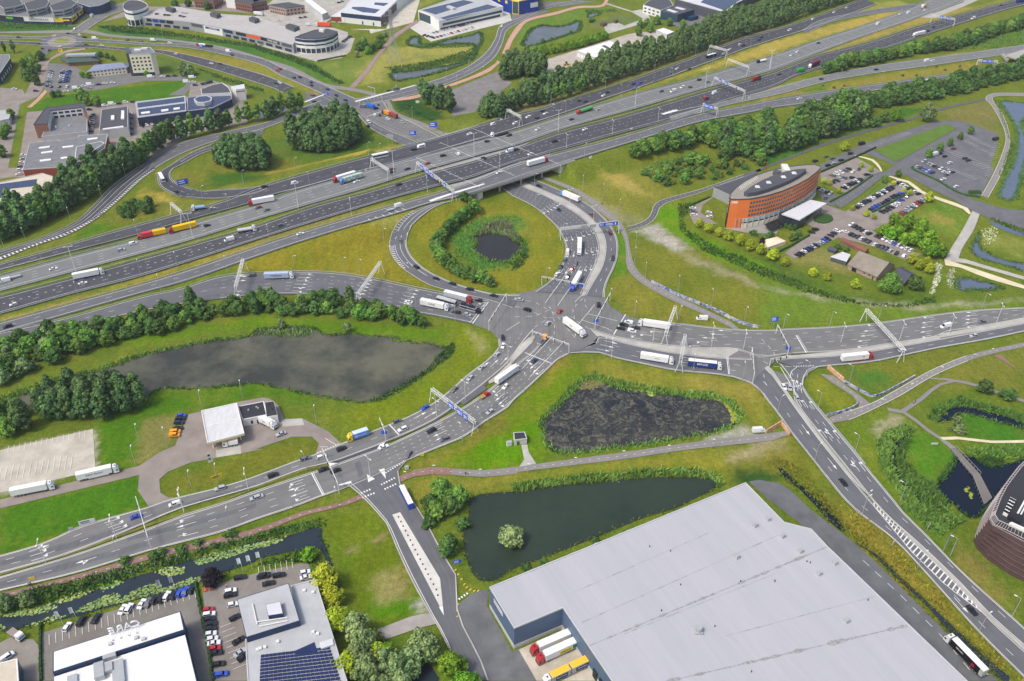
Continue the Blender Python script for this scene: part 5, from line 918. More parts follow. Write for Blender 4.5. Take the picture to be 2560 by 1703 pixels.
B=Bld('big blue and yellow furniture store at the top edge','A1 2060 -60 2270 0 2352 10 A2 240 -20 200 -160 A1 2060 -150',14,W_ROYAL,R_LIGHT,'furniture_store','shop',W_YELLOW,.4);B.band(1,.2,.9,0,14,W_YELLOW,'stair_tower',1.0);B.band(1,.25,.85,1,13,GLASSG,'glazing',1.1);B.band(2,.55,.95,5,10,W_WHITE,'sign_panel')
B.wins(0,3,9,12,W_YELLOW,.3,name='sign_panel')
B=Bld('low workshop with white roof and grey roller doors in the depot yard','A2 575 455 870 365 1028 430 740 516',5,W_LGREY,R_WHITE,'workshop','workshop',W_LGREY,.3);B.wins(3,5,.2,3.6,W_WHITE,.8,name='roller_door');B.sheet('A2 800 408 825 402 890 435 865 442',R_DARK,'skylight',.5)
Bld('small white flat roofed garage behind the poplar row','A2 1285 268 1350 250 1446 285 1380 312',4,W_LGREY,R_WHITE,'garage','garage',W_LGREY,.3)
B=Bld('dark teal office with flat roof and skylights beside the big warehouse','A2 1326 100 1480 42 1625 88 1475 132',8,mat('teal_cladding',lin(44,72,92),.5,.4,.06),R_DARK,'office_building','office',W_DGREY,.4);B.sheet('A2 1400 80 1480 105 1450 112 1375 88',R_LIGHT,'skylight',.6);B.sheet('A2 1470 60 1550 80 1525 88 1450 68',R_LIGHT,'skylight',.6);B.slab('A2 1560 150 1625 125 1662 140 1600 160',0,3.6,W_BLUE,'porch')
B=Bld('white two storey office front joined to the dark teal office','A2 1168 45 1230 0 1400 -10 1440 50 1325 95',8,W_WHITE,R_DARK,'office_building','office',W_WHITE,.3);B.wins(4,4,4.8,6.2,None,.5);B.wins(4,4,1.4,2.8,None,.5);B.wins(0,2,4.6,6.2,None,.4)
B=Bld('large dark grey warehouse with solar roof above the poplar row','A2 1455 -10 1560 -80 2300 -120 2000 30 1905 112',10,W_DGREY,R_LIGHT,'warehouse','warehouse',W_LGREY,.4);B.sheet('A2 1680 20 1780 -60 2200 -90 2000 20 1900 95',R_SOLAR,'solar_array')
for s_,lb in (('A2 782 205 820 195 850 202 812 215','brown wooden hut on the grass near the northern pond'),('A2 905 178 930 172 948 178 922 186','small wooden shelter beside the sandy path')):Bld(lb,s_,3,mat('timber',lin(110,84,70),.85,.2,.15,2) if 'timber' not in bpy.data.materials else bpy.data.materials['timber'],R_DARK,'wooden_hut','hut')
for s_,h,lb in (('A1 115 45 290 22 432 52 260 75',8,'grey brick office row with dark flat roof left of the white hall'),('A1 -30 0 80 -30 95 10 -20 30',9,'brown office block by top edge, left of the grey office row'),('A0 2090 10 2200 -40 2340 -10 2240 40',9,'brown framed office block with dark roof at the top edge'),('A0 1725 -10 1800 -60 1980 -50 1900 10',9,'red brick office block with dark roof at the top edge')):
    b2=Bld(lb,s_,h,W_BRICK if 'brown' in lb or 'red' in lb else W_TAN,R_DARK,'office_building','office',W_DGREY,.3);[b2.wins(i,7,z,z+1.5,None,.55) for i in (3,) for z in (1,4.6)];[b2.wins(2,5,z,z+1.5,None,.55) for z in (1,4.6)]
Bld('white walled building by the top edge between two brick offices','A0 2010 0 2030 -50 2090 -50 2090 10',8,W_WHITE,R_LIGHT,'building','building',W_WHITE,.3)
Bld('long narrow white roofed store beside a yellow machine at the top edge','A1 430 10 470 -20 640 110 590 130',6,W_LGREY,R_WHITE,'store','building',W_LGREY,.3)
# ---- bridge carrying the motorway
mz=6.4;deck=P('N 1180 497 1415 428');br=empty('motorway_bridge',(BR[0],BR[1],0),0,'concrete motorway bridge over the junction road','bridge');cc=(.55,.54,.51,1);conc=mat('bridge_concrete',lin(170,168,160),.85,.2,.1,.5)
S0,S1=GM(P('B1 1900 232')[0]),GM(P('A2 560 1432')[0]);N0,N1=GM(P('A1 940 1418')[0]),GM(P('A1 2000 1118')[0])
mb=MB();mb.prism([S0[:2],S1[:2],N1[:2],N0[:2]],4.9,6.05);part(mb,'deck',conc,br)
for a,b in ((S0,S1),(N0,N1)):mb=MB();mb.bar((a[0],a[1],6.5),(b[0],b[1],6.5),.55);part(mb,'parapet',mat('pale_parapet',lin(196,194,186),.8,.2,.06),br)
for t in (.1,.88):
    mb=MB();a=S0*(1-t)+S1*t;b=N0*(1-t)+N1*t;mb.bar((a[0],a[1],2.4),(b[0],b[1],2.4),3.2);part(mb,'abutment',mat('white_concrete',lin(214,210,200),.8,.2,.06),br)
for t in (.3,.5,.7):
    for k in range(9):
        s_=(k+.25)/9;p=(S0*(1-t)+S1*t)*(1-s_)+(N0*(1-t)+N1*t)*s_;mb=MB();mb.box((p[0],p[1],0),(1.1,1.1,5),.3);part(mb,'pier',conc,br)
# overpass top right
b2=empty('overpass',tuple(G((2350,15),5)[:2])+(0,),0,'concrete motorway overpass at the top right','bridge');mb=MB();q=[G(p,5) for p in P('A3 1390 110 1560 30 1820 -60 2000 -60 1820 20 1560 118')];mb.prism([x[:2] for x in q],0,.02);part(mb,'deck',conc,b2)
mb=MB();mb.bar(G(P('A3 1540 112')[0],.8),G(P('A3 1815 12')[0],.8),.5);part(mb,'parapet',conc,b2)
b3=empty('flyover',tuple(G(P('A3 2250 480')[0])[:2])+(0,),0,'grey flyover with dark underpass at the right edge','bridge');mb=MB();mb.prism([G(p,6)[:2] for p in P('A3 2190 490 2352 440 2600 400 2600 600 2352 545')],4.8,6);part(mb,'deck',conc,b3)
for s_ in ('A3 2195 560 2215 555','A3 2500 520 2520 515'):mb=MB();a,b=[G(p) for p in P(s_)];mb.bar((a[0],a[1],2.4),(b[0],b[1]+14,2.4),1.5);part(mb,'abutment',conc,b3)
# boardwalk
wd=mat('boardwalk_planks',lin(122,118,114),.9,.2,.14,1.2);o=empty('boardwalk',tuple(G(P('C3 1880 1220')[0])[:2])+(0,),0,'grey timber boardwalk bending across the pond to the round office','boardwalk');mb=MB();mb.prism([G(p,1)[:2] for p in P('C3 1690 1000 1745 995 1960 1230 2070 1440 2000 1500 1900 1250')],.7,.95);part(mb,'planking',wd,o)
for s_ in ('C3 1690 1000 1890 1240 1990 1500','C3 1745 995 1965 1228'):
    q=[G(p,1) for p in P(s_)];mb=MB()
    for i in range(len(q)-1):
        mb.bar(q[i]+np.array((0,0,.9)),q[i+1]+np.array((0,0,.9)),.07)
        for t in np.linspace(0,1,9):p=q[i]*(1-t)+q[i+1]*t;mb.bar((p[0],p[1],0),(p[0],p[1],1.9),.06)
    part(mb,'railing',METAL_G,o)
# painted retaining walls along the cycle tunnels
mural=mat('mural_paint',lin(214,208,200),.7,.2,.05,1,col2=lin(58,84,150),c2scale=.55,c2amt=.5);mural2=mat('mural_orange',lin(214,200,174),.7,.2,.05,1,col2=lin(206,128,84),c2scale=.6,c2amt=.3)
for s_,m_,lb,h in (('B2 1240 1022 1500 1150 1800 1270 2020 1380 2200 1432',mural,'long retaining wall with blue and white mural down to the cycle tunnel',1.8),('C3 600 290 740 408',mural2,'orange painted wall at the mouth of the cycle tunnel',2.4),('C3 740 410 880 490 1000 545 1070 530 1220 455 1375 368',mural,'bent retaining wall with blue mural beside the cycle path fork',1.5),('C3 590 715 640 705 780 665 860 620 868 590',mural,'curved retaining wall with blue mural around the small grass wedge',1.5),('C3 50 870 195 782',mural2,'orange painted wing wall left of the road over the cycle path',2.2),('C3 185 790 265 885',mural2,'orange painted tunnel head wall under the road edge',2.0)):
    q=spline(np.array(L(s_)),24);mb=MB()
    for i in range(23):
        a,b=q[i],q[i+1];d=(b-a);mb.box(((a[0]+b[0])/2,(a[1]+b[1])/2,0),(np.linalg.norm(d[:2])*1.02,.45,h),math.atan2(d[1],d[0]))
    tag(mb.build('retaining_wall',m_),lb,'wall')
# ================================================================ STREET FURNITURE
ORD='first second third fourth fifth sixth seventh eighth ninth tenth eleventh twelfth thirteenth fourteenth fifteenth sixteenth seventeenth eighteenth nineteenth twentieth'.split()
def ordinal(n):
    if n <= 20:return ORD[n-1]
    return '%d%s' % (n,'th' if 10 < n % 100 < 14 else {1:'st',2:'nd',3:'rd'}.get(n % 10,'th'))
REG={}
def reg(o,base,x):REG.setdefault(base,[]).append((x,o))
def finish_labels():
    for base,l in REG.items():
        if len(l) == 1:l[0][1]['label'] =base;continue
        for i,(x,o) in enumerate(sorted(l,key=lambda t:t[0])):
            o['label'] =base+', '+('leftmost' if i == 0 else 'rightmost' if i == len(l)-1 else ordinal(i+1)+' from left')
def facing(o,to,z0=0):
    d=Vector((to[0]-o[0],to[1]-o[1]));return math.atan2(d.y,d.x)
# ---- lamps
def lamp_proto(h,arm,two,r=.13):
    o=empty('street_lamp',(0,0,-500));mb=MB();mb.bar((0,0,0),(0,0,h),r,0,6,r*.6);mb.build('pole',METAL_G if not two else METAL_W,o)
    mb=MB()
    for s in ((1,-1) if two else (1,)):
        if arm:mb.bar((0,0,h-.1),(s*arm,0,h+.25),r*.6)
    if arm:mb.build('arm',METAL_G if not two else METAL_W,o)
    for s in ((1,-1) if two else (1,)):m2=MB();m2.box((s*(arm+.4),0,h+.15),(1.1,.4,.18));m2.build('lamp_head',METAL_W,o)
    return o
LP={'a':(lamp_proto(9.5,1.5,False),'slim grey street lamp'),'t':(lamp_proto(17,1.6,True,.22),'tall white twin headed lamp mast'),'d':(lamp_proto(11,1.3,True),'twin armed grey street lamp'),'s':(lamp_proto(5,0,False,.09),'short cycle path lamp post')}
FIRST={}
def lamps(kind,s,where,az=0,fn='g',group=None):
    pr,nm=LP[kind]
    for q in P(s):
        p=GH(q) if fn == 'g' else GM(q)
        if kind not in FIRST:FIRST[kind] =1;o=pr
        else:o=dup(pr)
        o.location=p;o.rotation_euler=(0,0,az+random.uniform(-.1,.1));tag(o,None,'street lamp',group or 'lamps '+where);reg(o,nm+' '+where,q[0])
lamps('t','B0 682 938 1722 635 B1 378 362 A1 1230 1555 1945 1395 A2 412 1178 1095 972 1720 788 2292 618 A3 88 620','between the motorway carriageways',.35,'m')
lamps('d','B1 850 420 1527 215 A1 2172 1500 A2 485 1328 893 1200 1300 1090','on the median before the southern collector road',1.9,'m')
lamps('a','B0 375 830 1230 600 2040 370 B1 480 165 A1 1710 1310 A2 18 1140 478 1018 975 862 1425 710 1785 570 2120 440','on the verge between the northern carriageways',2.0,'m')
lamps('a','B0 705 1165 1255 962 1585 895 1435 1098 2027 930 B1 122 645','on the dry grass strip of the lower carriageways',2.0,'m')
lamps('a','A0 1320 1405 1665 1245 B0 1120 78 908 268 630 465 230 650 40 720','under the poplars on the northwest slip road',-1.0);lamps('a','B0 1405 175 1808 290 A0 1605 1420 B0 2170 150 A1 355 1530 1005 1390 1100 1400','around the northern loop ramp',1)
lamps('a','A2 345 940 830 800 1270 640 1630 500 1965 385 2285 280 A3 75 280 390 170 618 95','in front of the long poplar belt',1)
lamps('a','A2 645 1400 60 1568 A3 290 860 700 480 1075 745 1440 695 1780 635 2090 550','beside the eastern slip roads',1)
lamps('a','B1 345 905 925 940 1140 660 1185 820 1335 970 1240 460 790 920','on the olive grass triangle beside the loop',-.6);lamps('a','B1 480 1140 980 1195 1430 1295 1775 1370','along the lower exit road edge',2.2)
lamps('a','B2 425 110 630 195 812 275 955 415 1100 715 1092 850 1185 990 1478 1110 1775 1230','along the cycle path east of the junction',1.5);lamps('a','B2 200 165 210 355 362 480 450 770 303 1020 455 620','on the inner kerb of the wide curve',-.3);lamps('d','B2 515 330 725 480 735 920','on the pale median of the wide curve',.5)
lamps('a','B2 872 1195 1093 1310 1490 1350 2070 1360','on grass north of the junction',-1.5);lamps('d','B2 1255 1550 1775 1560 C2 885 200 1765 165 2060 125','on the concrete median of the eastern road',1.5);lamps('a','C2 555 150 335 285 110 500 830 180 1610 325 2055 395','on the verge above the weedy pond',1.5)
lamps('a','B3 205 1430 620 1410 1055 1350 1975 1250','on the verge north of the eastern road',-1.2);lamps('d','B3 718 1560 1240 1540 1680 1480 2105 1380','in lanes of the eastern road',1.5)
lamps('a','C3 155 690 485 1120 920 1550','left of the road running to the lower right',.6);lamps('a','C3 415 375 515 650 845 1035 1250 1470 795 410','on the grass right of the descending road',2.4);lamps('a','D3 1395 580 1950 1130 910 80','on the rough verge of the descending road',.6);lamps('a','D3 1695 450 2250 985','on the grass below the round office',2.6)
lamps('s','C2 140 1220 555 1165 980 1105 1380 1055 1778 1000 C1 1325 1290 1580 1235 1990 1270','along the path below the weedy pond');lamps('s','C3 780 740 1060 640 1325 500 1590 350 1880 240 2040 190','along the sloping cycle path on the right')
lamps('d','C1 1865 575 1610 740 2245 250 1018 1260','on the narrow median of the southern road',2.4);lamps('a','C1 2000 805 1840 945 1160 960 450 1200','beside the southern road',2.2);lamps('d','C0 2215 1380 1640 1560 D0 1640 70 1040 295 410 515','on the lower left median',1.9);lamps('a','C0 1715 1380 1945 1320 1210 1155 1490 990 1250 960 2165 565 1805 655 C1 540 790','around the petrol station',1.8);lamps('a','D0 2045 205 1060 465 C1 330 1530 725 1530','on the verge beside the red cycle path',1.7)
lamps('a','A0 475 290 1005 440 1460 490 1920 520 2200 585 1755 380 1455 345','along the northern avenue',1.4);lamps('a','A1 95 655 265 715 490 815 1250 780 1700 680 1895 640 1250 875 1790 775 2025 700 1395 1070','near the northern junction',1.4)
# ---- overhead sign gantries
def legs(root,p,u,h):
    for s in (-1,1):mb=MB();mb.bar((p[0]+u[0]*s*1.9,p[1]+u[1]*s*1.9,p[2]),(p[0]+u[0]*s*.35,p[1]+u[1]*s*.35,p[2]+h),.2);part(mb,'leg',METAL_W,root)
def gantry(a,b,label,signs=(),fn='m',h=6.8,w_=1.3,side=1):
    f=GM if fn == 'm' else GH;A,B=f(P(a)[0]),f(P(b)[0]);d=B-A;L_=np.linalg.norm(d[:2]);u=d/L_;n=np.array((-u[1],u[0],0)); 
    o=empty('sign_gantry',tuple((A+B)/2),0,label,'gantry','overhead gantries');Z=np.array((0,0,1.))
    legs(o,A,n,h);legs(o,B,n,h);mb=MB();k=max(4,int(L_/1.6));zt=A[2]+h
    c=lambda t,i,j:np.array((*(A+d*t)[:2],A[2]+(B[2]-A[2])*t+h))+n*w_/2*i+Z*(w_/2*j)
    for i in (-1,1):
        for j in (0,2):mb.bar(c(0,i,j),c(1,i,j),.11)
    for m_ in range(k):
        t0,t1=m_/k,(m_+1)/k;fl=1 if m_ % 2 else -1
        mb.bar(c(t0,fl,2),c(t1,-fl,2),.07);mb.bar(c(t0,fl,0),c(t1,-fl,0),.06)
        for i in (-1,1):mb.bar(c(t0,i,0 if m_ % 2 else 2),c(t1,i,2 if m_ % 2 else 0),.07);mb.bar(c(t0,i,0),c(t0,i,2),.05)
        mb.bar(c(t0,-1,2),c(t0,1,2),.05)
    part(mb,'truss',METAL_W,o)
    sn=-n if (-n)[1]*side < 0 else n
    for (t,wd,ht,m_) in signs:
        p=A+d*t;p[2] += h-ht/2+.6;mb=MB();q=p+sn*(w_/2+.25);rz=math.atan2(u[1],u[0]);mb.box((q[0],q[1],q[2]),(wd,.15,ht),rz);sg=part(mb,'sign_panel',m_,o)
        if m_ is SIGN_B:
            mb=MB();q=q+sn*.1;mb.box((q[0]-u[0]*wd*.12,q[1]-u[1]*wd*.12,q[2]+ht*.55),(wd*.5,.02,ht*.16),rz);mb.box((q[0]-u[0]*wd*.1,q[1]-u[1]*wd*.1,q[2]+ht*.25),(wd*.55,.02,ht*.14),rz);mb.box((q[0]+u[0]*wd*.32,q[1]+u[1]*wd*.32,q[2]+ht*.2),(wd*.08,.02,ht*.6),rz)
            l=o.location;mb.v=[(x-l[0],y-l[1],z-l[2]) for x,y,z in mb.v];mb.build('sign_legend',LETTER_W,sg)
    return o
Sb=lambda *t:[(x,w_,3.0,SIGN_B) for x,w_ in t];Sk=lambda *t:[(x,1.1,1.2,SIGN_BK) for x in t]
gantry('B0 1545 408 1540 400','B0 1638 490','short white truss gantry over the dark northern collector road at left');gantry('A1 1035 1508','B1 1188 112','plain white truss gantry beside the white coach')
gantry('A1 1440 1540','B1 1765 300','long white truss gantry with several blue signs next to the bridge',Sb((.17,4.5),(.33,4),(.45,4),(.8,3.2))+Sk(.62,.7));gantry('A1 2235 1062','A2 78 1125','white truss gantry at the corner by the poplar clump, north carriageway',[(.2,4,2.4,METAL_G)],side=-1)
gantry('A2 1752 480','A2 1906 522','white gantry with grey sign backs at the poplar belt',[(.35,4,2.6,METAL_G)],side=-1);gantry('A2 1915 602','A2 2100 672','plain white gantry over the light grey carriageway at upper right');gantry('A2 1792 768','A2 2064 892','white gantry with two blue signs over the dark carriageway, upper right',Sb((.22,3.6),(.42,3.6))+Sk(.75));gantry('A2 1692 1008','A2 1824 1052','gantry with a tight pair of blue signs over the southern collector road',Sb((.3,4),(.62,4)))
gantry('A3 1515 206','A3 1722 238','small white gantry with two blue signs in the upper right corner',Sb((.42,3.6),(.7,3.6)));gantry('A3 1918 610','A3 2098 622','gantry with two blue signs near the grey flyover',Sb((.35,4.4),(.62,4.4)))
gantry('B0 2185 918','B0 2118 1166','white gantry seen end on over the exit road, farther left');gantry('B1 1118 940','B1 915 1235','slanting white gantry across the exit road beside a small poplar',fn='g');gantry('B2 425 632','B2 942 572','very long white gantry with blue signs spanning the wide curve',[(.86,9,2.4,SIGN_B),(.7,3,2,SIGN_B),(.55,4,2,METAL_G),(.4,4,2,METAL_G)],fn='g',h=6.2)
gantry('B2 1442 1342','C2 1355 92','white gantry end on north of the concrete median, eastern road',fn='g');gantry('C2 1528 102','C2 1488 326','white gantry end on between two white trucks',fn='g');gantry('B3 918 1368','C3 1248 236','long slanting white gantry over the eastern road',fn='g');gantry('C1 1572 578','C1 1950 872','white gantry with three blue signs over the southern road',Sb((.5,3.4),(.7,4),(.83,2.6)),fn='g',h=6.4)
# ---- traffic signal portals
def portal(a,b,label,n=4,sign=None,h=6,bothlegs=True):
    A,B=GH(P(a)[0]),GH(P(b)[0]);d=B-A;L_=np.linalg.norm(d[:2]);u=d/L_;o=empty('signal_portal',tuple(A),0,label,'traffic lights','traffic signal portals');mb=MB();mb.bar((*A[:2],0),(*A[:2],h),.16,0,6);part(mb,'post',METAL_W,o)
    if bothlegs:mb=MB();mb.bar((*B[:2],0),(*B[:2],h),.16,0,6);part(mb,'post',METAL_W,o)
    mb=MB();mb.bar((*A[:2],h),(*B[:2],h),.15);mb.bar((*A[:2],h-.7),(*B[:2],h-.7),.07);part(mb,'beam',METAL_W,o)
    for k in range(n):t=(k+.7)/(n+.4);p=A+d*t;mb=MB();mb.box((p[0],p[1]-.2,h-1.4),(.45,.35,1.3));part(mb,'signal_head',SIGN_BK,o)
    if sign is not None:p=A+d*sign;mb=MB();mb.box((p[0],p[1]-.3,h-2),(2.6,.12,1.8));part(mb,'sign_panel',SIGN_B,o)
portal('B2 265 1048','B2 638 1118','signal portal over the lanes by the blue cab truck',5,.93);portal('B1 2232 1200','B1 2075 1448','signal portal over the exit road stop line',5);portal('B2 872 1190','B2 738 1440','signal portal leading to the small blue sign at the junction',4,.95);portal('C2 505 160','C2 180 40','signal portal over the southern approach lanes',4);portal('C1 1158 950','C1 1110 820','signal mast on the traffic island by the white estate car',3,.15,6,False);portal('C1 742 1405','C1 605 1095','signal portal across the road at the side road crossing',4);portal('C3 80 285','C3 255 250','signal mast arm at the tip of the right hand median',3,None,5.5,False);portal('C3 240 185','B3 140 1480','signal portal over the eastern approach beside a double stop line',4,.05);portal('C2 2142 425','C2 2125 190','signal portal over the road above the weedy pond corner',4);portal('D0 1352 395','C0 1245 1540','leaning white pole portal across the lower left road',3,None,7);portal('A1 1062 850','A1 1000 830','signal mast at the northern junction by the grass strip',2,None,6,False);portal('A1 925 955','A1 1125 905','low signal row across the northern junction',6,None,5)
# ---- road signs
def sign(px,w_,h,z,m,label,rz=0,name='road_sign',cat='sign',posts=2,legend=True,back=None):
    p=GH(P(px)[0]);o=empty(name,tuple(p),rz,label,cat); 
    for s in ((-.32,.32) if posts == 2 else (0,)):mb=MB();mb.bar((s*w_,.1,0),(s*w_,.1,z+h),.08);mb.build('post',METAL_G,o)
    mb=MB();mb.box((0,0,z),(w_,.1,h));sp=mb.build('sign_panel',m,o)
    if legend:
        mb=MB();mb.box((-.12*w_,-.07,z+h*.62),(w_*.55,.02,h*.16));mb.box((-.1*w_,-.07,z+h*.28),(w_*.6,.02,h*.14));mb.build('sign_legend',LETTER_W if m is SIGN_B else LETTER_D,sp)
sign('A1 1583 1168',6,4,3.2,SIGN_B,'big blue direction sign beside the grey cycle path at the bridge');sign('A1 1402 1238',5,3.4,3,SIGN_B,'blue direction sign on the strip before the motorway bridge');sign('B0 1638 168',7,4,1.6,SIGN_B,'blue and white sign inside the northern loop ramp',.5);sign('A1 1198 1290',5,3.2,5,METAL_G,'grey back of a sign on the grass by the north bridge parapet',0,legend=False);sign('A1 632 880',3.6,2.4,3,SIGN_B,'small blue sign on the triangular island, northern junction',0,posts=1);sign('B2 2325 1425',4,3,4,SIGN_B,'blue lane sign by the cycle tunnel mouth',.1,posts=1);sign('B3 118 1425',3.4,2.6,4,SIGN_B,'blue lane sign left of the slanting gantry',.1,posts=1) if 0 else None
sign('D1 1795 555',3.2,2,2.2,SIGN_B,'blue sign on the bank beside the warehouse pond',.3,posts=1);sign('D3 1640 400',6,3,4,SIGN_B,'blue sign on a white mast arm beside the descending road',.9);sign('D3 1490 225',2,1.6,1.8,METAL_W,'small white sign on the verge near the reed belt',.8);sign('D3 1180 365',2,1.8,1.5,W_CREAM,'small cream sign on the rough verge',.7,legend=False);sign('D0 785 178',6,2.2,.8,METAL_W,'white board with dark marks on the bright lawn',.35);sign('D0 640 232',1.6,1.6,.6,METAL_G,'small grey board by the kerb left of the white board',.3,legend=False);sign('D0 287 668',2.2,1.3,.3,W_YELLOW,'orange roadworks board on the lower left road',.3,legend=False);sign('C0 1880 1130',1.8,5.5,.4,METAL_W,'tall white price totem at the petrol station forecourt',.5,'price_totem','totem',1);sign('C0 1945 1315',4.6,2,3.0,W_YELLOW,'yellow and white advertising panel on a pole, petrol station lawn',.6,'advertising_panel','sign',1);sign('A0 547 478',4,3,1.6,W_YELLOW,'yellow sign by the tan path near the restaurant',0);sign('A0 1800 450',4,3,2.6,SIGN_B,'blue sign on the avenue verge by the red truck',.1);sign('C1 1480 1075',1.6,1.4,.4,W_YELLOW,'small orange marker board at the kerb of the side road mouth',.2,legend=False);sign('C3 1550 975',3,1,.5,METAL_W,'white board on the meadow beside the footpath',0,legend=False);sign('A1 1440 925',3,2.2,.6,METAL_W,'small white board on the ditch bank below the link road',0,legend=False)
# flags
fl=[('D0 570 1075','pale'),('D0 695 1040','pale'),('D0 1460 795','grey'),('D0 1570 768','grey'),('D0 2168 600','white'),('D0 2250 575','white'),('D0 2335 545','white')]
fm={'pale':mat('flag_pale',lin(196,198,202),.8,.2,.08),'grey':mat('flag_grey',lin(150,152,172),.8,.2,.12),'white':mat('flag_white',lin(224,238,232),.8,.2,.05)}
for px,c in fl:
    q=P(px)[0];p=G(q);o=empty('flag_pole',tuple(p),0,None,'flag','flag poles by the lily canal');mb=MB();mb.bar((0,0,0),(0,0,8),.08,0,5,.05);mb.build('pole',METAL_W,o)
    mb=MB();T=[(-.02-1.3*t,.16*math.sin(t*5)) for t in np.linspace(0,1,5)]
    for i in range(4):mb.face([(T[i][0],T[i][1],4.9-.25*i/4),(T[i+1][0],T[i+1][1],4.9-.25*(i+1)/4),(T[i+1][0],T[i+1][1],7.8),(T[i][0],T[i][1],7.9)])
    for f in list(mb.f):mb.face([(mb.v[k][0],mb.v[k][1]+.02,mb.v[k][2]) for k in f[::-1]])
    mb.build('flag',fm[c],o);reg(o,c+' banner on a white pole beside the lily canal',q[0])
# pylon
p=G(P('A1 1228 556')[0]);o=empty('power_pylon',tuple(p),.5,'grey lattice power pylon beside the brown cycle path','pylon');mb=MB();H_=47;lv=[0,7,13,18.5,23.5,28,32,36,40,44,47]
wd_=lambda z:4.6*(1-z/28)**1+1.0 if z < 28 else 1.0+.0*z
cn=[(-1,-1),(1,-1),(1,1),(-1,1)]
for i in range(len(lv)-1):
    a,b=lv[i],lv[i+1];wa,wb=wd_(a)*.95,wd_(b)*.95
    for k in range(4):
        c0,c1=cn[k],cn[(k+1) % 4];mb.bar((c0[0]*wa,c0[1]*wa,a),(c0[0]*wb,c0[1]*wb,b),.16);mb.bar((c0[0]*wa,c0[1]*wa,a),(c1[0]*wb,c1[1]*wb,b),.09);mb.bar((c1[0]*wa,c1[1]*wa,a),(c0[0]*wb,c0[1]*wb,b),.09);mb.bar((c0[0]*wb,c0[1]*wb,b),(c1[0]*wb,c1[1]*wb,b),.08)
mb.build('lattice',METAL_G,o)
for z,l in ((28,9),(35,8),(42,6.5)):
    mb=MB()
    for s in (-1,1):mb.bar((0,-.9,z),(s*l,0,z),.12);mb.bar((0,.9,z),(s*l,0,z),.12);mb.bar((0,0,z+2.2),(s*l,0,z),.1)
    mb.build('crossarm',METAL_G,o)
# guard rails
def rail(r,f,lab,i0=0,i1=1):
    n=len(r.A);c=(r.A*(1-f)+r.B*f)[int(i0*(n-1)):int(i1*(n-1))+1];mb=MB()
    for i in range(len(c)-1):
        a,b=c[i],c[i+1];za,zb=float(r.F(a[0],a[1])),float(r.F(b[0],b[1]));k=off(za)+r.zo
        mb.bar((a[0],a[1],za+k+.7),(b[0],b[1],zb+k+.7),.17);mb.bar((a[0],a[1],za),(a[0],a[1],za+k+.75),.07)
    tag(mb.build('guard_rail',METAL_G),lab,'guard rail','motorway guard rails')
rail(RC1,-.02,'guard rail on the outer edge of the northern collector road');rail(RC1,1.02,'guard rail between the northern collector road and the light grey carriageway');rail(RC2,-.02,'guard rail on the north edge of the light grey carriageway');rail(RC2,1.03,'guard rail in the central reserve, light grey side');rail(RC3,-.03,'guard rail in the central reserve, dark side');rail(RC3,1.02,'guard rail on the south edge of the dark main carriageway');rail(RC4,-.03,'guard rail on the north edge of the southern collector road');rail(RC4,1.02,'guard rail on the south edge of the southern collector road',.25,1);rail(RC5,-.01,'guard rail on the upper edge of the exit road');rail(RS,-.02,'guard rail left of the road above the cycle tunnel',0,.4);rail(RSR,1.03,'guard rail right of the road above the cycle tunnel',0,.45);rail(RX,-.03,'guard rail below the northwest poplar belt')
for i,(a,b) in enumerate((('A2 1110 1140','A2 1180 1135'),)):pass
# control cabinets, bollards, picnic tables
for px,lb in (('A1 980 1525','white control cabinet at the foot of the gantry beside the coach'),('A2 370 938','white control cabinet on the dry verge below the poplars'),('A2 1065 1158','white control cabinet near the white hatched wedge'),('B1 1820 288','white control cabinet at the bridge end by the loop'),('A2 700 1412','white control cabinet on the slope east of the bridge'),('C1 1345 1185','white control cabinet beside the red cycle crossing'),('C1 2255 975','white container with sheeting next to the utility cabin'),('A2 2115 880','white control cabinet by the right foot of the two sign gantry'),('A1 2185 1075','white control cabinet near the corner poplar clump')):
    p=GM(P(px)[0]);o=empty('control_cabinet',tuple(p),.3,lb,'cabinet');mb=MB();s_=2.2 if 'container' in lb else 1.5;mb.box((0,0,.1),(s_,s_*.6,s_*.9));mb.build('housing',METAL_W,o);mb=MB();mb.box((0,0,.1+s_*.9),(s_*1.08,s_*.7,.1));mb.build('lid',METAL_G,o)
om=mat('orange_wood',lin(190,110,70),.8,.2,.08)
for px,lb in (('D0 1828 760','left orange picnic table by the canal'),('D0 1888 745','right orange picnic table by the canal')):
    p=G(P(px)[0]);o=empty('picnic_table',tuple(p),.25,lb,'picnic table');mb=MB();mb.box((0,0,.7),(.8,2,.08));mb.build('table_top',om,o)
    for s in (-1,1):mb=MB();mb.box((s*.75,0,.42),(.3,2,.06));mb.build('bench',om,o);mb=MB();mb.box((0,s*.7,.05),(1.6,.08,.65));mb.build('leg',om,o)
for i,q in enumerate(P('D1 1780 582 1805 622 1833 665 1860 710 1880 738 1912 758 1948 770 1982 768 1800 890 1793 945 1795 998')):
    p=G(q);mb=MB();mb.box((0,0,.1),(1.0,.45,.45),.6,0,.7);o=mb.build('kerb_block',YPAINT,None,p);tag(o,None,'kerb block','yellow kerb blocks at the warehouse gate');reg(o,'yellow kerb block at the warehouse gate',q[0])
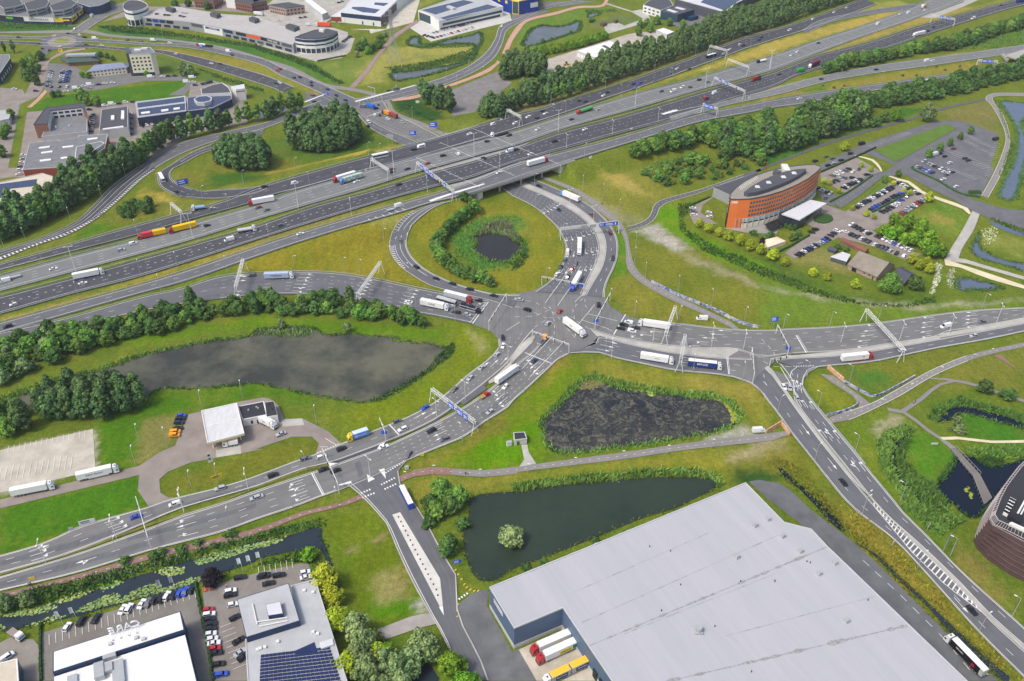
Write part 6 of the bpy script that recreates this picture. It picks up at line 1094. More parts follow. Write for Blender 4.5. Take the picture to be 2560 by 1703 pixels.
for i,q in enumerate(P('D1 1270 115 1292 157 1312 197 1333 238 1354 280 1375 322 1397 365 1418 407 1440 450 1463 492 1486 536 1510 580 1533 625 1556 670 1581 715 1606 762 1620 812')):
    p=G(q);mb=MB();mb.bar((0,0,.4),(0,0,1.1),.18,0,6);mb.bar((0,0,.42),(0,0,.5),.3,0,6);o=mb.build('bollard',SIGN_BK,None,p);tag(o,None,'bollard','bollards on the pale island');reg(o,'dark bollard on the pale concrete island',-q[1])
# ================================================================ TREES AND SHRUBS
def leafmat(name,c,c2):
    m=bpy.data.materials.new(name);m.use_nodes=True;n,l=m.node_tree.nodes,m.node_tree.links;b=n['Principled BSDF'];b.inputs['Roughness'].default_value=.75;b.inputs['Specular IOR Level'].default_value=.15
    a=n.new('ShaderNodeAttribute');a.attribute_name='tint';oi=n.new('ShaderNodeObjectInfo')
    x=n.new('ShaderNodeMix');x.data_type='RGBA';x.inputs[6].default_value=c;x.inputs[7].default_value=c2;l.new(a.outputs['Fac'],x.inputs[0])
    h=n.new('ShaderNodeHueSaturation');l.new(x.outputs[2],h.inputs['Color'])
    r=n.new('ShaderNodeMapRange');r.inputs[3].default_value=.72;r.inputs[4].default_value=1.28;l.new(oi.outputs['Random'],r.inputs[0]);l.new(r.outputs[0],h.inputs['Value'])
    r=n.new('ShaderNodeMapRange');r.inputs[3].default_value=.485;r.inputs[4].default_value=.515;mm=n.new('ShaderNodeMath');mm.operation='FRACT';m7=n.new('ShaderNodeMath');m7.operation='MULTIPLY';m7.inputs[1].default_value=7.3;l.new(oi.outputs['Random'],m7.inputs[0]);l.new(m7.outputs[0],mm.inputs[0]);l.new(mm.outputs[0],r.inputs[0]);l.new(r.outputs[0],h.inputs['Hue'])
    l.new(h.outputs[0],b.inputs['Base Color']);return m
LEAF={'poplar':leafmat('poplar_leaves',lin(58,88,50),lin(106,138,78)),'lime':leafmat('lime_leaves',lin(120,146,22),lin(196,206,62)),'mid':leafmat('green_leaves',lin(70,106,44),lin(120,160,66)),'dark':leafmat('dark_leaves',lin(56,86,42),lin(98,132,62)),'willow':leafmat('willow_leaves',lin(86,114,64),lin(150,172,112)),'purple':leafmat('copper_leaves',lin(30,26,34),lin(52,44,52)),'bright':leafmat('bright_leaves',lin(66,112,20),lin(136,178,50)),'olive':leafmat('olive_leaves',lin(74,92,34),lin(126,140,64))}
BARK=mat('bark',lin(112,104,90),.9,.1,.15,1)
def crown_mesh(name,h0,h1,prof,seed,nclump,per,leaf,lob=.18):
    """leaf clumps spread through a crown volume; prof(t) = radius at height fraction t"""
    r=np.random.default_rng(seed);V=[];F=[];T=[]
    def quad(c,nrm,s,tint):
        u=np.cross(nrm,r.normal(size=3));u /= max(np.linalg.norm(u),1e-6);v=np.cross(nrm,u);k=len(V);a=s*(.7+.6*r.random());b=s*(.5+.5*r.random())
        V.extend([c+u*a,c+v*b,c-u*a,c-v*b]);F.append((k,k+1,k+2,k+3));T.extend([tint]*4)
    ph=r.random(4)*6.28
    for _ in range(nclump):
        t=r.random()**.9;an=r.random()*6.283;R=prof(t)*(1+lob*math.sin(3*an+ph[0]+t*4)+lob*.7*math.sin(5*an+ph[1]-t*7));rr=R*(.55+.5*r.random()**.5)
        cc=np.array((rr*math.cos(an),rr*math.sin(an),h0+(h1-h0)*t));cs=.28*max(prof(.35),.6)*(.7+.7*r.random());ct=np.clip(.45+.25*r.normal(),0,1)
        for _ in range(per):
            d=r.normal(size=3);d /= np.linalg.norm(d);p=cc+d*cs*np.array((1,1,.8))*(.5+.5*r.random());nrm=d*.7+np.array((math.cos(an)*.3,math.sin(an)*.3,.5))+r.normal(size=3)*.35;nrm /= np.linalg.norm(nrm)
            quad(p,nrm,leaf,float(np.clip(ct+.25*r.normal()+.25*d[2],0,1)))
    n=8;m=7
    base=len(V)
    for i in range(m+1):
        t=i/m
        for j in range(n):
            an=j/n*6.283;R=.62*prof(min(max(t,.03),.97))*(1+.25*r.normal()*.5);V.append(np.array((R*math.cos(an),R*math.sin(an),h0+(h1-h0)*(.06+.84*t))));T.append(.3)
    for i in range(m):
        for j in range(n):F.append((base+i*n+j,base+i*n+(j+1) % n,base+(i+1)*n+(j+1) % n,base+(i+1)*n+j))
    me=bpy.data.meshes.new('crown');me.from_pydata([tuple(v) for v in V],[],F);at=me.attributes.new('tint','FLOAT','POINT');at.data.foreach_set('value',np.array(T,np.float32));me.update();return me
def trunk_mesh(h,r):
    mb=MB();mb.bar((0,0,-.1),(0,0,h),r,0,6,r*.5)
    for k in range(4):a=k*1.6;mb.bar((0,0,h*(.5+.1*k)),(math.cos(a)*h*.22,math.sin(a)*h*.22,h*(.72+.1*k)),r*.45,0,4,r*.2)
    me=bpy.data.meshes.new('trunk');me.from_pydata(mb.v,[],mb.f);me.materials.append(BARK);return me
egg=lambda R,k=.42:(lambda t:R*max(.04,math.sin(math.pi*min(max(t,0),1)**k))**.75)
PR={}
def species(nm,leafkey,h,h0,R,k,nv,ncl,per,leaf,lob=.18,tr=.16):
    PR[nm] =[]
    for i in range(nv):
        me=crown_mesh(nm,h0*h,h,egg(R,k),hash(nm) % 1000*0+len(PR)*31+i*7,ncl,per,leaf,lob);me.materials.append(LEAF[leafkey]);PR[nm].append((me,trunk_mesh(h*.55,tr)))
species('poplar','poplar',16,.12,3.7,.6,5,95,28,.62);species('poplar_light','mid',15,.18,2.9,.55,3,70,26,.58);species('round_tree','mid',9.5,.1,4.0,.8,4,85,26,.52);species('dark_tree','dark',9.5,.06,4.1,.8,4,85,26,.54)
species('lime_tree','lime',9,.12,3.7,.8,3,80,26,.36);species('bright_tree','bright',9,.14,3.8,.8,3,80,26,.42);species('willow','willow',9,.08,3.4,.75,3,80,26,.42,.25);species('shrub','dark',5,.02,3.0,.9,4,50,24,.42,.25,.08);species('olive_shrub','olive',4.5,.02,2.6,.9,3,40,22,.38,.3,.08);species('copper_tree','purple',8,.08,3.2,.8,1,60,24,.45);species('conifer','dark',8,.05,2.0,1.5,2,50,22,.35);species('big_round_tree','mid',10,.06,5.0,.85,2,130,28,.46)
NAMEOF={'poplar':'poplar_tree','poplar_light':'poplar_tree','round_tree':'broadleaf_tree','dark_tree':'bushy_tree','lime_tree':'lime_tree','bright_tree':'broadleaf_tree','willow':'willow_tree','shrub':'shrub','olive_shrub':'shrub','copper_tree':'copper_beech_tree','conifer':'conifer_tree','big_round_tree':'broadleaf_tree'}
WAIT=[]
def tree(nm,p,sc,label,group=None,share=False,px=0,sz=None,now=False):
    if nm.startswith('poplar') and not now:WAIT.append((float(np.linalg.norm(np.array(p)-np.array((0,0,HC)))),(nm,p,sc,label,group,share,px,sz)));return
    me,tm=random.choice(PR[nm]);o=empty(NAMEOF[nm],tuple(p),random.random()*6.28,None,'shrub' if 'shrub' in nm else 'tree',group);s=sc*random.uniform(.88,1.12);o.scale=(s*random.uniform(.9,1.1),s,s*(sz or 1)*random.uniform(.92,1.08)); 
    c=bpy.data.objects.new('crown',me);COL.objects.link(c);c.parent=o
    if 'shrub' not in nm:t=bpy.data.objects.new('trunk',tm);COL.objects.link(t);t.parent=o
    if share:o['label'] =label
    else:reg(o,label,px)
def trees(nm,s,sc,label,group=None,share=False,sz=None):
    nms=nm.split('|')
    for q in P(s):tree(random.choice(nms),GH(q),sc,label,group,share,q[0],sz)
def row(nm,s,gap,sc,label,group,jit=.8,sz=None,share=False,fn='g'):
    c=np.array(L(s));n=max(2,int(plen(c)/gap)+1);c=spline(c,n);nms=nm.split('|')
    for q in c:
        p=q+np.array((random.uniform(-jit,jit),random.uniform(-jit,jit),0));p[2] =float(gheight(p[0],p[1]));tree(random.choice(nms),p,sc,label,group,share,CX+FPX*p[0]/max(1,p[1]),sz)
def fill(nm,s,gap,sc,label,group,sz=None):
    """dense wood: trees nothing tells apart share one label"""
    pl=[q[:2] for q in L(s)];a=np.array(pl);lo,hi=a.min(0),a.max(0);nms=nm.split('|');y=lo[1];k=0
    while y < hi[1]:
        x=lo[0]+(gap/2 if k % 2 else 0)
        while x < hi[0]:
            qx,qy=x+random.uniform(-.3,.3)*gap,y+random.uniform(-.3,.3)*gap
            if sdpoly(pl,np.array([qx]),np.array([qy]))[0] < 0:tree(random.choice(nms),(qx,qy,float(gheight(qx,qy))),sc*random.uniform(.85,1.15),label,group,True,0,sz)
            x += gap
        y += gap*.87;k += 1
# motorway belts
row('poplar|poplar_light','A1 400 985 240 1020 100 1068 A0 2240 1085 1960 1158 1740 1218 1540 1260 1330 1400 1180 1505 B0 1080 60 900 195 600 385 300 535 0 665',7.5,1.08,'poplar in the front row above the northwest slip road','front row of the northwest poplar belt')
fill('poplar|poplar|dark_tree','A0 1080 1500 1240 1400 1310 1420 1160 1530 B0 860 180 560 380 280 520 -40 660 -40 520 300 370 560 220 760 100 900 -20',7.4,1.15,'dark poplar in the thick of the belt behind the northwest slip road','inner trees of the northwest poplar belt')
row('poplar|poplar_light','A2 0 975 300 925 700 785 1000 685 1300 585 1700 445 2000 335 2352 232 A3 300 172 620 62 840 0',8,.95,'poplar in the front row of the long belt beside the motorway','front row of the long poplar belt')
fill('poplar','A2 0 940 300 890 700 745 1000 645 1300 550 1700 410 2000 300 2352 190 A3 300 120 600 10 700 -60 A3 200 -40 A2 2352 80 2050 160 1750 260 1600 350 1250 470 900 570 600 680 330 790 60 860',8.6,1.02,'dark poplar standing in the dense long belt north of the motorway','inner trees of the long poplar belt')
fill('poplar','A1 300 1250 480 1150 700 1110 880 1170 930 1260 760 1350 520 1390 340 1340',6.2,1.15,'tall dark poplar in the large round clump inside the northern loop','large poplar clump in the northern loop');fill('poplar','A0 1900 1450 2050 1370 2281 1370 A1 130 1470 40 1540 A0 2200 1545 2000 1510',6.2,1.1,'tall dark poplar in the smaller clump at the left end of the loop','smaller poplar clump in the northern loop')
fill('poplar','A1 1440 890 1480 850 1740 985 1700 1030 1560 960',7.5,1.0,'poplar in the clump beside the worn parking area','poplar clump by the worn parking area');fill('poplar','A1 2170 680 2281 600 A2 120 560 300 640 240 690 60 705 A1 2220 730',7.6,1.05,'poplar in the clump by the concrete depot yard','poplar clump by the depot yard');fill('poplar','A1 1960 1055 2080 985 2281 940 A2 60 960 A1 2150 1070',7.5,1.0,'poplar at the near corner of the long belt','poplars at the corner of the long belt')
fill('dark_tree|round_tree','A2 980 1400 1300 1300 1700 1200 2100 1125 2352 1075 A3 100 1040 A3 100 1200 A2 2352 1300 2000 1330 1650 1290 1400 1360 1100 1460',6.4,1.1,'bushy dark tree in the wood south of the motorway, left part','wood south of the motorway, left part')
fill('poplar|poplar_light|dark_tree','A2 1780 1330 2100 1330 2352 1310 A3 300 1130 650 980 930 960 950 1090 700 1210 420 1300 100 1390 0 1380 A2 2100 1400 1880 1420',6.6,1.2,'tall tree in the wood south of the motorway, right part','wood south of the motorway, right part')
fill('dark_tree|shrub','A3 560 950 1000 870 1500 790 1900 710 2200 650 2400 620 2400 690 1900 810 1560 890 1300 930 1000 980',6.7,1.15,'dark bushy tree in the strip along the right hand slip road','tree strip along the right hand slip road');fill('dark_tree|round_tree','A3 490 675 680 640 1000 570 1400 490 1750 440 2352 250 2352 190 1700 390 1300 475 800 565',7,1.05,'low dark tree in the hedge belt along the main carriageway, upper right','hedge belt at upper right')
fill('shrub|olive_shrub|round_tree','A2 1500 1420 1800 1440 2200 1400 2230 1500 2000 1568 B2 1700 130 1350 170 1150 60 A2 1180 1540 1380 1500',8,.8,'low bush in the thicket below the wood','thicket below the wood')
trees('willow','A3 1480 1082',1.35,'big grey willow standing alone beside the cycle path, upper right',sz=1.1);trees('bright_tree','A3 1210 1080',1.15,'rounded green tree by the footpath, left of the big willow');trees('willow','A3 925 1140',.8,'slim pale willow at the edge of the wood');trees('dark_tree','A3 1010 1130 1100 1085',.9,'round dark tree at the tip of the wood','round dark trees at the tip of the wood')
# belt beside the large pond
fill('dark_tree|shrub|round_tree|dark_tree','B0 350 1560 700 1490 940 1400 1300 1320 1700 1250 2281 1210 B1 200 1200 800 1225 1000 1275 1400 1350 1680 1420 1720 1470 1400 1430 900 1350 400 1310 0 1310 B0 2000 1340 1600 1440 1200 1530 950 1568',6.6,.85,'dark bush in the belt between the exit road and the large pond','belt between exit road and large pond');fill('dark_tree|shrub|round_tree','C0 0 130 380 0 900 0 1000 -20 1150 40 800 130 520 240 250 330 0 420',7,.95,'dark bush in the thicket at the left end of the large pond','thicket at the left end of the large pond')
trees('poplar','B1 150 1215 60 1230 845 1220 B0 1715 1235',.8,'taller poplar rising from the belt above the large pond','taller poplars above the large pond',sz=.95);trees('willow','B0 850 1490 430 1560 C0 235 330 430 130 30 430 90 210',.95,'pale grey willow in the thicket left of the large pond','pale willows left of the large pond');trees('willow','B1 230 1430 820 1460',.62,'round grey willow bush on the bank of the large pond','willow bushes on the bank of the large pond',sz=1.2)
fill('poplar','C0 340 640 700 540 1100 500 1300 560 1320 650 1150 710 800 750 480 800 400 760',5.4,.98,'poplar in the dense grove beside the large pond','poplar grove beside the large pond');fill('poplar|round_tree','C0 -60 720 150 660 300 720 320 820 180 880 40 1000 -60 1040',6.6,.9,'poplar at the left edge of the grove by the gravel lot','poplars by the gravel lot')
fill('conifer|dark_tree','B0 1020 420 1080 475 1240 450 1390 375 1310 305 1150 345',5.2,.62,'small dark tree in the tight cluster on the dry grass','tight cluster of small trees on the dry grass')
row('round_tree|dark_tree','B1 1940 400 1840 465 1760 535 1690 600 1625 690 1620 770 1660 850 1720 905 1790 945 1860 975 1940 1000 2010 1022 2085 1048',5.2,.84,'rounded tree in the arc around the loop pond','arc of trees around the loop pond',.4);row('round_tree|dark_tree','B1 1860 290 1900 320 1950 350',4,.62,'small bush at the bridge end of the tree arc','bushes at the bridge end')
# lower middle
trees('lime_tree','D1 628 745 688 890 738 1092 850 1498',1.12,'bright lime green tree beside the solar roofed office','lime trees beside the office');trees('willow','D1 915 1180 975 1330 1395 1475 1545 1370 1010 1568 1160 1500 1480 1300 1270 1540 930 1440',1.1,'silvery willow in the clump at the bottom','silvery willows at the bottom',sz=1.15);trees('bright_tree','D1 1745 1500 1870 1690',1.05,'large fresh green tree beside the warehouse gate road','fresh green trees by the gate road');trees('lime_tree|bright_tree','D1 1100 1470 1180 1420 1090 1380',.95,'yellow green tree among the silvery willows','yellow green trees among the willows');trees('olive_shrub|willow','D1 1290 1640 1180 1680 1080 1200 1300 1560',.95,'olive bush among the silvery willows','olive bushes among the willows')
trees('bright_tree','D1 480 485',.72,'single round tree at the corner of the lily canal');trees('dark_tree|round_tree','C1 1655 1430 1560 1530 1810 1490 1740 1568 1600 1600 1700 1500 1640 1520 D1 1560 60 1620 110',.82,'bushy tree on the bank left of the warehouse pond','bushy trees left of the warehouse pond');trees('dark_tree','D1 1720 420',.75,'dark bush by the blue sign on the pond bank');trees('shrub','D1 1545 180 1840 195',.8,'small shrub on the warehouse pond bank','small shrubs on the warehouse pond bank');trees('willow','D1 2281 345',1.15,'willow bush on the tiny island in the warehouse pond',sz=.85);trees('shrub','D2 742 335 282 515 128 570',.52,'tiny shrub on the bank along the warehouse roof edge','tiny shrubs along the warehouse')
trees('copper_tree','D0 1905 700',.95,'dark purple tree beside the lily canal');trees('willow','D0 255 890 80 925',.72,'grey willow bush on the canal bank','willow bushes on the canal bank');trees('shrub','D0 530 760 1380 480 1620 410 740 730 1115 520 1440 440 1770 350 2060 280',.6,'small shrub on the reed bank of the lily canal','small shrubs on the canal bank')
trees('dark_tree','C3 1990 495 2198 562',.82,'round dark tree on the meadow by the gravel path','two round trees on the meadow',sz=.85);trees('willow','C3 1750 790 1775 870',.6,'silver willow bush on the islet at the curved pond','willow bushes on the islet');trees('willow','C3 1685 845',.28,'very small silver bush left of the islet willows')
# hotel grounds
trees('lime_tree','B2 1665 525 1745 570 1845 608 1930 642 2030 682 2115 730 2210 768 2310 818 B3 110 808 215 872',.72,'yellow green tree in the row along the hotel ditch','row of yellow green trees by the hotel ditch');trees('lime_tree','B3 465 965 600 1000 842 1070',.6,'yellow green tree on the grass in front of the farmhouse','yellow green trees before the farmhouse');trees('lime_tree','B3 568 140 620 150 700 225 820 378 942 432 1010 455 1180 162 1280 225 1330 245 A3 900 1490 985 1530',.42,'small yellow green tree in the hotel car park','small trees in the hotel car park');trees('lime_tree','B3 1500 300 A3 745 1345',.72,'broad yellow green tree at the edge of the hotel car park','broad yellow trees by the car park');trees('bright_tree','B3 1090 600 1220 630 1340 690 1190 500 1425 570 1460 730 1595 790 1310 530 1250 560 1150 640 1400 640 1500 680 1270 690 1520 800',.9,'full green tree in the cluster behind the hotel parking row','green tree cluster by the hotel parking');trees('lime_tree','B3 1350 850 1480 870 1500 935 1535 770 1410 900',.68,'yellow tree right of the farmhouse','yellow trees right of the farmhouse')
trees('big_round_tree','B3 1150 1095',.92,'large round dark green tree in front of the farmhouse');trees('dark_tree','B3 1375 1080',.9,'round dark green tree behind the slate annex');trees('shrub','B3 690 720 760 740 340 600 285 640 B2 2150 600 2250 640 2300 620',.7,'garden shrub between hotel terrace and farmhouse','garden shrubs');trees('conifer','B3 225 540 260 555 300 560 330 640',.55,'narrow dark conifer by the glass entrance hall','conifers by the entrance hall');trees('copper_tree','B2 2225 680',.5,'small dark purple tree by the marquee');trees('round_tree','A3 1500 1405 1597 1348 1688 1302 1778 1245 1868 1198 B3 1225 78 1105 135',.5,'small upright tree between the two car parks','upright trees between the car parks',sz=1.3)
# north
trees('round_tree|dark_tree','A0 215 600 270 560 300 590 230 680 300 670 250 720 370 540 345 640 335 760',.85,'street tree in the clump on the northwest side street','street trees on the northwest side street');trees('willow|dark_tree','A0 1640 660 1700 670',1.1,'large grey green tree at the end of the long lawn','large trees at the end of the lawn');trees('round_tree','A0 700 880 745 900 800 940 860 945',.95,'bushy tree on the lawn behind the brown office','bushy trees on the lawn');trees('dark_tree','A0 480 870 530 862',.6,'round bush at the left end of the lawn','round bushes on the lawn');trees('bright_tree','A0 1310 680 740 690 790 700',.6,'green tree before the motel wing','trees before the motel wing');trees('conifer','A0 50 475 130 475',1.0,'tall dark conifer left of the roundabout','conifers left of the roundabout',sz=1.3);trees('dark_tree','A0 1010 540 900 510 960 520',.55,'bush behind the restaurant','bushes behind the restaurant');trees('round_tree','A0 70 1180 110 1060 40 1240 30 1400',.85,'street tree on the left edge street','street trees on the left edge');trees('dark_tree','A0 1560 60 1680 60 1850 85',.8,'tree behind the shopping mall','trees behind the shopping mall');trees('big_round_tree|dark_tree','A1 920 450 980 440 1040 460 1090 430 1000 480 1110 380 960 400',.72,'broad dark tree in the mass beside the brown path','broad tree mass beside the brown path');trees('willow','A1 1150 330 900 510',.7,'grey tree at the pylon','grey trees near the pylon');trees('round_tree','A2 1130 320 1230 290 1140 250 1200 230 1290 220 1400 230 1520 250',.85,'green tree behind the depot garages','green trees behind the garages');row('bright_tree','A2 120 510 400 470 640 410 840 350',7,.72,'fresh green tree in the hedge row behind the depot','hedge row behind the depot');row('bright_tree','A2 140 470 420 430 650 370 820 320',8,.6,'smaller tree behind the depot hedge row','second row behind the depot');trees('shrub','A2 700 200 725 190 525 300 275 380',.7,'bush on the northern pond bank','bushes on the northern pond bank');trees('olive_shrub','A3 1650 630 1780 600 1570 600 1390 680 750 770 660 790 560 770 1270 680',.45,'low bush on the dry slope between slip roads','low bushes on the dry slope');trees('shrub','B2 1380 110 1480 40',.8,'dark bush below the wood by the black cycle path','dark bushes by the black cycle path')
WAIT.sort(key=lambda t:t[0]);VV,FF,TT,nv=[],[],[],0
for i,(d,a) in enumerate(WAIT):
    if i < 299:tree(*a,now=True);continue
    me=random.choice(PR[a[0]])[0];k=len(me.vertices);co=np.zeros(k*3);me.vertices.foreach_get('co',co);co=co.reshape(-1,3)*a[2]*random.uniform(.88,1.12);an=random.random()*6.28;c,s=math.cos(an),math.sin(an)
    VV.append(np.stack([co[:,0]*c-co[:,1]*s+a[1][0],co[:,0]*s+co[:,1]*c+a[1][1],co[:,2]+a[1][2]],1));f=np.zeros(len(me.loops),np.int32);me.loops.foreach_get('vertex_index',f);FF.append(f+nv);nv += k
    t=np.zeros(k,np.float32);me.attributes['tint'].data.foreach_get('value',t);TT.append(np.clip(t*random.uniform(.8,1.25)+random.uniform(-.1,.1),0,1))
if VV:
    V,F,T=np.vstack(VV),np.concatenate(FF),np.concatenate(TT);me=bpy.data.meshes.new('poplar_wood');me.vertices.add(len(V));me.vertices.foreach_set('co',V.ravel());me.loops.add(len(F));me.loops.foreach_set('vertex_index',F);me.polygons.add(len(F)//4);me.polygons.foreach_set('loop_start',np.arange(0,len(F),4,dtype=np.int32));me.polygons.foreach_set('loop_total',np.full(len(F)//4,4,np.int32));me.update(calc_edges=True)
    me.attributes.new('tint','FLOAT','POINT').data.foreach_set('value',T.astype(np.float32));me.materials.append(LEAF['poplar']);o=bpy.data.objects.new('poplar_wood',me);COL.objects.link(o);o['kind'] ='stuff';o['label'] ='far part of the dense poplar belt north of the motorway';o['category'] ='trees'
# clipped hedges
HEDGE=LEAF['dark']
def hedge(s,label,w_=1.1,h=1.3):
    c=np.array(L(s));c=spline(c,max(3,int(plen(c)/1.6)));mb=MB();r=random.Random(len(s))
    for i in range(len(c)-1):
        a,b=c[i],c[i+1];d=b-a
        for _ in range(2):mb.box(((a[0]+b[0])/2+r.uniform(-.15,.15),(a[1]+b[1])/2+r.uniform(-.15,.15),0),(np.linalg.norm(d)*1.1,w_*r.uniform(.8,1.15),h*r.uniform(.8,1.1)),math.atan2(d[1],d[0])+r.uniform(-.15,.15),0,.75)
    tag(mb.build('hedge',HEDGE),label,'hedge')
hedge('B3 50 725 150 755 230 720 440 605','clipped hedge around the marquee garden');hedge('A3 540 1540 860 1400 1030 1320','hedge between hotel roof and upper car park');hedge('B3 620 310 780 225 1000 75','hedge along the hotel access road');hedge('A3 1370 1490 B3 1350 10 1560 110 1800 240 1960 265','long hedge around the dark car park');hedge('B3 1000 400 1290 250','hedge between parking rows in the hotel car park');hedge('D0 1740 690 1780 900 1840 1200 1900 1568','narrow hedge between the two lots by the canal',.9);hedge('D0 362 1060 368 1568','dark hedge left of the white roofed showroom',.9);hedge('B2 1580 340 1760 265','hedge along the small hotel side yard');hedge('A1 545 550 700 520 800 500','hedge in front of the curved office');hedge('B3 1860 230 1960 225','bushy hedge at the corner of the dark car park',3,2);hedge('B3 490 455 540 425 600 425 635 455 600 485 530 490 490 470','round clipped hedge on the hotel forecourt',2.2,1.0)
# ================================================================ REEDS, ROUGH GRASS, LILY PADS (uncountable)
def reedmat(name,a,b):return leafmat(name,a,b)
RM={'g':reedmat('reed_green',lin(80,122,48),lin(134,172,84)),'d':reedmat('reed_dark',lin(56,94,42),lin(98,138,64)),'y':reedmat('rough_grass',lin(112,112,34),lin(176,164,70)),'p':reedmat('reed_pale',lin(110,126,84),lin(168,174,128)),'o':reedmat('rough_olive',lin(84,98,24),lin(136,140,48)),'w':reedmat('flower_white',lin(150,160,110),lin(244,244,236))}
def blades(name,pts,h,m,w_=.5):
    V=[];F=[];T=[];r=np.random.default_rng(len(pts))
    for p in pts:
        if math.sin(p[0]*.37+1.3*math.sin(p[1]*.21))*math.sin(p[1]*.41) > .93 or r.random() < .05:continue
        z=float(gheight(p[0],p[1]));ct=r.random()
        for _ in range(3):
            an=r.random()*6.28;hh=h*(.55+.6*r.random())*(.8+.35*math.sin(p[0]*.23+p[1]*.11)*math.sin(p[1]*.31-p[0]*.07)+.2*math.sin(p[0]*.9+p[1]*.7));ww=w_*(.6+.6*r.random());lx,ly=r.normal(size=2)*.3*h;c,s_=math.cos(an)*ww,math.sin(an)*ww;k=len(V);x,y=p[0]+r.normal()*.4,p[1]+r.normal()*.4
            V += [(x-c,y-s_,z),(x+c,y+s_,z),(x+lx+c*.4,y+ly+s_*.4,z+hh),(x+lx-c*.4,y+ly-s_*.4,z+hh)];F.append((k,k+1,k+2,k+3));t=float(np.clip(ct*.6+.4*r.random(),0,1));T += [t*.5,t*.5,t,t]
    me=bpy.data.meshes.new(name);me.from_pydata(V,[],F);at=me.attributes.new('tint','FLOAT','POINT');at.data.foreach_set('value',np.array(T,np.float32));me.materials.append(m);me.update();o=bpy.data.objects.new(name,me);COL.objects.link(o);return o
def inpoly(s,gap):
    pl=[q[:2] for q in L(s)];a=np.array(pl);lo,hi=a.min(0),a.max(0);x,y=np.meshgrid(np.arange(lo[0],hi[0],gap),np.arange(lo[1],hi[1],gap));x=x+RNG.uniform(-.5,.5,x.shape)*gap;y=y+RNG.uniform(-.5,.5,y.shape)*gap;k=sdpoly(pl,x,y) < 0;return np.stack([x[k],y[k]],1)
def along(p,w_,gap,closed=False):
    p=np.array(p)[:,:2];p=np.vstack([p,p[:1]]) if closed else p;c=resample(p,max(2,int(plen(p)/gap)));t=np.gradient(c,axis=0);t /= np.linalg.norm(t,axis=1)[:,None]+1e-9;n=np.stack([-t[:,1],t[:,0]],1);out=[]
    for k in range(max(1,int(w_/gap))):out.append(c+n*(RNG.uniform(-w_/2,w_/2,(len(c),1))))
    return np.vstack(out)
def stuff(o,label,cat):o['kind'] ='stuff';o['label'] =label;o['category'] =cat
BANK={'big':(2.2,1.2,'g','large murky pond'),'weed':(3.0,1.3,'g','weedy pond'),'dark':(1.6,.8,'o','warehouse pond'),'loop':(3.5,1.6,'g','loop pond'),'canal':(1.6,.9,'d','lily canal'),'pond_e':(2.4,1.5,'g','curved pond on the right'),'rill':(1.6,1.4,'g','narrow winding rill'),'pond_f':(2,1.3,'d','pond by the round office'),'moat':(3.5,1.8,'d','moat by the pylon'),'north':(4,1.8,'d','northern pond'),'north_b':(2.5,1.5,'d','small northern inlet'),'river':(3.5,1.2,'g','right edge canal'),'marsh':(2.2,1.4,'d','farm ditch'),'marsh_b':(3.5,1.6,'d','triangular ditch pond'),'ditch':(2.4,1.0,'o','warehouse ditch'),'gutter':(1.6,.8,'o','service lane gutter')}
for k,(w_,h,m,nm) in BANK.items():stuff(blades('reeds',along(WAT[k],w_,.95,True),h,RM[m],.34),'green reeds fringing the '+nm,'reeds')
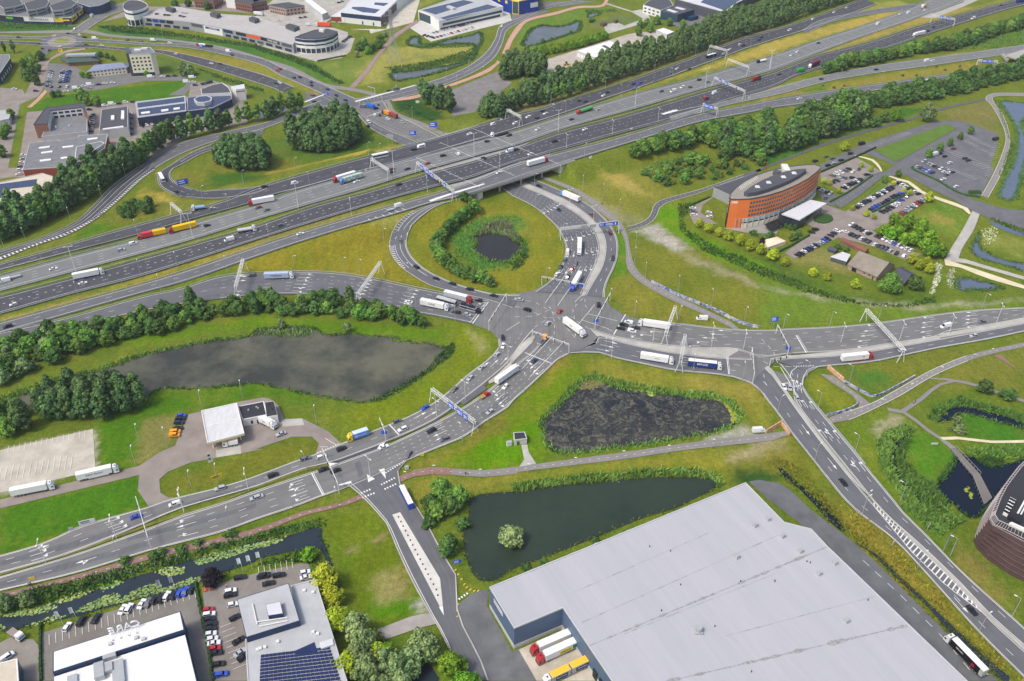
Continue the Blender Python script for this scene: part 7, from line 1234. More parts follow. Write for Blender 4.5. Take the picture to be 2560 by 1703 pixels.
for s,gap,h,m,lb,cat in (('C2 0 1320 400 1270 800 1225 1200 1190 1600 1180 1800 1230 1880 1310 1850 1360 1780 1270 1400 1250 1000 1285 500 1330 0 1395',.9,2.2,'g','tall reed belt on the upper bank of the warehouse pond','reeds'),
    ('C2 640 370 720 330 1000 410 1300 470 1500 490 1800 500 1980 580 2080 720 2040 760 1980 660 1850 560 1500 525 1200 500 900 450',.95,2.0,'g','reed belt on the upper bank of the weedy pond','reeds'),('C2 430 540 640 350 660 390 430 610 280 760 250 740',1.0,1.6,'g','reed belt on the left bank of the weedy pond','reeds'),
    ('C0 0 540 400 400 800 310 1200 170 1700 60 2281 -20 C1 300 20 500 0 B1 500 1440 B1 0 1430 C0 2200 20 1700 90 1200 210 800 340 400 450 100 590 0 600',1.1,1.6,'g','reed belt along the upper bank of the large pond','reeds'),('C1 1700 100 1760 60 1770 150 1500 350 1300 460 1100 570 900 580 1090 560 1300 440 1500 320',.9,1.5,'d','reed belt at the right end of the large pond','reeds'),
    ('B2 0 630 60 600 130 680 150 780 80 880 0 920 0 860 60 800 100 720',1.1,1.6,'d','reed belt right of the loop pond','reeds'),('B1 1960 590 2030 520 2150 480 2281 490 B2 0 560 80 640 20 650 B1 2200 590 2080 580 1990 600',.9,2.4,'p','pale reed mound above the loop pond','reeds'),('B1 1700 600 2000 430 2352 430 2352 480 2050 500 1900 620 1930 740 2050 850 2281 850 B2 0 880 B1 2150 920 1950 900 1780 800',1.5,1.2,'g','rough reed grass around the loop pond','reeds'),
    ('C3 1040 950 1130 850 1280 810 1400 840 1340 870 1220 930 1170 1030 1170 1150 1250 1330 1400 1450 1440 1568 1350 1568 1200 1350 1080 1200',.72,2.3,'g','outer reed crescent by the winding rill','reeds'),('C3 1260 960 1340 900 1300 1000 1290 1120 1400 1250 1560 1330 1560 1400 1650 1480 1700 1568 1500 1568 1400 1430 1260 1250 1220 1100',.72,2.3,'g','inner reed crescent by the winding rill','reeds'),('C3 1560 1300 1700 1130 1740 1060 1700 1020 1760 1100 1720 1200 1620 1310',1.0,1.8,'d','reed edge of the meadow by the boardwalk','reeds'),('C3 1950 1090 2020 1070 2150 1090 2180 1130 2050 1170 1950 1150',.9,1.8,'d','reed islet in the pond by the boardwalk','reeds'),('C3 1800 1000 1970 1000 2352 980 2352 1080 2200 1100 1900 1060',.8,1.8,'g','reeds on the upper shore behind the boardwalk','reeds'),('C3 1480 740 1560 640 1760 560 2100 640 2352 720 2352 780 2000 660 1760 600 1620 680 1560 760',.78,2.2,'g','reed belt north of the curved pond','reeds'),('D3 1230 0 1500 0 1720 60 1850 130 1780 180 1600 280 1540 250 1400 130',.75,2.0,'g','reed bed below the winding rill','reeds'),
    ('D0 0 880 330 740 700 660 1100 570 1500 480 2000 330 2281 270 D1 300 190 560 120 650 170 560 190 300 250 0 320 D0 1700 480 1200 630 800 760 300 910 0 980',.85,1.5,'d','dark reed bank of the lily canal','reeds'),('D0 600 690 1100 560 1500 470 2000 340 2300 260 2300 290 1700 440 1250 590 900 690',1.0,1.7,'p','pale grass plumes on the lily canal bank','grass'),('D1 -60 560 200 470 400 400 560 470 620 540 540 580 460 520 200 520',.9,1.3,'d','bank growth beside the office lot','grass'),
    ('D3 900 60 1150 300 1500 680 1900 1110 2352 1568 2200 1568 1760 1120 1300 650 900 250 700 0',1.2,.9,'y','rough straw coloured grass on the verge of the descending road','grass'),('D3 600 0 850 200 1250 620 1700 1060 2200 1540 2100 1560 1620 1120 1000 460 760 260',1.2,.8,'o','rough green grass beside the service lane','grass'),('C3 0 1150 150 1080 400 1200 640 1500 720 1568 560 1568 330 1260 150 1150',1.2,.9,'o','rough grass between the ditch and the descending road','grass'),
    ('B2 1480 320 1620 330 1520 450 1560 560 1800 700 2281 900 B3 500 1080 900 1200 1300 1220 1560 1150 1560 1200 1300 1250 800 1210 400 1110 0 960 B2 1700 740 1500 560',1.2,1.5,'d','reed filled ditch around the hotel grounds','reeds'),('B3 1560 850 1620 860 1600 1000 1540 1130 1510 1120 1560 980',.8,1.0,'w','white flowering strip right of the farmhouse','flowers'),('B3 1680 900 1740 900 1720 1080 1660 1060',1.0,.9,'w','white flowering patch by the triangular pond','flowers'),('B3 1980 540 2100 520 2120 620 2000 700',1.6,.9,'w','white flowering patch on the marsh meadow','flowers'),
    ('A0 860 230 1200 240 1600 300 2352 410 2352 440 1600 330 1000 290',1.6,1.8,'d','dark reed ditch in front of the shopping mall','reeds'),('A1 0 420 300 490 500 570 680 680 800 750 740 750 600 680 400 580 200 510 0 450',1.5,1.8,'d','dark reed ditch below the curved office','reeds'),('A1 1140 600 1300 590 1600 540 1900 450 1960 400 1960 450 1850 540 1500 620 1240 660',1.5,1.8,'d','reed belt along the moat','reeds'),('A2 640 90 900 85 960 105 800 115 680 130',1.5,1.5,'d','reeds behind the northern pond','reeds'),('A3 1800 440 2000 360 2352 260 2352 400 2000 440',1.8,1.6,'g','reed marsh at the upper right','reeds'),('A0 0 200 620 220 600 245 0 265',1.7,1.4,'d','reed ditch before the retail block','reeds'),('A1 1240 900 1350 920 1500 1040 1620 1060 1560 1080 1440 1030 1300 960',1.3,1.2,'d','reed ditch beside the poplar clump','reeds'),('A0 1750 610 1900 650 2352 800 2352 830 1900 690',1.6,1.4,'d','reed ditch along the avenue','reeds'),('A2 1130 1540 1260 1460 1600 1360 1650 1380 1300 1500 1160 1568',1.2,1.4,'g','reed ditch below the wood','reeds'),('B3 2040 430 2352 560 2352 600 2040 460',1.3,1.5,'d','reeds beside the access road ditch','reeds'),('A3 2080 860 2130 1000 2210 1230 2280 1300 2200 1568 2130 1568 2240 1240 2150 1000 2090 880',1.3,1.3,'g','reed strip between cycle path and right edge canal','reeds'),('A1 1480 395 1900 385 1940 400 1900 420 1460 440 1330 400',1.3,1.5,'d','reeds on the inner moat bank','reeds')):
    stuff(blades('reeds' if cat == 'reeds' else 'grass',inpoly(s,gap),h,RM[m],.36),lb,cat)
# lily pads
PAD=leafmat('lily_pad_leaf',lin(104,132,62),lin(172,194,116));DUCK=leafmat('duckweed',lin(140,150,50),lin(176,184,84))
def pads(s,gap,r0,m,label):
    mb=MB();T=[]
    for p in inpoly(s,gap):
        if RNG.random() < .12:continue
        r=r0*RNG.uniform(.6,1.4);a0=RNG.random()*6;t=RNG.random();mb.face([(p[0]+r*math.cos(a0+k*1.047),p[1]+r*math.sin(a0+k*1.047),.22+.01*RNG.random()) for k in range(6)]);T += [t]*6
    o=mb.build('lily_pads',m);at=o.data.attributes.new('tint','FLOAT','POINT');at.data.foreach_set('value',np.array(T,np.float32));stuff(o,label,'lily pads')
for s,lb in (('D0 0 1000 300 905 480 870 520 900 440 960 250 990 100 1000','pale lily pads at the left end of the canal'),('D0 480 870 620 790 800 745 830 770 700 830 540 880','small lily raft along the far canal bank'),('D0 660 960 760 890 1000 780 1060 790 1080 840 1200 760 1400 690 1480 740 1700 650 1800 640 1780 690 1400 790 1050 880 760 950','long lily raft along the near canal bank'),('D0 880 740 1000 680 1110 670 1100 700 920 780','short lily raft in mid canal'),('D0 1380 600 1500 550 1640 560 1640 610 1500 640','round lily raft in the canal'),('D0 1710 500 2000 400 2340 330 2352 360 2100 450 1780 540','lily raft under the reed bank, right part of the canal'),('D0 200 1090 480 985 560 990 640 960 560 1010 300 1080','lily raft near the left lot'),('D0 0 1060 60 1100 30 1120 0 1120','lily patch in the left corner'),('D1 0 350 150 300 290 280 200 340 60 380','lily patch at the canal bend')):pads(s,.68,.42,PAD,lb)
pads('C3 1820 1345 1860 1340 1910 1440 1880 1450 1830 1390',.9,.55,DUCK,'few yellow lily leaves in the boardwalk pond');pads('C2 1790 560 1880 565 1960 640 2035 775 1960 780 1940 680 1880 600',.5,.45,DUCK,'bright duckweed at the right end of the weedy pond');pads('C2 640 385 800 405 830 440 700 480 610 480 580 460',.6,.4,leafmat('weed_mat',lin(120,116,66),lin(140,134,84)),'brown green weed mat at the top of the weedy pond');pads('C2 1190 490 1270 490 1260 540 1220 540',.5,.4,DUCK,'small duckweed spot in the weedy pond')
# ================================================================ VEHICLES
def paint(n,c):return mat('car_paint_'+n,c,.35,.5,.03,1,coat=.4)
PAINT_C={'W':('white',lin(228,230,232)),'S':('silver',lin(176,180,186)),'G':('grey',lin(104,108,114)),'K':('black',lin(34,36,42)),'D':('dark blue',lin(34,44,84)),'B':('blue',lin(48,84,196)),'R':('red',lin(176,40,48)),'M':('dark red',lin(112,38,44)),'N':('brown',lin(120,78,60)),'Y':('yellow',lin(236,206,60)),'O':('orange',lin(240,158,30)),'E':('green',lin(40,160,64)),'L':('light blue',lin(96,150,210)),'T':('rust red',lin(150,66,52))}
PAINTS={k:paint(v[0].replace(' ','_'),v[1]) for k,v in PAINT_C.items()}
TYRE=mat('tyre_rubber',lin(30,30,32),.9,.2,.1);CGLASS=mat('car_glass',lin(26,32,40),.12,.6,.1,1);CHASSIS=mat('chassis_black',lin(42,42,46),.7,.3,.1);WOODC=mat('load_timber',lin(170,140,100),.9,.2,.15,2)
def prism_x(mb,prof,w0,w1=None,zs=None,mi=0):
    """side profile (x,z) extruded across y; narrower towards the roof"""
    zmax=max(z for _,z in prof);zmin=min(z for _,z in prof);w1=w0 if w1 is None else w1
    f=lambda z:(w0+(w1-w0)*(z-zmin)/max(zmax-zmin,1e-6))/2
    n=len(prof);k=len(mb.v)
    for s in (-1,1):mb.v += [(x,s*f(z),z) for x,z in prof]
    for i in range(n):j=(i+1) % n;mb.f.append((k+i,k+j,k+n+j,k+n+i));mb.mi.append(mi)
    mb.f.append(tuple(k+i for i in reversed(range(n))));mb.mi.append(mi);mb.f.append(tuple(k+n+i for i in range(n)));mb.mi.append(mi)
def wheel_mesh(r=.33,w_=.24):
    mb=MB();mb.bar((0,-w_/2,0),(0,w_/2,0),r,0,10);mb.bar((0,-w_/2-.01,0),(0,w_/2+.01,0),r*.55,1,8);me=bpy.data.meshes.new('wheel');me.from_pydata(mb.v,[],mb.f);me.materials.append(TYRE);me.materials.append(METAL_G);me.polygons.foreach_set('material_index',mb.mi);return me
WH,WHT=wheel_mesh(),wheel_mesh(.5,.32)
def mesh_of(mb,name,m):
    me=bpy.data.meshes.new(name);me.from_pydata(mb.v,[],mb.f);me.materials.append(m)
    bm=bmesh.new();bm.from_mesh(me);bmesh.ops.recalc_face_normals(bm,faces=bm.faces);bm.to_mesh(me);bm.free();return me
def car_meshes(L_,W_,H_,kind):
    a=L_/2;b=MB()
    if kind == 'van':lo=[(-a,.3),(a,.3),(a,.75),(a-.25,1.0),(-a,1.15)];cab=[(-a,1.15),(a-.9,1.05),(a-1.5,H_),(-a+.1,H_)];g=[(-a+1.6,1.15),(a-.98,1.1),(a-1.45,H_-.15),(-a+1.6,H_-.15)]
    elif kind == 'bigvan':lo=[(-a,.35),(a,.35),(a,1.0),(a-.4,1.25),(-a,1.3)];cab=[(-a,1.3),(a-.6,1.2),(a-1.5,H_),(-a,H_)];g=[(a-2.4,1.3),(a-.75,1.25),(a-1.35,2.0),(a-2.4,2.0)]
    elif kind == 'suv':lo=[(-a,.32),(a,.32),(a,.8),(a-.2,.98),(-a,1.05)];cab=[(-a+.05,1.05),(a-1.25,.98),(a-1.85,H_),(-a+.35,H_)];g=[(-a+.2,1.06),(a-1.3,1.02),(a-1.83,H_-.1),(-a+.42,H_-.1)]
    elif kind == 'saloon':lo=[(-a,.28),(a,.28),(a,.65),(a-.2,.82),(-a+.15,.9),(-a,.7)];cab=[(-a+.75,.9),(a-1.35,.82),(a-2.05,H_),(-a+1.45,H_)];g=[(-a+.85,.92),(a-1.42,.86),(a-2.02,H_-.08),(-a+1.42,H_-.08)]
    else:lo=[(-a,.28),(a,.28),(a,.65),(a-.2,.84),(-a,.92)];cab=[(-a+.05,.92),(a-1.2,.84),(a-1.85,H_),(-a+.5,H_)];g=[(-a+.2,.94),(a-1.28,.88),(a-1.83,H_-.09),(-a+.55,H_-.09)]
    prism_x(b,lo,W_*.96,W_);prism_x(b,cab,W_*.97,W_*.76)
    G_=MB();prism_x(G_,g,W_*.985,W_*.80)
    x0,z0=cab[1];x1,z1=cab[2];r0,r1=cab[0],cab[3];hw0,hw1=W_*.42,W_*.33
    for (p,q,s) in (((x0,z0),(x1,z1),1),)+(() if 'van' in kind else (((r0[0],r0[1]),(r1[0],r1[1]),-1),)):
        dx,dz=q[0]-p[0],q[1]-p[1];A=(p[0]+dx*.12,p[1]+dz*.12);B_=(p[0]+dx*.92,p[1]+dz*.92);ln=math.hypot(dx,dz);nx,nz=abs(dz)/ln*.03*s,abs(dx)/ln*.03
        G_.face([(A[0]+nx,-hw0,A[1]+nz),(A[0]+nx,hw0,A[1]+nz),(B_[0]+nx,hw1,B_[1]+nz),(B_[0]+nx,-hw1,B_[1]+nz)])
    return mesh_of(b,'body',PAINTS['W']),mesh_of(G_,'windows',CGLASS),L_
CM={'hatch':car_meshes(4.1,1.78,1.46,'hatch'),'saloon':car_meshes(4.6,1.82,1.42,'saloon'),'estate':car_meshes(4.6,1.82,1.46,'hatch'),'suv':car_meshes(4.5,1.88,1.68,'suv'),'van':car_meshes(4.6,1.85,1.85,'van'),'bigvan':car_meshes(5.9,2.05,2.55,'bigvan')}
KN={'hatch':'hatchback','saloon':'saloon car','estate':'estate car','suv':'tall family car','van':'small van','bigvan':'large van'}
def paint_obj(o,m):o.material_slots[0].link='OBJECT';o.material_slots[0].material=m
RS_=[(np.vstack([r.A,r.B,(r.A+r.B)/2]),np.vstack([np.gradient(x,axis=0) for x in (r.A,r.B,(r.A+r.B)/2)])) for r in ROADS if 'path' not in r.name and 'track' not in r.name]
def heading(p):
    best=None
    for a,t in RS_:
        d=(a[:,0]-p[0])**2+(a[:,1]-p[1])**2;i=int(np.argmin(d))
        if best is None or d[i] < best[0]:best=(d[i],math.atan2(t[i][1],t[i][0]))
    return best[1]
def roadz(p,fn):
    z=float((mheight if fn == 'm' else gheight)(p[0],p[1]));return z+off(z)+.25
CARS=[]
def car(q,c,kind,where,rz=None,fn='g',z=None,group=None):
    p=GM(q) if fn == 'm' else GH(q)
    if z is not None:p=G(q,z)
    else:p[2] =roadz(p,fn)
    if rz is None:rz=heading(p)+(math.pi if random.random() < .5 else 0)
    CARS.append((float(np.linalg.norm(p-np.array((0,0,HC)))),p,rz,c,kind,where,group or 'cars '+where,q[0]))
def cars(where,s,fn='g',rz=None):
    """'A0 x y Ck ...' : C colour letter, k kind letter"""
    K_={'h':'hatch','s':'saloon','e':'estate','u':'suv','v':'van','b':'bigvan'};tile='';t=s.split();i=0
    while i < len(t):
        if t[i][0] in TY and len(t[i]) == 2:tile=t[i];i += 1;continue
        q=P('%s %s %s' % (tile,t[i],t[i+1]))[0];car(q,t[i+2][0],K_[t[i+2][1]],where,rz,fn);i += 3
def park(where,a,n,cols='KGSWKDGWKSGB',turn=90,jit=.05,skip=0):
    c=L(a);p0,p1=c[0],c[-1];d=p1-p0;rz=math.atan2(d[1],d[0])+math.radians(turn);r=random.Random(a)
    for k in range(n):
        if r.random() < skip:continue
        p=p0+d*(k/max(1,n-1));p=p+np.array((r.uniform(-.1,.1),r.uniform(-.3,.3),0));p[2] =.18
        x=CX+FPX*p[0]/(p[1]*CT+(HC)*ST);CARS.append((float(np.linalg.norm(p-np.array((0,0,HC)))),p,rz+r.uniform(-jit,jit)+(math.pi if r.random() < .4 else 0),r.choice(cols),r.choice(['hatch','estate','suv','saloon','hatch']),where,'cars '+where,x))
def build_cars():
    CARS.sort(key=lambda t:t[0]);far=MB();fm_=[PAINTS[k] for k in 'WSGKDBRM']+[CGLASS];wrel={k:None for k in CM}
    for i,(d,p,rz,c,kind,where,group,x) in enumerate(CARS):
        bme,gme,L_=CM[kind]
        if i >= 300:
            k='WSGKDBRM'.find(c);k=3 if k < 0 else k;ca,sa=math.cos(rz),math.sin(rz)
            for me,mi in ((bme,k),(gme,8)):
                b=len(far.v);far.v += [(p[0]+v.co.x*ca-v.co.y*sa,p[1]+v.co.x*sa+v.co.y*ca,p[2]+v.co.z) for v in me.vertices]
                for f in me.polygons:far.f.append(tuple(b+j for j in f.vertices));far.mi.append(mi)
            continue
        o=empty('van' if 'van' in kind else 'car',tuple(p),rz,None,'van' if 'van' in kind else 'car',group)
        b=bpy.data.objects.new('body',bme);COL.objects.link(b);b.parent=o;paint_obj(b,PAINTS[c]);g=bpy.data.objects.new('windows',gme);COL.objects.link(g);g.parent=o
        if d < 640:
            for sx in (-1,1):
                for sy in (-1,1):w_=bpy.data.objects.new('wheel',WH);COL.objects.link(w_);w_.parent=o;w_.location=(sx*(L_/2-.85),sy*.82,.33)
        reg(o,'%s %s %s' % (PAINT_C[c][0],KN[kind],where),x)
    if far.f:o=far.build('distant_cars',fm_);stuff(o,'many small parked cars far off in the northern business lots','cars')
# ---- moving cars
cars('on the northern avenue','A0 170 340 Dh 490 328 Wh 610 308 Kh 710 318 Wh 755 340 Ku 1135 365 Kh 1255 378 Gh 1515 388 Wh 770 407 Kh 910 412 Wh 535 422 Wh 440 455 Kh 350 400 Kh 378 440 Kh 670 262 Wh 1570 487 Wh 1885 572 Ws 1960 577 Kh 2070 500 Kh');cars('on the northern avenue','A0 850 352 Wb 1370 367 Wb 822 148 Wb 2040 467 Wb')
cars('near the northern junction','A1 215 622 Rh 195 637 Rh 340 700 Kh 393 698 Kh 490 742 Kh 493 768 Kh 185 753 Kh 212 745 Wh 637 805 Ds 718 860 Dh 798 902 Ds 505 858 Rh 520 915 Dh 1187 818 Ks 1250 808 Gb 1090 940 Gh 960 965 Gb 1072 972 Kh 1058 1035 Wv 1102 1035 Kh 1175 1067 Wh 1305 1098 Sh 1005 1098 Wv 997 1133 Kh 2190 240 Wh')
cars('on the northern collector road by the bridge','A1 1905 1205 Ws 2115 1120 Wv 2310 1110 Wu 1410 1345 Ku','m');cars('on the light grey carriageway by the bridge','A1 2060 1272 Kh 2255 1220 Ku 1670 1400 Ku 1800 1385 Wv 1530 1468 Rs 1350 1518 Ds 1215 1520 Mh 1215 1547 Kh','m');cars('on the dark carriageway by the bridge','A1 2028 1420 Ks 2260 1360 Wb 2312 1345 Ku B1 1275 160 Ks','m')
cars('on the carriageways left of the bridge','B1 80 180 Ku 348 145 Wv 225 524 Gu 98 388 Gh 25 365 Rh 898 134 Ws','m');cars('on the southern collector road','B1 398 600 Ws 1275 352 Wb 2165 52 Ws','m');cars('on the left part of the motorway','B0 480 910 Ws 1085 740 Se 1190 685 Wv 1848 525 Kh 1895 372 Sh 2045 655 Wb 742 1038 Ws 125 1228 Wh 75 1425 Ku 2300 367 Gh','m');cars('on the left part of the motorway','B0 48 1022 Wb','m');cars('on the northern loop ramp','B0 1570 222 Kh 1660 238 Gs','m');cars('on the exit road','B0 2245 968 Ge B1 1360 1205 Ws')
cars('on the curved loop road','B1 1285 665 Gh 1428 893 Ku 1605 997 Ks 1750 1043 De 1905 1092 Ke 2120 1150 Ks 2335 1182 Sh');cars('waiting at the exit road lights','B1 1985 1192 Kh 2005 1237 Sh 1785 1298 Ke 1885 1318 Sh');cars('on the approach below the exit road','B1 2200 1525 Kh C1 2200 100 Wh')
cars('on the far northern carriageway','A2 30 1110 We 145 1055 Wu 225 1062 Kh 300 1022 Ws 275 1000 Kh 600 907 Kh 652 917 Ks 815 862 Wh 850 832 Ks 1085 757 Ks 1135 752 Bu 1090 797 Bu 1270 732 Gh 1410 665 Gh 1470 620 Wh 1575 624 Kh 2060 415 Ku 2030 405 Wh 2200 365 Ks 2220 342 Kh 1935 450 Wh 1875 507 Kh 1885 487 Sh','m');cars('on the light grey carriageway, right part','A2 530 1075 Ks 768 988 Ss 230 1164 Ws 1332 825 Dh 1590 785 Mh 1435 823 Wb 1517 787 Wv 1668 722 Kv 1745 740 Gh','m');cars('on the dark carriageway, right part','A2 650 1165 Ws 380 1272 Ku 40 1347 Ku 165 1385 Ws 1805 840 Wb 1725 895 Kh A3 172 672 Kh 1545 248 Kh 1493 285 Ks 2145 55 Ks 1897 172 Wb','m')
cars('on the upper right carriageways','A3 260 277 Wv 470 180 Wv 657 117 Wh 770 77 Wh 1245 132 Ws 1320 123 Wb 1465 100 Wh 520 390 Ys 330 470 Wh 278 500 Ws','m');cars('on the upper right carriageways','A3 1050 222 Wb','m');cars('on the right hand slip roads','A3 545 713 Kh 1035 628 Ks 1535 548 Wh 1485 552 Wb 1480 735 Wb 350 888 Ws','m')
cars('on the wide curve','B2 415 383 Dh 240 172 Kh 712 430 Nh 873 592 Mh 898 818 Ku');cars('queueing on the wide curve','B2 495 763 Wb 470 830 Gu 565 867 Gu 435 893 Dh 530 917 Rh 400 957 Wh 493 985 Kh');cars('crossing the central junction','B2 65 1185 Ss 135 1275 Ku 425 1288 Rh 318 1395 Sh 770 1230 Ku');cars('waiting on the eastern road','B2 1038 1388 Wv 995 1412 Ku 967 1443 Ke 1100 1437 Ks 1068 1465 Wv');cars('on the eastern road','B3 1975 1382 Gs C3 1900 10 Sh 1265 140 Wh');cars('on the eastern road','B3 1650 1425 Wb')
cars('on the southern road, upper lanes','C1 2150 175 Sh 2015 293 Ss 1908 387 Sh 1768 488 Gs 1508 650 Bs 1260 770 Gh 1308 845 Wu 1140 1002 Ws 765 1020 Ku 585 1090 We 445 1105 Ge 155 1255 Ku');cars('on the southern road, lower lanes','C1 605 1205 Ks 710 1215 Ks 1565 858 Ku 1680 930 Ge 1358 1070 Ge 2223 463 Wh 2085 688 Sh 20 1447 Ss C2 200 235 Dh');cars('on the lower left road','C0 1965 1372 Su 2280 1455 Se D0 1217 115 Bs');cars('on the lower left road','C0 1560 1512 Wv');cars('in the petrol station yard','C1 225 885 Ss');cars('on the descending road','C3 210 468 Wh 263 472 Se 322 555 Se 737 1317 Ks D3 1880 952 Ks')
cars('parked on the gravel by the cycle tunnel','C2 2195 858 Wb',rz=.1);cars('parked beside the eastern road','B2 1690 1357 Wb',rz=3.1)
# ---- parked cars
for px,c,k in (('C0 1622 722','B','hatch'),('C0 1610 750','K','estate'),('C0 1598 784','D','estate'),('C0 1588 835','K','saloon'),('C0 1567 866','O','van'),('C0 1560 898','O','van')):car(P(px)[0],c,k,'parked at the petrol station edge',.12)
for px,c,k in (('605 1098','W','hatch'),('733 1047','K','van'),('862 1022','K','estate'),('1098 942','W','saloon'),('1155 932','W','suv'),('1268 893','W','saloon'),('1325 880','G','saloon'),('1375 858','K','hatch'),('1440 845','K','suv'),('1490 823','W','estate'),('1550 815','K','hatch'),('1602 797','B','hatch'),('1655 780','B','saloon'),('1710 765','K','hatch')):car(P('D0 '+px)[0],c,k,'parked along the lily canal bank',1.45)
for px,c,k in (('1860 945','R','hatch'),('1865 985','W','estate'),('1872 1027','K','hatch'),('1880 1070','K','saloon'),('1885 1115','K','hatch'),('1882 1160','W','hatch'),('1895 1205','W','hatch'),('1910 1243','W','saloon'),('1920 1287','R','hatch'),('1928 1330','K','saloon'),('1955 1428','K','hatch'),('1975 1520','B','estate')):car(P('D0 '+px)[0],c,k,'in the row along the narrow hedge',.22)
for px,c,k,a in (('D0 2145 657','K','estate',.25),('D0 2345 650','K','saloon',.25),('D0 2055 778','W','estate',.3),('D0 2055 815','K','estate',.3),('D0 2080 898','W','hatch',.3),('D0 2097 1015','K','hatch',.7),('D0 2130 1220','K','saloon',.7),('D0 2145 1325','S','saloon',.8),('D0 2170 1370','K','hatch',.8),('D1 80 640','K','suv',.25),('D1 208 637','K','estate',.25),('D1 115 710','K','saloon',.3),('D1 440 612','W','hatch',.3),('D1 450 655','W','saloon',.3)):car(P(px)[0],c,k,'parked around the solar roofed office',a)
car(P('D0 75 1365')[0],'W','van','parked in the bottom left corner lot',.9)
for w_,a,n,cc,sk in (('in the row below the marquee','B3 335 785 600 642',11,'KDKKSWBWKKD',0),('in the long row beside the canopy','B3 850 360 1172 182',16,'KKGKWBSWKKWKG',0),('in the second hotel row','B3 992 382 1255 238',12,'GKKGSKBKK',0),('in the third hotel row','B3 1085 402 1222 328',6,'KDGWSK',0),('in the front right hotel row','B3 1250 418 1468 285',10,'SKRRKKGWSW',0),('in the upper right hotel row','B3 1215 130 1408 238',8,'KWWSKWKK',0),('beside the green tree cluster','B3 812 515 975 595',6,'WWGKKK',0),('in the long row below the tree cluster','B3 1038 612 1340 742',10,'WKWDWBGKKK',0),('in the short row behind the shed','B3 810 600 968 665',6,'WKWKKK',0),('in the row by the flowering strip','B3 1020 690 1160 745',5,'WKSDG',0),('by the small lot corner','B3 625 608 685 572',3,'WKK',0),('in the upper hotel lot, left row','B3 645 78 790 15',5,'KWKGK',0),('in the upper hotel lot, right row','B3 745 185 892 108',9,'KKGWKSKWK',0),('in the upper hotel lot, lower row','B3 650 132 745 95',4,'KSGK',0),('in the dark lot beside the hotel','B3 520 190 630 238',5,'KSWSK',0),('in the dense row of the dark car park','A3 1458 1445 1690 1548',10,'SGWSWGKSS',0),('in the near row of the dark car park','A3 1395 1492 1535 1548',8,'DSDBGGS',0),('in the hotel side yard','B2 1610 365 1620 425',3,'GWS',0),('in the hotel side yard, right','B2 1752 405 1758 440',2,'WD',0)):park(w_,a,n,cc,90,.05,sk)
for px,c,k in (('B3 1258 295','B','saloon'),('B3 1312 265','D','estate'),('B3 1215 770','K','suv'),('B3 1280 792','W','hatch'),('B3 755 577','W','saloon'),('B3 455 580','K','saloon'),('B3 492 556','K','estate'),('B3 820 96','K','hatch'),('B3 952 68','K','saloon'),('B3 582 276','G','suv'),('B3 880 20','K','saloon'),('B3 825 40','W','saloon')):car(P(px)[0],c,k,'standing alone in the hotel car park',random.choice((.2,.9,2.5)))
for px,c,k in (('A3 1560 1385','W','bigvan'),('A3 1605 1377','K','hatch'),('A3 1645 1402','K','hatch'),('A3 1690 1460','W','hatch'),('A3 1720 1335','M','saloon'),('A3 1825 1420','K','estate'),('A3 1855 1437','K','estate'),('A3 2095 1252','K','bigvan'),('B3 1630 110','W','saloon'),('B3 1745 175','W','hatch'),('B3 1638 40','W','hatch'),('B3 1710 48','K','saloon'),('B3 1660 70','G','hatch'),('A3 905 1292','K','bigvan'),('A3 805 1377','K','suv'),('A3 642 1420','G','hatch'),('A3 722 1436','K','estate'),('A3 655 1465','S','estate'),('A3 605 1482','K','estate'),('A3 585 1405','G','saloon'),('A3 490 1445','K','suv')):car(P(px)[0],c,k,'in the dark car park behind the hotel',.5)
for w_,a,n,cc in (('in the restaurant lot','A0 458 640 430 775',8,'SWGGSKWW'),('in the restaurant lot','A0 562 640 545 740',6,'DBWWGS'),('in the restaurant lot','A0 615 645 595 735',7,'KDBDKGK'),('in the restaurant lot','A0 460 780 600 780',3,'WKW'),('in the column between two halls','A0 830 1030 808 1180',9,'KKSWSWGSW'),('beside the grey roofed block','A0 210 1390 170 1560',6,'SWGWWK'),('by the dealership front','A0 1160 1020 1165 1200',5,'KWKGW'),('by the dealership front','A0 1270 1130 1350 1110',3,'KWS'),('behind the curved hall','A0 1800 755 1885 735',5,'GKKKK'),('in the showroom lot','A1 1580 298 1900 215',12,'WSKWSGKRSWKG'),('in the showroom lot','A1 1500 322 1560 335',3,'GKR'),('in the showroom lot','A1 1580 345 1930 252',12,'WWRKRSKWDWKK'),('on the mall roof','A1 170 290 240 290',3,'KKK'),('on the mall roof','A1 185 305 330 330',5,'WKGWK'),('on the mall roof','A1 230 360 310 372',3,'BSG'),('by the curved office','A1 780 378 835 332',4,'KDKS')):park(w_,a,n,cc)
cars('parked along the long lawn','A0 745 775 Wh 880 760 Ks 935 750 Ws 1005 745 Ws 590 820 Ws 795 790 Sh 1450 690 Ws 1500 685 Kh 1560 683 Kh 1640 685 Gh 1715 700 Wb 1725 740 Wh 1740 765 Dh 680 797 Wb 805 765 Wb 1665 740 Wb 1345 695 Wb 320 818 Dh 130 800 Ws',rz=.1);cars('parked on the street by the halls','A0 935 950 Wv 1000 937 Wb 1065 932 Kh 1120 920 Wu 1185 915 Kh 800 985 Kh 875 955 Gh',rz=.15)
for q,c in zip(P('A0 1400 130 1475 138 1505 140 1610 147 1640 153 1630 118 1660 122'),'KKKDGWW'):p=G(q,8.7);car(q,c,'hatch','on the mall rooftop deck',.6,z=8.7)
cars('in the lot behind the mall','A1 690 205 Wh 750 208 Wh 590 208 Wb 470 230 Wb 210 190 Wh 400 165 Kh 440 160 Kh 740 30 Kh 770 20 Kh',rz=.2)
build_cars()
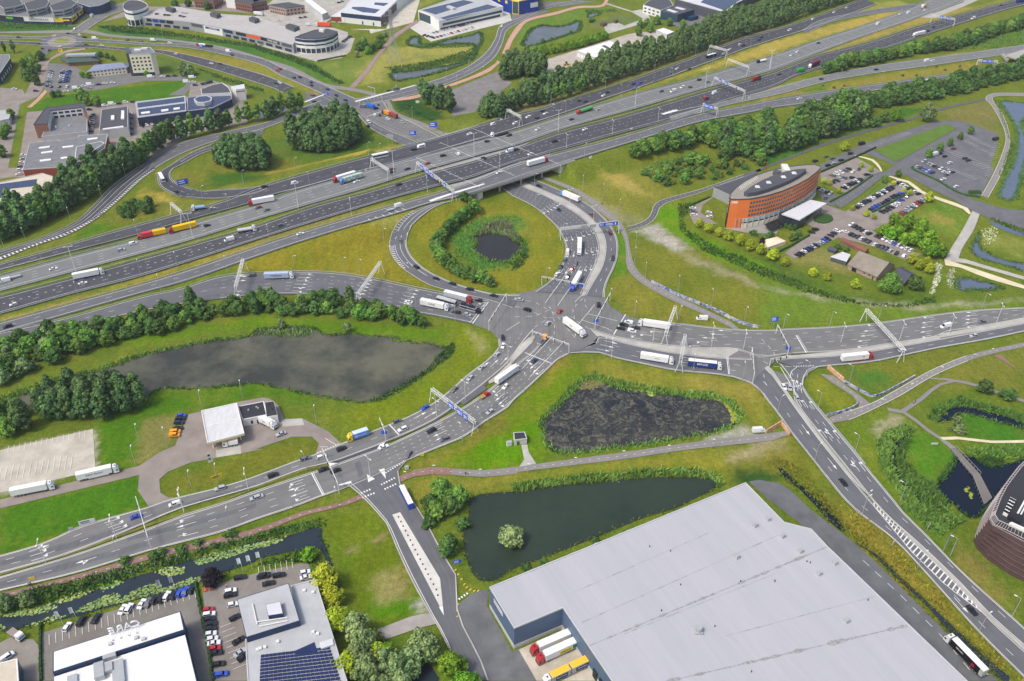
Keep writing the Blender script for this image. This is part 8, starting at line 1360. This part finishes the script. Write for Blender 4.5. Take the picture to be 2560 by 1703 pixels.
# ---- trucks
def wheels(o,xs,me=None,y=1.0,r=.5):
    for x in xs:
        for s in (-1,1):w_=bpy.data.objects.new('wheel',me or WHT);COL.objects.link(w_);w_.parent=o;w_.location=(x,s*y,r)
def cab(o,x,c,top='high',name='cab'):
    """x = front bumper, facing +x"""
    h=3.7 if top == 'high' else 2.8;mb=MB();prism_x(mb,[(x-2.2,.55),(x-.05,.5),(x,1.4),(x-.12,2.3),(x-.45,2.75),(x-.9,h),(x-2.15,h)],2.45,2.3);ch=bpy.data.objects.new(name,mesh_of(mb,name,PAINTS[c]));COL.objects.link(ch);ch.parent=o
    mb=MB();mb.face([(x-.01,-1.08,1.5),(x-.01,1.08,1.5),(x-.13,1.05,2.35),(x-.13,-1.05,2.35)])
    for s in (-1,1):q=[(x-1.1,s*1.225,1.5),(x-.25,s*1.225,1.5),(x-.35,s*1.2,2.25),(x-1.1,s*1.2,2.25)];mb.face(q if s > 0 else q[::-1])
    mb.face([(x-1.6,-.4,h+.02),(x-1.1,-.4,h+.02),(x-1.1,.4,h+.02),(x-1.6,.4,h+.02)]) if top == 'high' else None
    w_=bpy.data.objects.new('windscreen',mesh_of(mb,'windscreen',CGLASS));COL.objects.link(w_);w_.parent=ch
    mb=MB();mb.box((x-.9,0,.3),(1.9,2.3,.5));b=bpy.data.objects.new('bumper',mesh_of(mb,'bumper',CHASSIS));COL.objects.link(b);b.parent=ch
def boxpart(o,name,c,x0,x1,z0,z1,m,w_=2.5,top=None):
    mb=MB();mb.box(((x0+x1)/2,0,z0),(x1-x0,w_,z1-z0));b=bpy.data.objects.new(name,mesh_of(mb,name,m));COL.objects.link(b);b.parent=o
    if top:mb=MB();mb.box(((x0+x1)/2,0,z1),(x1-x0-.06,w_-.06,.04));t=bpy.data.objects.new('roof',mesh_of(mb,'roof',top));COL.objects.link(t);t.parent=b
    return b
def lett(o,t,x,z,size,m,side=-1,y=1.29):
    for s in ((-1,1) if side == 0 else (side,)):
        b=bpy.data.objects.new('lettering',text_mesh(t,size,m,.015));COL.objects.link(b);b.parent=o;b.matrix_local=Matrix(((-s*1.0,0,0,x),(0,0,s*1.0,s*y),(0,1,0,z),(0,0,0,1)))
def tank(o,x0,x1,m,r=1.15,z=2.1):
    mb=MB();mb.bar((x0,0,z),(x1,0,z),r,0,14);b=bpy.data.objects.new('tank',mesh_of(mb,'tank',m));COL.objects.link(b);b.parent=o;mb=MB();mb.box(((x0+x1)/2,0,z+r-.05),(abs(x1-x0)*.8,.5,.12));w_=bpy.data.objects.new('walkway',mesh_of(mb,'walkway',METAL_G));COL.objects.link(w_);w_.parent=b
def truck(front,back,label,build,fn='g',cat='truck',name='truck',L_=16.5,z=None):
    f=(lambda q:GM(q)) if fn == 'm' else (lambda q:GH(q));A,B=f(P(front)[0]),f(P(back)[0]);d=A-B;c=(A+B)/2;c[2] =roadz(c,fn) if z is None else z;o=empty(name,tuple(c),math.atan2(d[1],d[0]),label,cat,'trucks');build(o);return o
def semi(c,m,txt=None,tm=None,size=1.6,body='trailer',side=-1,skirt=None,tx=0,roof=None,z1=4.0):
    def f(o):
        cab(o,8.2,c);boxpart(o,'chassis',None,-7.8,6.4,.75,1.1,CHASSIS,1.6);b=boxpart(o,body,None,-8.2,5.5,1.1,z1,m,2.55,roof);wheels(o,(6.9,4.2,-3.6,-4.9,-6.2))
        if skirt: 
            for s in (-1,1):mb=MB();mb.box((0,s*1.2,.55),(8,.06,.6));k=bpy.data.objects.new('side_skirt',mesh_of(mb,'side_skirt',skirt));COL.objects.link(k);k.parent=o
        if txt:lett(b,txt,-1.3+tx,2.6,size,tm,side)
    return f
MW=PAINTS['W'];CONT_B=mat('container_grey_blue',lin(176,190,212),.6,.3,.05);CONT_Y=mat('container_yellow',lin(240,190,20),.6,.3,.05);CONT_R=mat('container_red',lin(206,60,72),.6,.3,.06);CONT_T=mat('container_rust',lin(150,70,60),.6,.3,.06);CONT_K=mat('trailer_black',lin(24,22,24),.6,.3,.06);CONT_G=mat('tarpaulin_grey',lin(186,190,192),.7,.3,.06);CONT_N=mat('trailer_navy',lin(34,62,132),.6,.3,.06);CONT_W=mat('trailer_white',lin(234,234,232),.6,.3,.03);TANK_M=mat('tank_steel',lin(206,210,214),.3,.5,.05);TANK_G=mat('tank_green',lin(70,176,84),.4,.5,.05);CONT_D=mat('trailer_red',lin(120,36,50),.6,.3,.06);CONT_LB=mat('box_light_blue',lin(104,150,226),.6,.3,.05);CONT_E=mat('box_green',lin(50,170,60),.6,.3,.05);LET_B=mat('blue_letters',lin(40,60,120),.6,.2,.02);LET_L=mat('light_blue_letters',lin(120,190,235),.6,.2,.02);LET_R=mat('red_graphic',lin(170,30,50),.6,.2,.1)
semiW=lambda t=None,**k:semi('W',CONT_W,t,k.pop('tm',LETTER_D),**k)
truck('C0 483 1360','C0 128 1430','plain white semi trailer truck parked at the lower left',semiW());truck('C0 1055 1210','C0 712 1290','white semi truck with dark name lettering parked by the gravel lot',semiW('Isabel Alonso',size=1.25,skirt=CONT_W))
truck('B1 328 985','B1 92 990','pale grey blue container truck lettered across its side on the exit road',semi('W',CONT_B,'MAERSK',LET_B,1.7));truck('B1 1712 1275','B1 1478 1225','white container truck with three letters queueing on the exit road',semi('W',CONT_W,'ONE',LETTER_D,1.9));truck('B1 1920 1210','B1 1685 1150','truck with red cab and grey curtain trailer at the exit road lights',semi('R',CONT_G,None,None,roof=CONT_W))
truck('B0 662 975','B0 930 915','x',lambda o:None) if 0 else truck('B0 930 945','B0 664 1005','long white semi truck on the dark carriageway at left',semi('W',CONT_W,skirt=CONT_N),'m');truck('B0 1520 590','B0 1745 530','truck with red and white cab pulling a long yellow container',semi('R',CONT_Y,'m\nsc',LETTER_D,1.1,'container'),'m')
def rb(o):
    cab(o,8.2,'R','low');boxpart(o,'chassis',None,-7.8,6.4,.75,1.1,CHASSIS,1.6);boxpart(o,'container',None,-.6,5.5,1.1,3.8,CONT_R);boxpart(o,'container',None,-8.2,-.8,1.1,3.8,CONT_Y);wheels(o,(6.9,4.2,-3.6,-4.9,-6.2))
truck('B0 1245 645','B0 1470 590','red truck carrying a red and a yellow container',rb,'m')
def tk(c,m,x0=-8,low=False):
    def f(o):cab(o,8.2,c,'low' if low else 'high');boxpart(o,'chassis',None,-7.8,6.4,.75,1.0,CHASSIS,1.6);tank(o,x0,5.2,m);wheels(o,(6.9,4.2,-3.6,-4.9,-6.2))
    return f
def rigid(c,body,L_=9.5,h=3.6,roof=None,txt=None,tm=None,size=1,side=-1,tankm=None):
    def f(o):
        a=L_/2;cab(o,a,c,'low' if h < 3.3 else 'high');boxpart(o,'chassis',None,-a,a-1.6,.7,1.05,CHASSIS,1.5)
        if tankm:tank(o,-a,a-2.6,tankm,1.05,2.05)
        elif body: 
            b=boxpart(o,'box_body',None,-a,a-2.5,1.05,h,body,2.5,roof)
            if txt:lett(b,txt,-1.2,h*.62,size,tm,side,1.27)
        wheels(o,(a-1.2,-a+1.6,-a+2.9))
    return f
truck('B0 2285 560','B0 2125 590','white tanker truck with steel barrel on the dark carriageway at left',rigid('W',None,11,tankm=TANK_M),'m');truck('B0 1712 390','B0 1825 372','light blue and white tank truck under the short gantry',rigid('W',None,8.5,tankm=mat('tank_blue',lin(130,180,226),.4,.5,.05)),'m')
truck('B0 2225 345','B1 155 300','white semi truck with red cab on the light grey carriageway, left',semi('R',CONT_W,'de Meeuw',LETTER_D,1.1),'m');truck('B1 695 140','B1 885 80','white semi truck with red cab running beside a blue one',semi('R',CONT_W),'m');truck('B1 750 155','B1 950 90','blue cab truck with white and green patterned trailer',semi('L',mat('trailer_patterned',lin(226,230,226),.6,.3,.03,1,col2=lin(110,160,126),c2scale=.5,c2amt=.4)),'m')
truck('A2 318 1445','A2 135 1495','white semi truck with red cab crossing the motorway bridge',semi('R',CONT_W),'m');truck('A2 580 1025','A2 718 985','green tanker with red cab on the light grey carriageway',tk('R',TANK_G),'m');truck('A3 410 625','A3 545 565','dark red covered semi truck behind a green box truck',semi('W',CONT_D),'m');truck('A3 395 640','A3 325 652','bright green box truck on the dark carriageway',rigid('E',CONT_E,8,3.4),'m');truck('A2 2235 700','A2 2105 740','truck with dark blue cab and rust red container',rigid('D',CONT_T,11,3.6),'m');truck('A2 1700 895','A2 1760 880','short red and white tractor unit on the dark carriageway',rigid('R',None,5.5,3.0),'m');truck('A2 2155 572','A2 2290 540','blue flatbed truck with a white load',rigid('D',CONT_W,11,1.9),'m');truck('A3 1355 335','A3 1468 310','white semi truck beside the upper right wood',semiW(),'m');truck('A3 2400 10','A3 2250 35','blue semi truck at the top right corner',semi('B',CONT_N),'m');truck('A3 1418 85','A3 1495 60','white truck with orange load in the upper right',rigid('W',CONT_T if 0 else PAINTS['O'],8,3.4),'m')
truck('A1 2105 1230','A1 2145 1222','white tractor unit with a low dark trailer by the bridge',rigid('W',None,6,3.6),'m');truck('A1 1175 1020','A1 1070 965','x',lambda o:None) if 0 else None
truck('A1 1068 985','A1 990 955','blue box truck waiting at the northern junction',rigid('B',mat('box_blue',lin(50,110,200),.6,.3,.05),9,3.5));truck('A1 1130 1015','A1 1262 1065','long truck with orange and rust red containers, northern junction',lambda o:(cab(o,9,'K','low'),boxpart(o,'container',None,.4,6.4,1.1,3.8,PAINTS['O']),boxpart(o,'container',None,-8.4,-.6,1.1,3.8,CONT_T),boxpart(o,'chassis',None,-8,7,.75,1.1,CHASSIS,1.6),wheels(o,(7.6,3,1.8,-5,-6.3))))
truck('A0 1730 410','A0 1915 430','truck with red cab and white tank followed by a log trailer',lambda o:(cab(o,8,'R','low'),tank(o,-1.5,5.4,MW,1.0,2),boxpart(o,'log_load',None,-9.5,-2,1.1,2.2,CHASSIS,1.8),boxpart(o,'chassis',None,-9,6,.7,1.0,CHASSIS,1.5),wheels(o,(6.8,3,1.8,-5,-7))))
truck('B2 437 245','B2 590 310','white semi truck with blue cab leaving under the bridge',semi('L',CONT_W));truck('B2 597 798','B2 602 665','white semi truck facing the camera on the wide curve',semiW());truck('B2 527 1115','B2 605 975','white semi truck with dark blue cab under the signal portal',semi('B',CONT_W));truck('B2 640 1515','B2 470 1390','white semi truck turning through the central junction',semiW('VEN',size=1.2,side=0));truck('B2 1135 1408','B2 1385 1445','white semi truck waiting under the end on gantry',semiW())
truck('C2 1425 255','C2 1155 210','white semi truck with blue skirt above the weedy pond',semi('W',CONT_W,'JANSON',LETTER_D,.7,skirt=CONT_N,tx=1.5));truck('C2 1832 300','C2 1598 275','navy curtain trailer truck with white name lettering',semi('W',CONT_N,'BERGER',LETTER_W,1.5,roof=CONT_W));truck('C3 995 205','C3 718 235','white semi trailer with red cab on the eastern road',semi('R',CONT_W,'II',LETTER_D,1.6,skirt=PAINTS['R'],tx=4));truck('C1 2330 310','C1 2155 435','white semi truck on the southern road',semiW());truck('C1 835 940','C1 985 890','yellow cab truck with blue box and round white emblem',lambda o:(rigid('Y',CONT_LB,9.5,3.8,mat('box_roof_blue',lin(200,214,240)),'HATHEHOLD.NL',LETTER_W,.75,1)(o),lett([c for c in o.children if c.name.startswith('box_body')][0],'O',1.0,2.3,1.7,LETTER_W,1,1.27)))
truck('C1 180 835','C1 45 770','white rigid truck in front of the petrol station shop',rigid('W',CONT_W,9.5,3.7,None,'BDS',LETTER_D,1.1,-1));truck('C0 2010 985','C0 2105 970','white service truck fuelling under the canopy edge',rigid('W',CONT_W,6.5,3.0))
def pick(o):boxpart(o,'load_bed',None,-2.9,-.2,.8,1.3,WOODC,2.0);mb=MB();prism_x(mb,[(0,.4),(2.9,.4),(2.9,1.2),(2.3,1.3),(1.6,2.1),(0,2.1)],2.0,1.8);c=bpy.data.objects.new('cab',mesh_of(mb,'cab',PAINTS['R']));COL.objects.link(c);c.parent=o;mb=MB();prism_x(mb,[(.3,1.3),(2.2,1.32),(1.6,1.95),(.3,1.95)],2.03,1.86);g=bpy.data.objects.new('windows',mesh_of(mb,'windows',CGLASS));COL.objects.link(g);g.parent=c;wheels(o,(-1.9,1.9),WH,.9,.33)
truck('C1 2082 520','C1 1995 575','red pickup truck with wooden load bed on the southern road',pick,name='pickup_truck',cat='pickup truck')
def bus(c,m2,roof):
    def f(o):
        mb=MB();prism_x(mb,[(-6,.4),(5.9,.4),(6,1.2),(5.8,3.1),(-6,3.1)],2.5,2.4);b=bpy.data.objects.new('body',mesh_of(mb,'body',PAINTS[c]));COL.objects.link(b);b.parent=o;mb=MB();mb.box((-.1,0,1.5),(11.6,2.54,1.0));mb.box((5.85,0,1.3),(.24,2.2,1.4));g=bpy.data.objects.new('windows',mesh_of(mb,'windows',CGLASS));COL.objects.link(g);g.parent=b;mb=MB();mb.box((0,0,3.1),(11.4,2.2,.08));mb.box((1.5,0,3.18),(2.4,1.5,.25));r_=bpy.data.objects.new('roof',mesh_of(mb,'roof',roof));COL.objects.link(r_);r_.parent=b;wheels(o,(4.2,-3.4),None,1.05,.48)
    return f
truck('C1 1310 1400','C1 1375 1530','blue bus with white roof on the side road',bus('B',None,CONT_W),cat='bus',name='bus');truck('B1 1780 1235','B1 1620 1190','grey roofed bus between two queueing trucks',bus('S',None,CONT_G),cat='bus',name='bus');truck('B0 1470 150','B0 1422 65','white coach going round the northern loop ramp',bus('W',None,CONT_W),'m','coach','coach');truck('A1 1030 1425','A1 1185 1392','white coach with dark stripe beside the gantry',bus('W',None,CONT_W),'m','coach','coach');truck('A2 1720 530','A2 1825 500','dark coach on the far northern carriageway by the poplars',bus('K',None,CONT_W),'m','coach','coach')
def carrier(o):
    cab(o,6,'K','low');boxpart(o,'lower_deck',None,-6,3.6,.8,1.0,METAL_G);boxpart(o,'upper_deck',None,-6,3.6,2.5,2.65,METAL_G);wheels(o,(4.8,-2.5,-3.7))
    for k,(x,z,c) in enumerate(((-3.8,1.0,'K'),(.8,1.0,'G'),(-3.6,2.65,'K'),(1.0,2.65,'K'))):b=bpy.data.objects.new('carried_car',CM['hatch'][0]);COL.objects.link(b);b.parent=o;b.location=(x,0,z-.28);paint_obj(b,PAINTS[c]);g=bpy.data.objects.new('windows',CM['hatch'][1]);COL.objects.link(g);g.parent=b
truck('B1 1985 1300','B1 1835 1255','dark car transporter at the exit road lights',carrier,cat='car transporter',name='car_transporter')
def recov(o):cab(o,4.2,'O','low');boxpart(o,'flat_bed',None,-4.2,1.8,.9,1.1,METAL_G);b=bpy.data.objects.new('carried_car',CM['hatch'][0]);COL.objects.link(b);b.parent=o;b.location=(-1.5,0,.82);paint_obj(b,PAINTS['G']);g=bpy.data.objects.new('windows',CM['hatch'][1]);COL.objects.link(g);g.parent=b;wheels(o,(3,-2.4),None,.95,.45)
truck('C2 310 15','C2 235 100','orange recovery truck carrying a grey car at the junction',recov,cat='recovery truck',name='recovery_truck')
truck('D2 185 1330','D2 530 1180','white semi truck with dark red cab base at the first dock',semi('R',CONT_W,None));truck('D2 240 1410','D2 580 1255','white semi truck with yellow and green advert at the dock',lambda o:(semi('R',CONT_W)(o),[lett(boxpart(o,'advert_panel',None,-4.6,.2,1.3,3.0,mat('advert_yellow',lin(236,228,50),.6,.3,.03),2.6),'SMEDING',-2.2,2.1,.95,LETTER_D,1,1.33),boxpart(o,'advert_panel',None,-7.4,-4.9,1.3,3.4,mat('advert_green',lin(30,130,100),.6,.3,.03),2.6)]))
def duo(o):
    cab(o,9,'W');roof=mat('roof_orange',lin(248,190,60),.6,.3,.03);nav=mat('banner_navy',lin(34,48,104),.6,.3,.03)
    for x0,x1 in ((-9,-1.2),(-.6,6.4)):b=boxpart(o,'box_body',None,x0,x1,1.0,3.8,CONT_G,2.55,roof);pnl=boxpart(o,'banner',None,x0+1.2,x1-1.4,1.2,3.2,nav,2.6);lett(pnl,'Bouwens',(x0+x1)/2,2.4,1.0,LETTER_W,1,1.33)
    boxpart(o,'chassis',None,-8.8,7.5,.7,1.0,CHASSIS,1.5);wheels(o,(7.6,2,.8,-6,-7.3))
truck('D2 300 1600','D2 680 1420','road train with two orange roofed boxes and navy banners at the dock',duo)
def blk(o):semi('W',CONT_K,None,roof=CONT_W)(o);b=[c for c in o.children if c.name.startswith('trailer')][0];lett(b,'delvado',1.5,2.8,1.0,LETTER_W,1);mb=MB();mb.box((-4.2,1.29,1.6),(1.6,.02,1.5),0,0,.6);g=bpy.data.objects.new('graphic',mesh_of(mb,'graphic',LET_R));COL.objects.link(g);g.parent=b;boxpart(b,'rear_panel',None,-8.25,-6.9,1.15,3.95,CONT_G,2.58)
truck('D3 1665 1215','D3 1960 1520','semi truck with black trailer sides and white roof on the service lane',blk)
truck('D0 195 1200','D0 115 1150','white cab tipper truck parked by the canal in the lower left corner',rigid('W',mat('tipper_bed',lin(150,138,130),.8,.2,.1),6.5,1.7));truck('A1 85 145','A1 -30 135','white truck in the street behind the mall',rigid('W',CONT_W,11,3.7));truck('A1 540 235','A1 660 245','orange red trailer truck parked behind the curved office',semi('W',mat('trailer_orange',lin(226,80,50),.6,.3,.03)))
def caravan(px,rz,label,fn='m'):
    p=GM(P(px)[0]);p[2] =roadz(p,fn);o=empty('caravan',tuple(p),rz,label,'caravan');mb=MB();prism_x(mb,[(-3,.5),(3,.5),(3.1,1.4),(2.6,2.5),(-2.8,2.5),(-3.1,1.4)],2.2,2.1);b=bpy.data.objects.new('body',mesh_of(mb,'body',CONT_W));COL.objects.link(b);b.parent=o;mb=MB();mb.box((0,0,1.3),(3.6,2.24,.6));g=bpy.data.objects.new('windows',mesh_of(mb,'windows',CGLASS));COL.objects.link(g);g.parent=b;mb=MB();mb.bar((3,0,.5),(4.4,0,.45),.06);t=bpy.data.objects.new('drawbar',mesh_of(mb,'drawbar',METAL_G));COL.objects.link(t);t.parent=o;wheels(o,(-.2,),WH,1.0,.33)
c0=GM(P('A1 1475 1322')[0]);caravan('A1 1475 1322',heading(c0)+math.pi,'white caravan towed along the northern collector road')
def trailer(px,label,m,L_=5,h=.5,dz=0,fn='m'):
    p=GM(P(px)[0]) if fn == 'm' else GH(P(px)[0]);p[2] =roadz(p,fn);o=empty('trailer',tuple(p),heading(p)+dz,label,'trailer');boxpart(o,'load_bed',None,-L_/2,L_/2,.6,.6+h,m,2.0);wheels(o,(-.4,.4),WH,1.0,.33);mb=MB();mb.bar((L_/2,0,.6),(L_/2+1.4,0,.55),.07);t=bpy.data.objects.new('drawbar',mesh_of(mb,'drawbar',METAL_G));COL.objects.link(t);t.parent=o
trailer('B1 1200 387','flat grey trailer towed by a white van near the loop',METAL_G);trailer('B0 130 988','grey flatbed trailer behind a white van at the left edge',METAL_G,7,.8);trailer('A1 2200 1210','long low dark trailer behind the white tractor unit',CHASSIS,9,.8)
# yellow loader in the depot
p=GH(P('A2 485 582')[0]);o=empty('wheel_loader',tuple(p),.4,'yellow wheel loader standing in the concrete depot yard','loader');YL=mat('loader_yellow',lin(206,160,50),.6,.3,.08)
boxpart(o,'chassis',None,-3,1.5,.8,1.8,YL,2);boxpart(o,'cab',None,-.9,.6,1.8,3.2,CGLASS,1.6);boxpart(o,'bucket',None,2.2,3.4,.2,1.2,YL,2.6);wheels(o,(-2,1.2),WHT,1.1,.6)
# ================================================================ PEOPLE
def person_mesh():
    bm=bmesh.new();J=[(0,0,.95,.15,.11),(0,0,1.2,.15,.11),(0,0,1.42,.17,.10),(0,0,1.52,.055,.055),(0,.01,1.66,.10,.11),(.1,0,.9,.095,.09),(.11,.03,.5,.065,.065),(.11,0,.06,.05,.07),(-.1,0,.9,.095,.09),(-.11,-.03,.5,.065,.065),(-.11,-.06,.06,.05,.07),(.2,0,1.4,.06,.06),(.25,-.03,1.12,.045,.045),(.24,.06,.88,.04,.04),(-.2,0,1.4,.06,.06),(-.25,.03,1.12,.045,.045),(-.24,.1,.9,.04,.04),(.11,.12,.04,.04,.04),(-.11,.06,.04,.04,.04)]
    E=[(0,1),(1,2),(2,3),(3,4),(0,5),(5,6),(6,7),(0,8),(8,9),(9,10),(2,11),(11,12),(12,13),(2,14),(14,15),(15,16),(7,17),(10,18)]
    me=bpy.data.meshes.new('person_tmp');me.from_pydata([j[:3] for j in J],E,[]);o=bpy.data.objects.new('person_tmp',me);COL.objects.link(o);o.modifiers.new('s','SKIN')
    for v,j in zip(me.skin_vertices[0].data,J):v.radius=j[3:]
    me.skin_vertices[0].data[0].use_root=True;sub=o.modifiers.new('d','SUBSURF');sub.levels=1;bpy.context.view_layer.update()
    r=bpy.data.meshes.new_from_object(o.evaluated_get(bpy.context.evaluated_depsgraph_get()));r.name='body';bpy.data.objects.remove(o)
    SK=mat('skin',lin(200,160,136),.7,.3,.05);CL=[mat('clothes_dark',lin(50,52,66),.9,.1,.1),mat('clothes_yellow',lin(226,232,60),.9,.1,.05),mat('clothes_light',lin(196,196,200),.9,.1,.05)];HAIR=mat('hair',lin(60,46,36),.8,.2,.1);out=[]
    for c in CL:
        m=r.copy()
        for x in (SK,c,CL[0],HAIR):m.materials.append(x)
        for f in m.polygons:z=f.center.z;f.material_index=3 if z > 1.7 or (z > 1.6 and f.center.y < -.02) else 0 if (z > 1.48 or (abs(f.center.x) > .2 and z < .95)) else 1 if z > .93 else 2
        out.append(m)
    return out
PM=person_mesh()
def bike(o):
    mb=MB()
    for x in (-.52,.52):
        for k in range(12):a,b=k*math.pi/6,(k+1)*math.pi/6;mb.bar((x+.33*math.cos(a),0,.34+.33*math.sin(a)),(x+.33*math.cos(b),0,.34+.33*math.sin(b)),.025)
    for a,b in (((-.52,.34),(-.1,.85)),((-.1,.85),(.4,.8)),((.4,.8),(.52,.34)),((-.1,.85),(-.02,.34)),((-.02,.34),(.4,.8)),((-.02,.34),(-.52,.34))):mb.bar((a[0],0,a[1]),(b[0],0,b[1]),.025)
    mb.bar((.42,-.28,1.0),(.42,.28,1.0),.02);mb.box((-.14,0,.88),(.25,.14,.06));return mb
for px,k,bk,lb in (('B2 802 330',0,1,'person in dark clothes with a bicycle on the cycle path below the motorway'),('C3 1362 605',2,0,'person in light clothes on the footpath by the reeds, left of two'),('C3 1380 598',0,0,'person in dark clothes on the footpath by the reeds, right of two'),('C1 1868 1240',0,1,'person in dark clothes with a bicycle on the grey cycle path'),('B2 1680 1228',0,1,'person with a bicycle beside the mural wall, left of two'),('B2 1755 1272',0,1,'person with a bicycle beside the mural wall, right of two'),('D0 2020 735',2,0,'person in light top walking in the office car park'),('D3 2015 1530',1,0,'person in a yellow vest behind the black trailer'),('D0 262 722',2,1,'person with a bicycle on the red cycle path, left'),('D0 278 716',0,1,'person with a bicycle on the red cycle path, right')):
    p=GH(P(px)[0]);p[2] += .3;rz=random.random()*6.28;o=empty('person',tuple(p),rz,lb,'person');b=bpy.data.objects.new('body',PM[k]);COL.objects.link(b);b.parent=o
    if bk:e=bike(None).build('bicycle',CHASSIS,None,tuple(p+np.array((.55,.1,0))));e.rotation_euler=(0,0,rz);tag(e,'dark bicycle held by the '+lb.replace(' with a bicycle','').replace(' in dark clothes',''),'bicycle')
# ================================================================ AIR
hm=bpy.data.materials.new('haze_air');hm.use_nodes=True;n,l=hm.node_tree.nodes,hm.node_tree.links
for x in list(n):
    if x.type != 'OUTPUT_MATERIAL':n.remove(x)
pv=n.new('ShaderNodeVolumePrincipled');pv.inputs['Color'].default_value=(.86,.91,1,1);pv.inputs['Density'].default_value=.00006;pv.inputs['Anisotropy'].default_value=0
l.new(pv.outputs[0],n['Material Output'].inputs['Volume'])
mb=MB();mb.box((0,500,-3),(21000,19000,273));o=mb.build('haze',hm);o['kind'] ='stuff'
finish_labels()
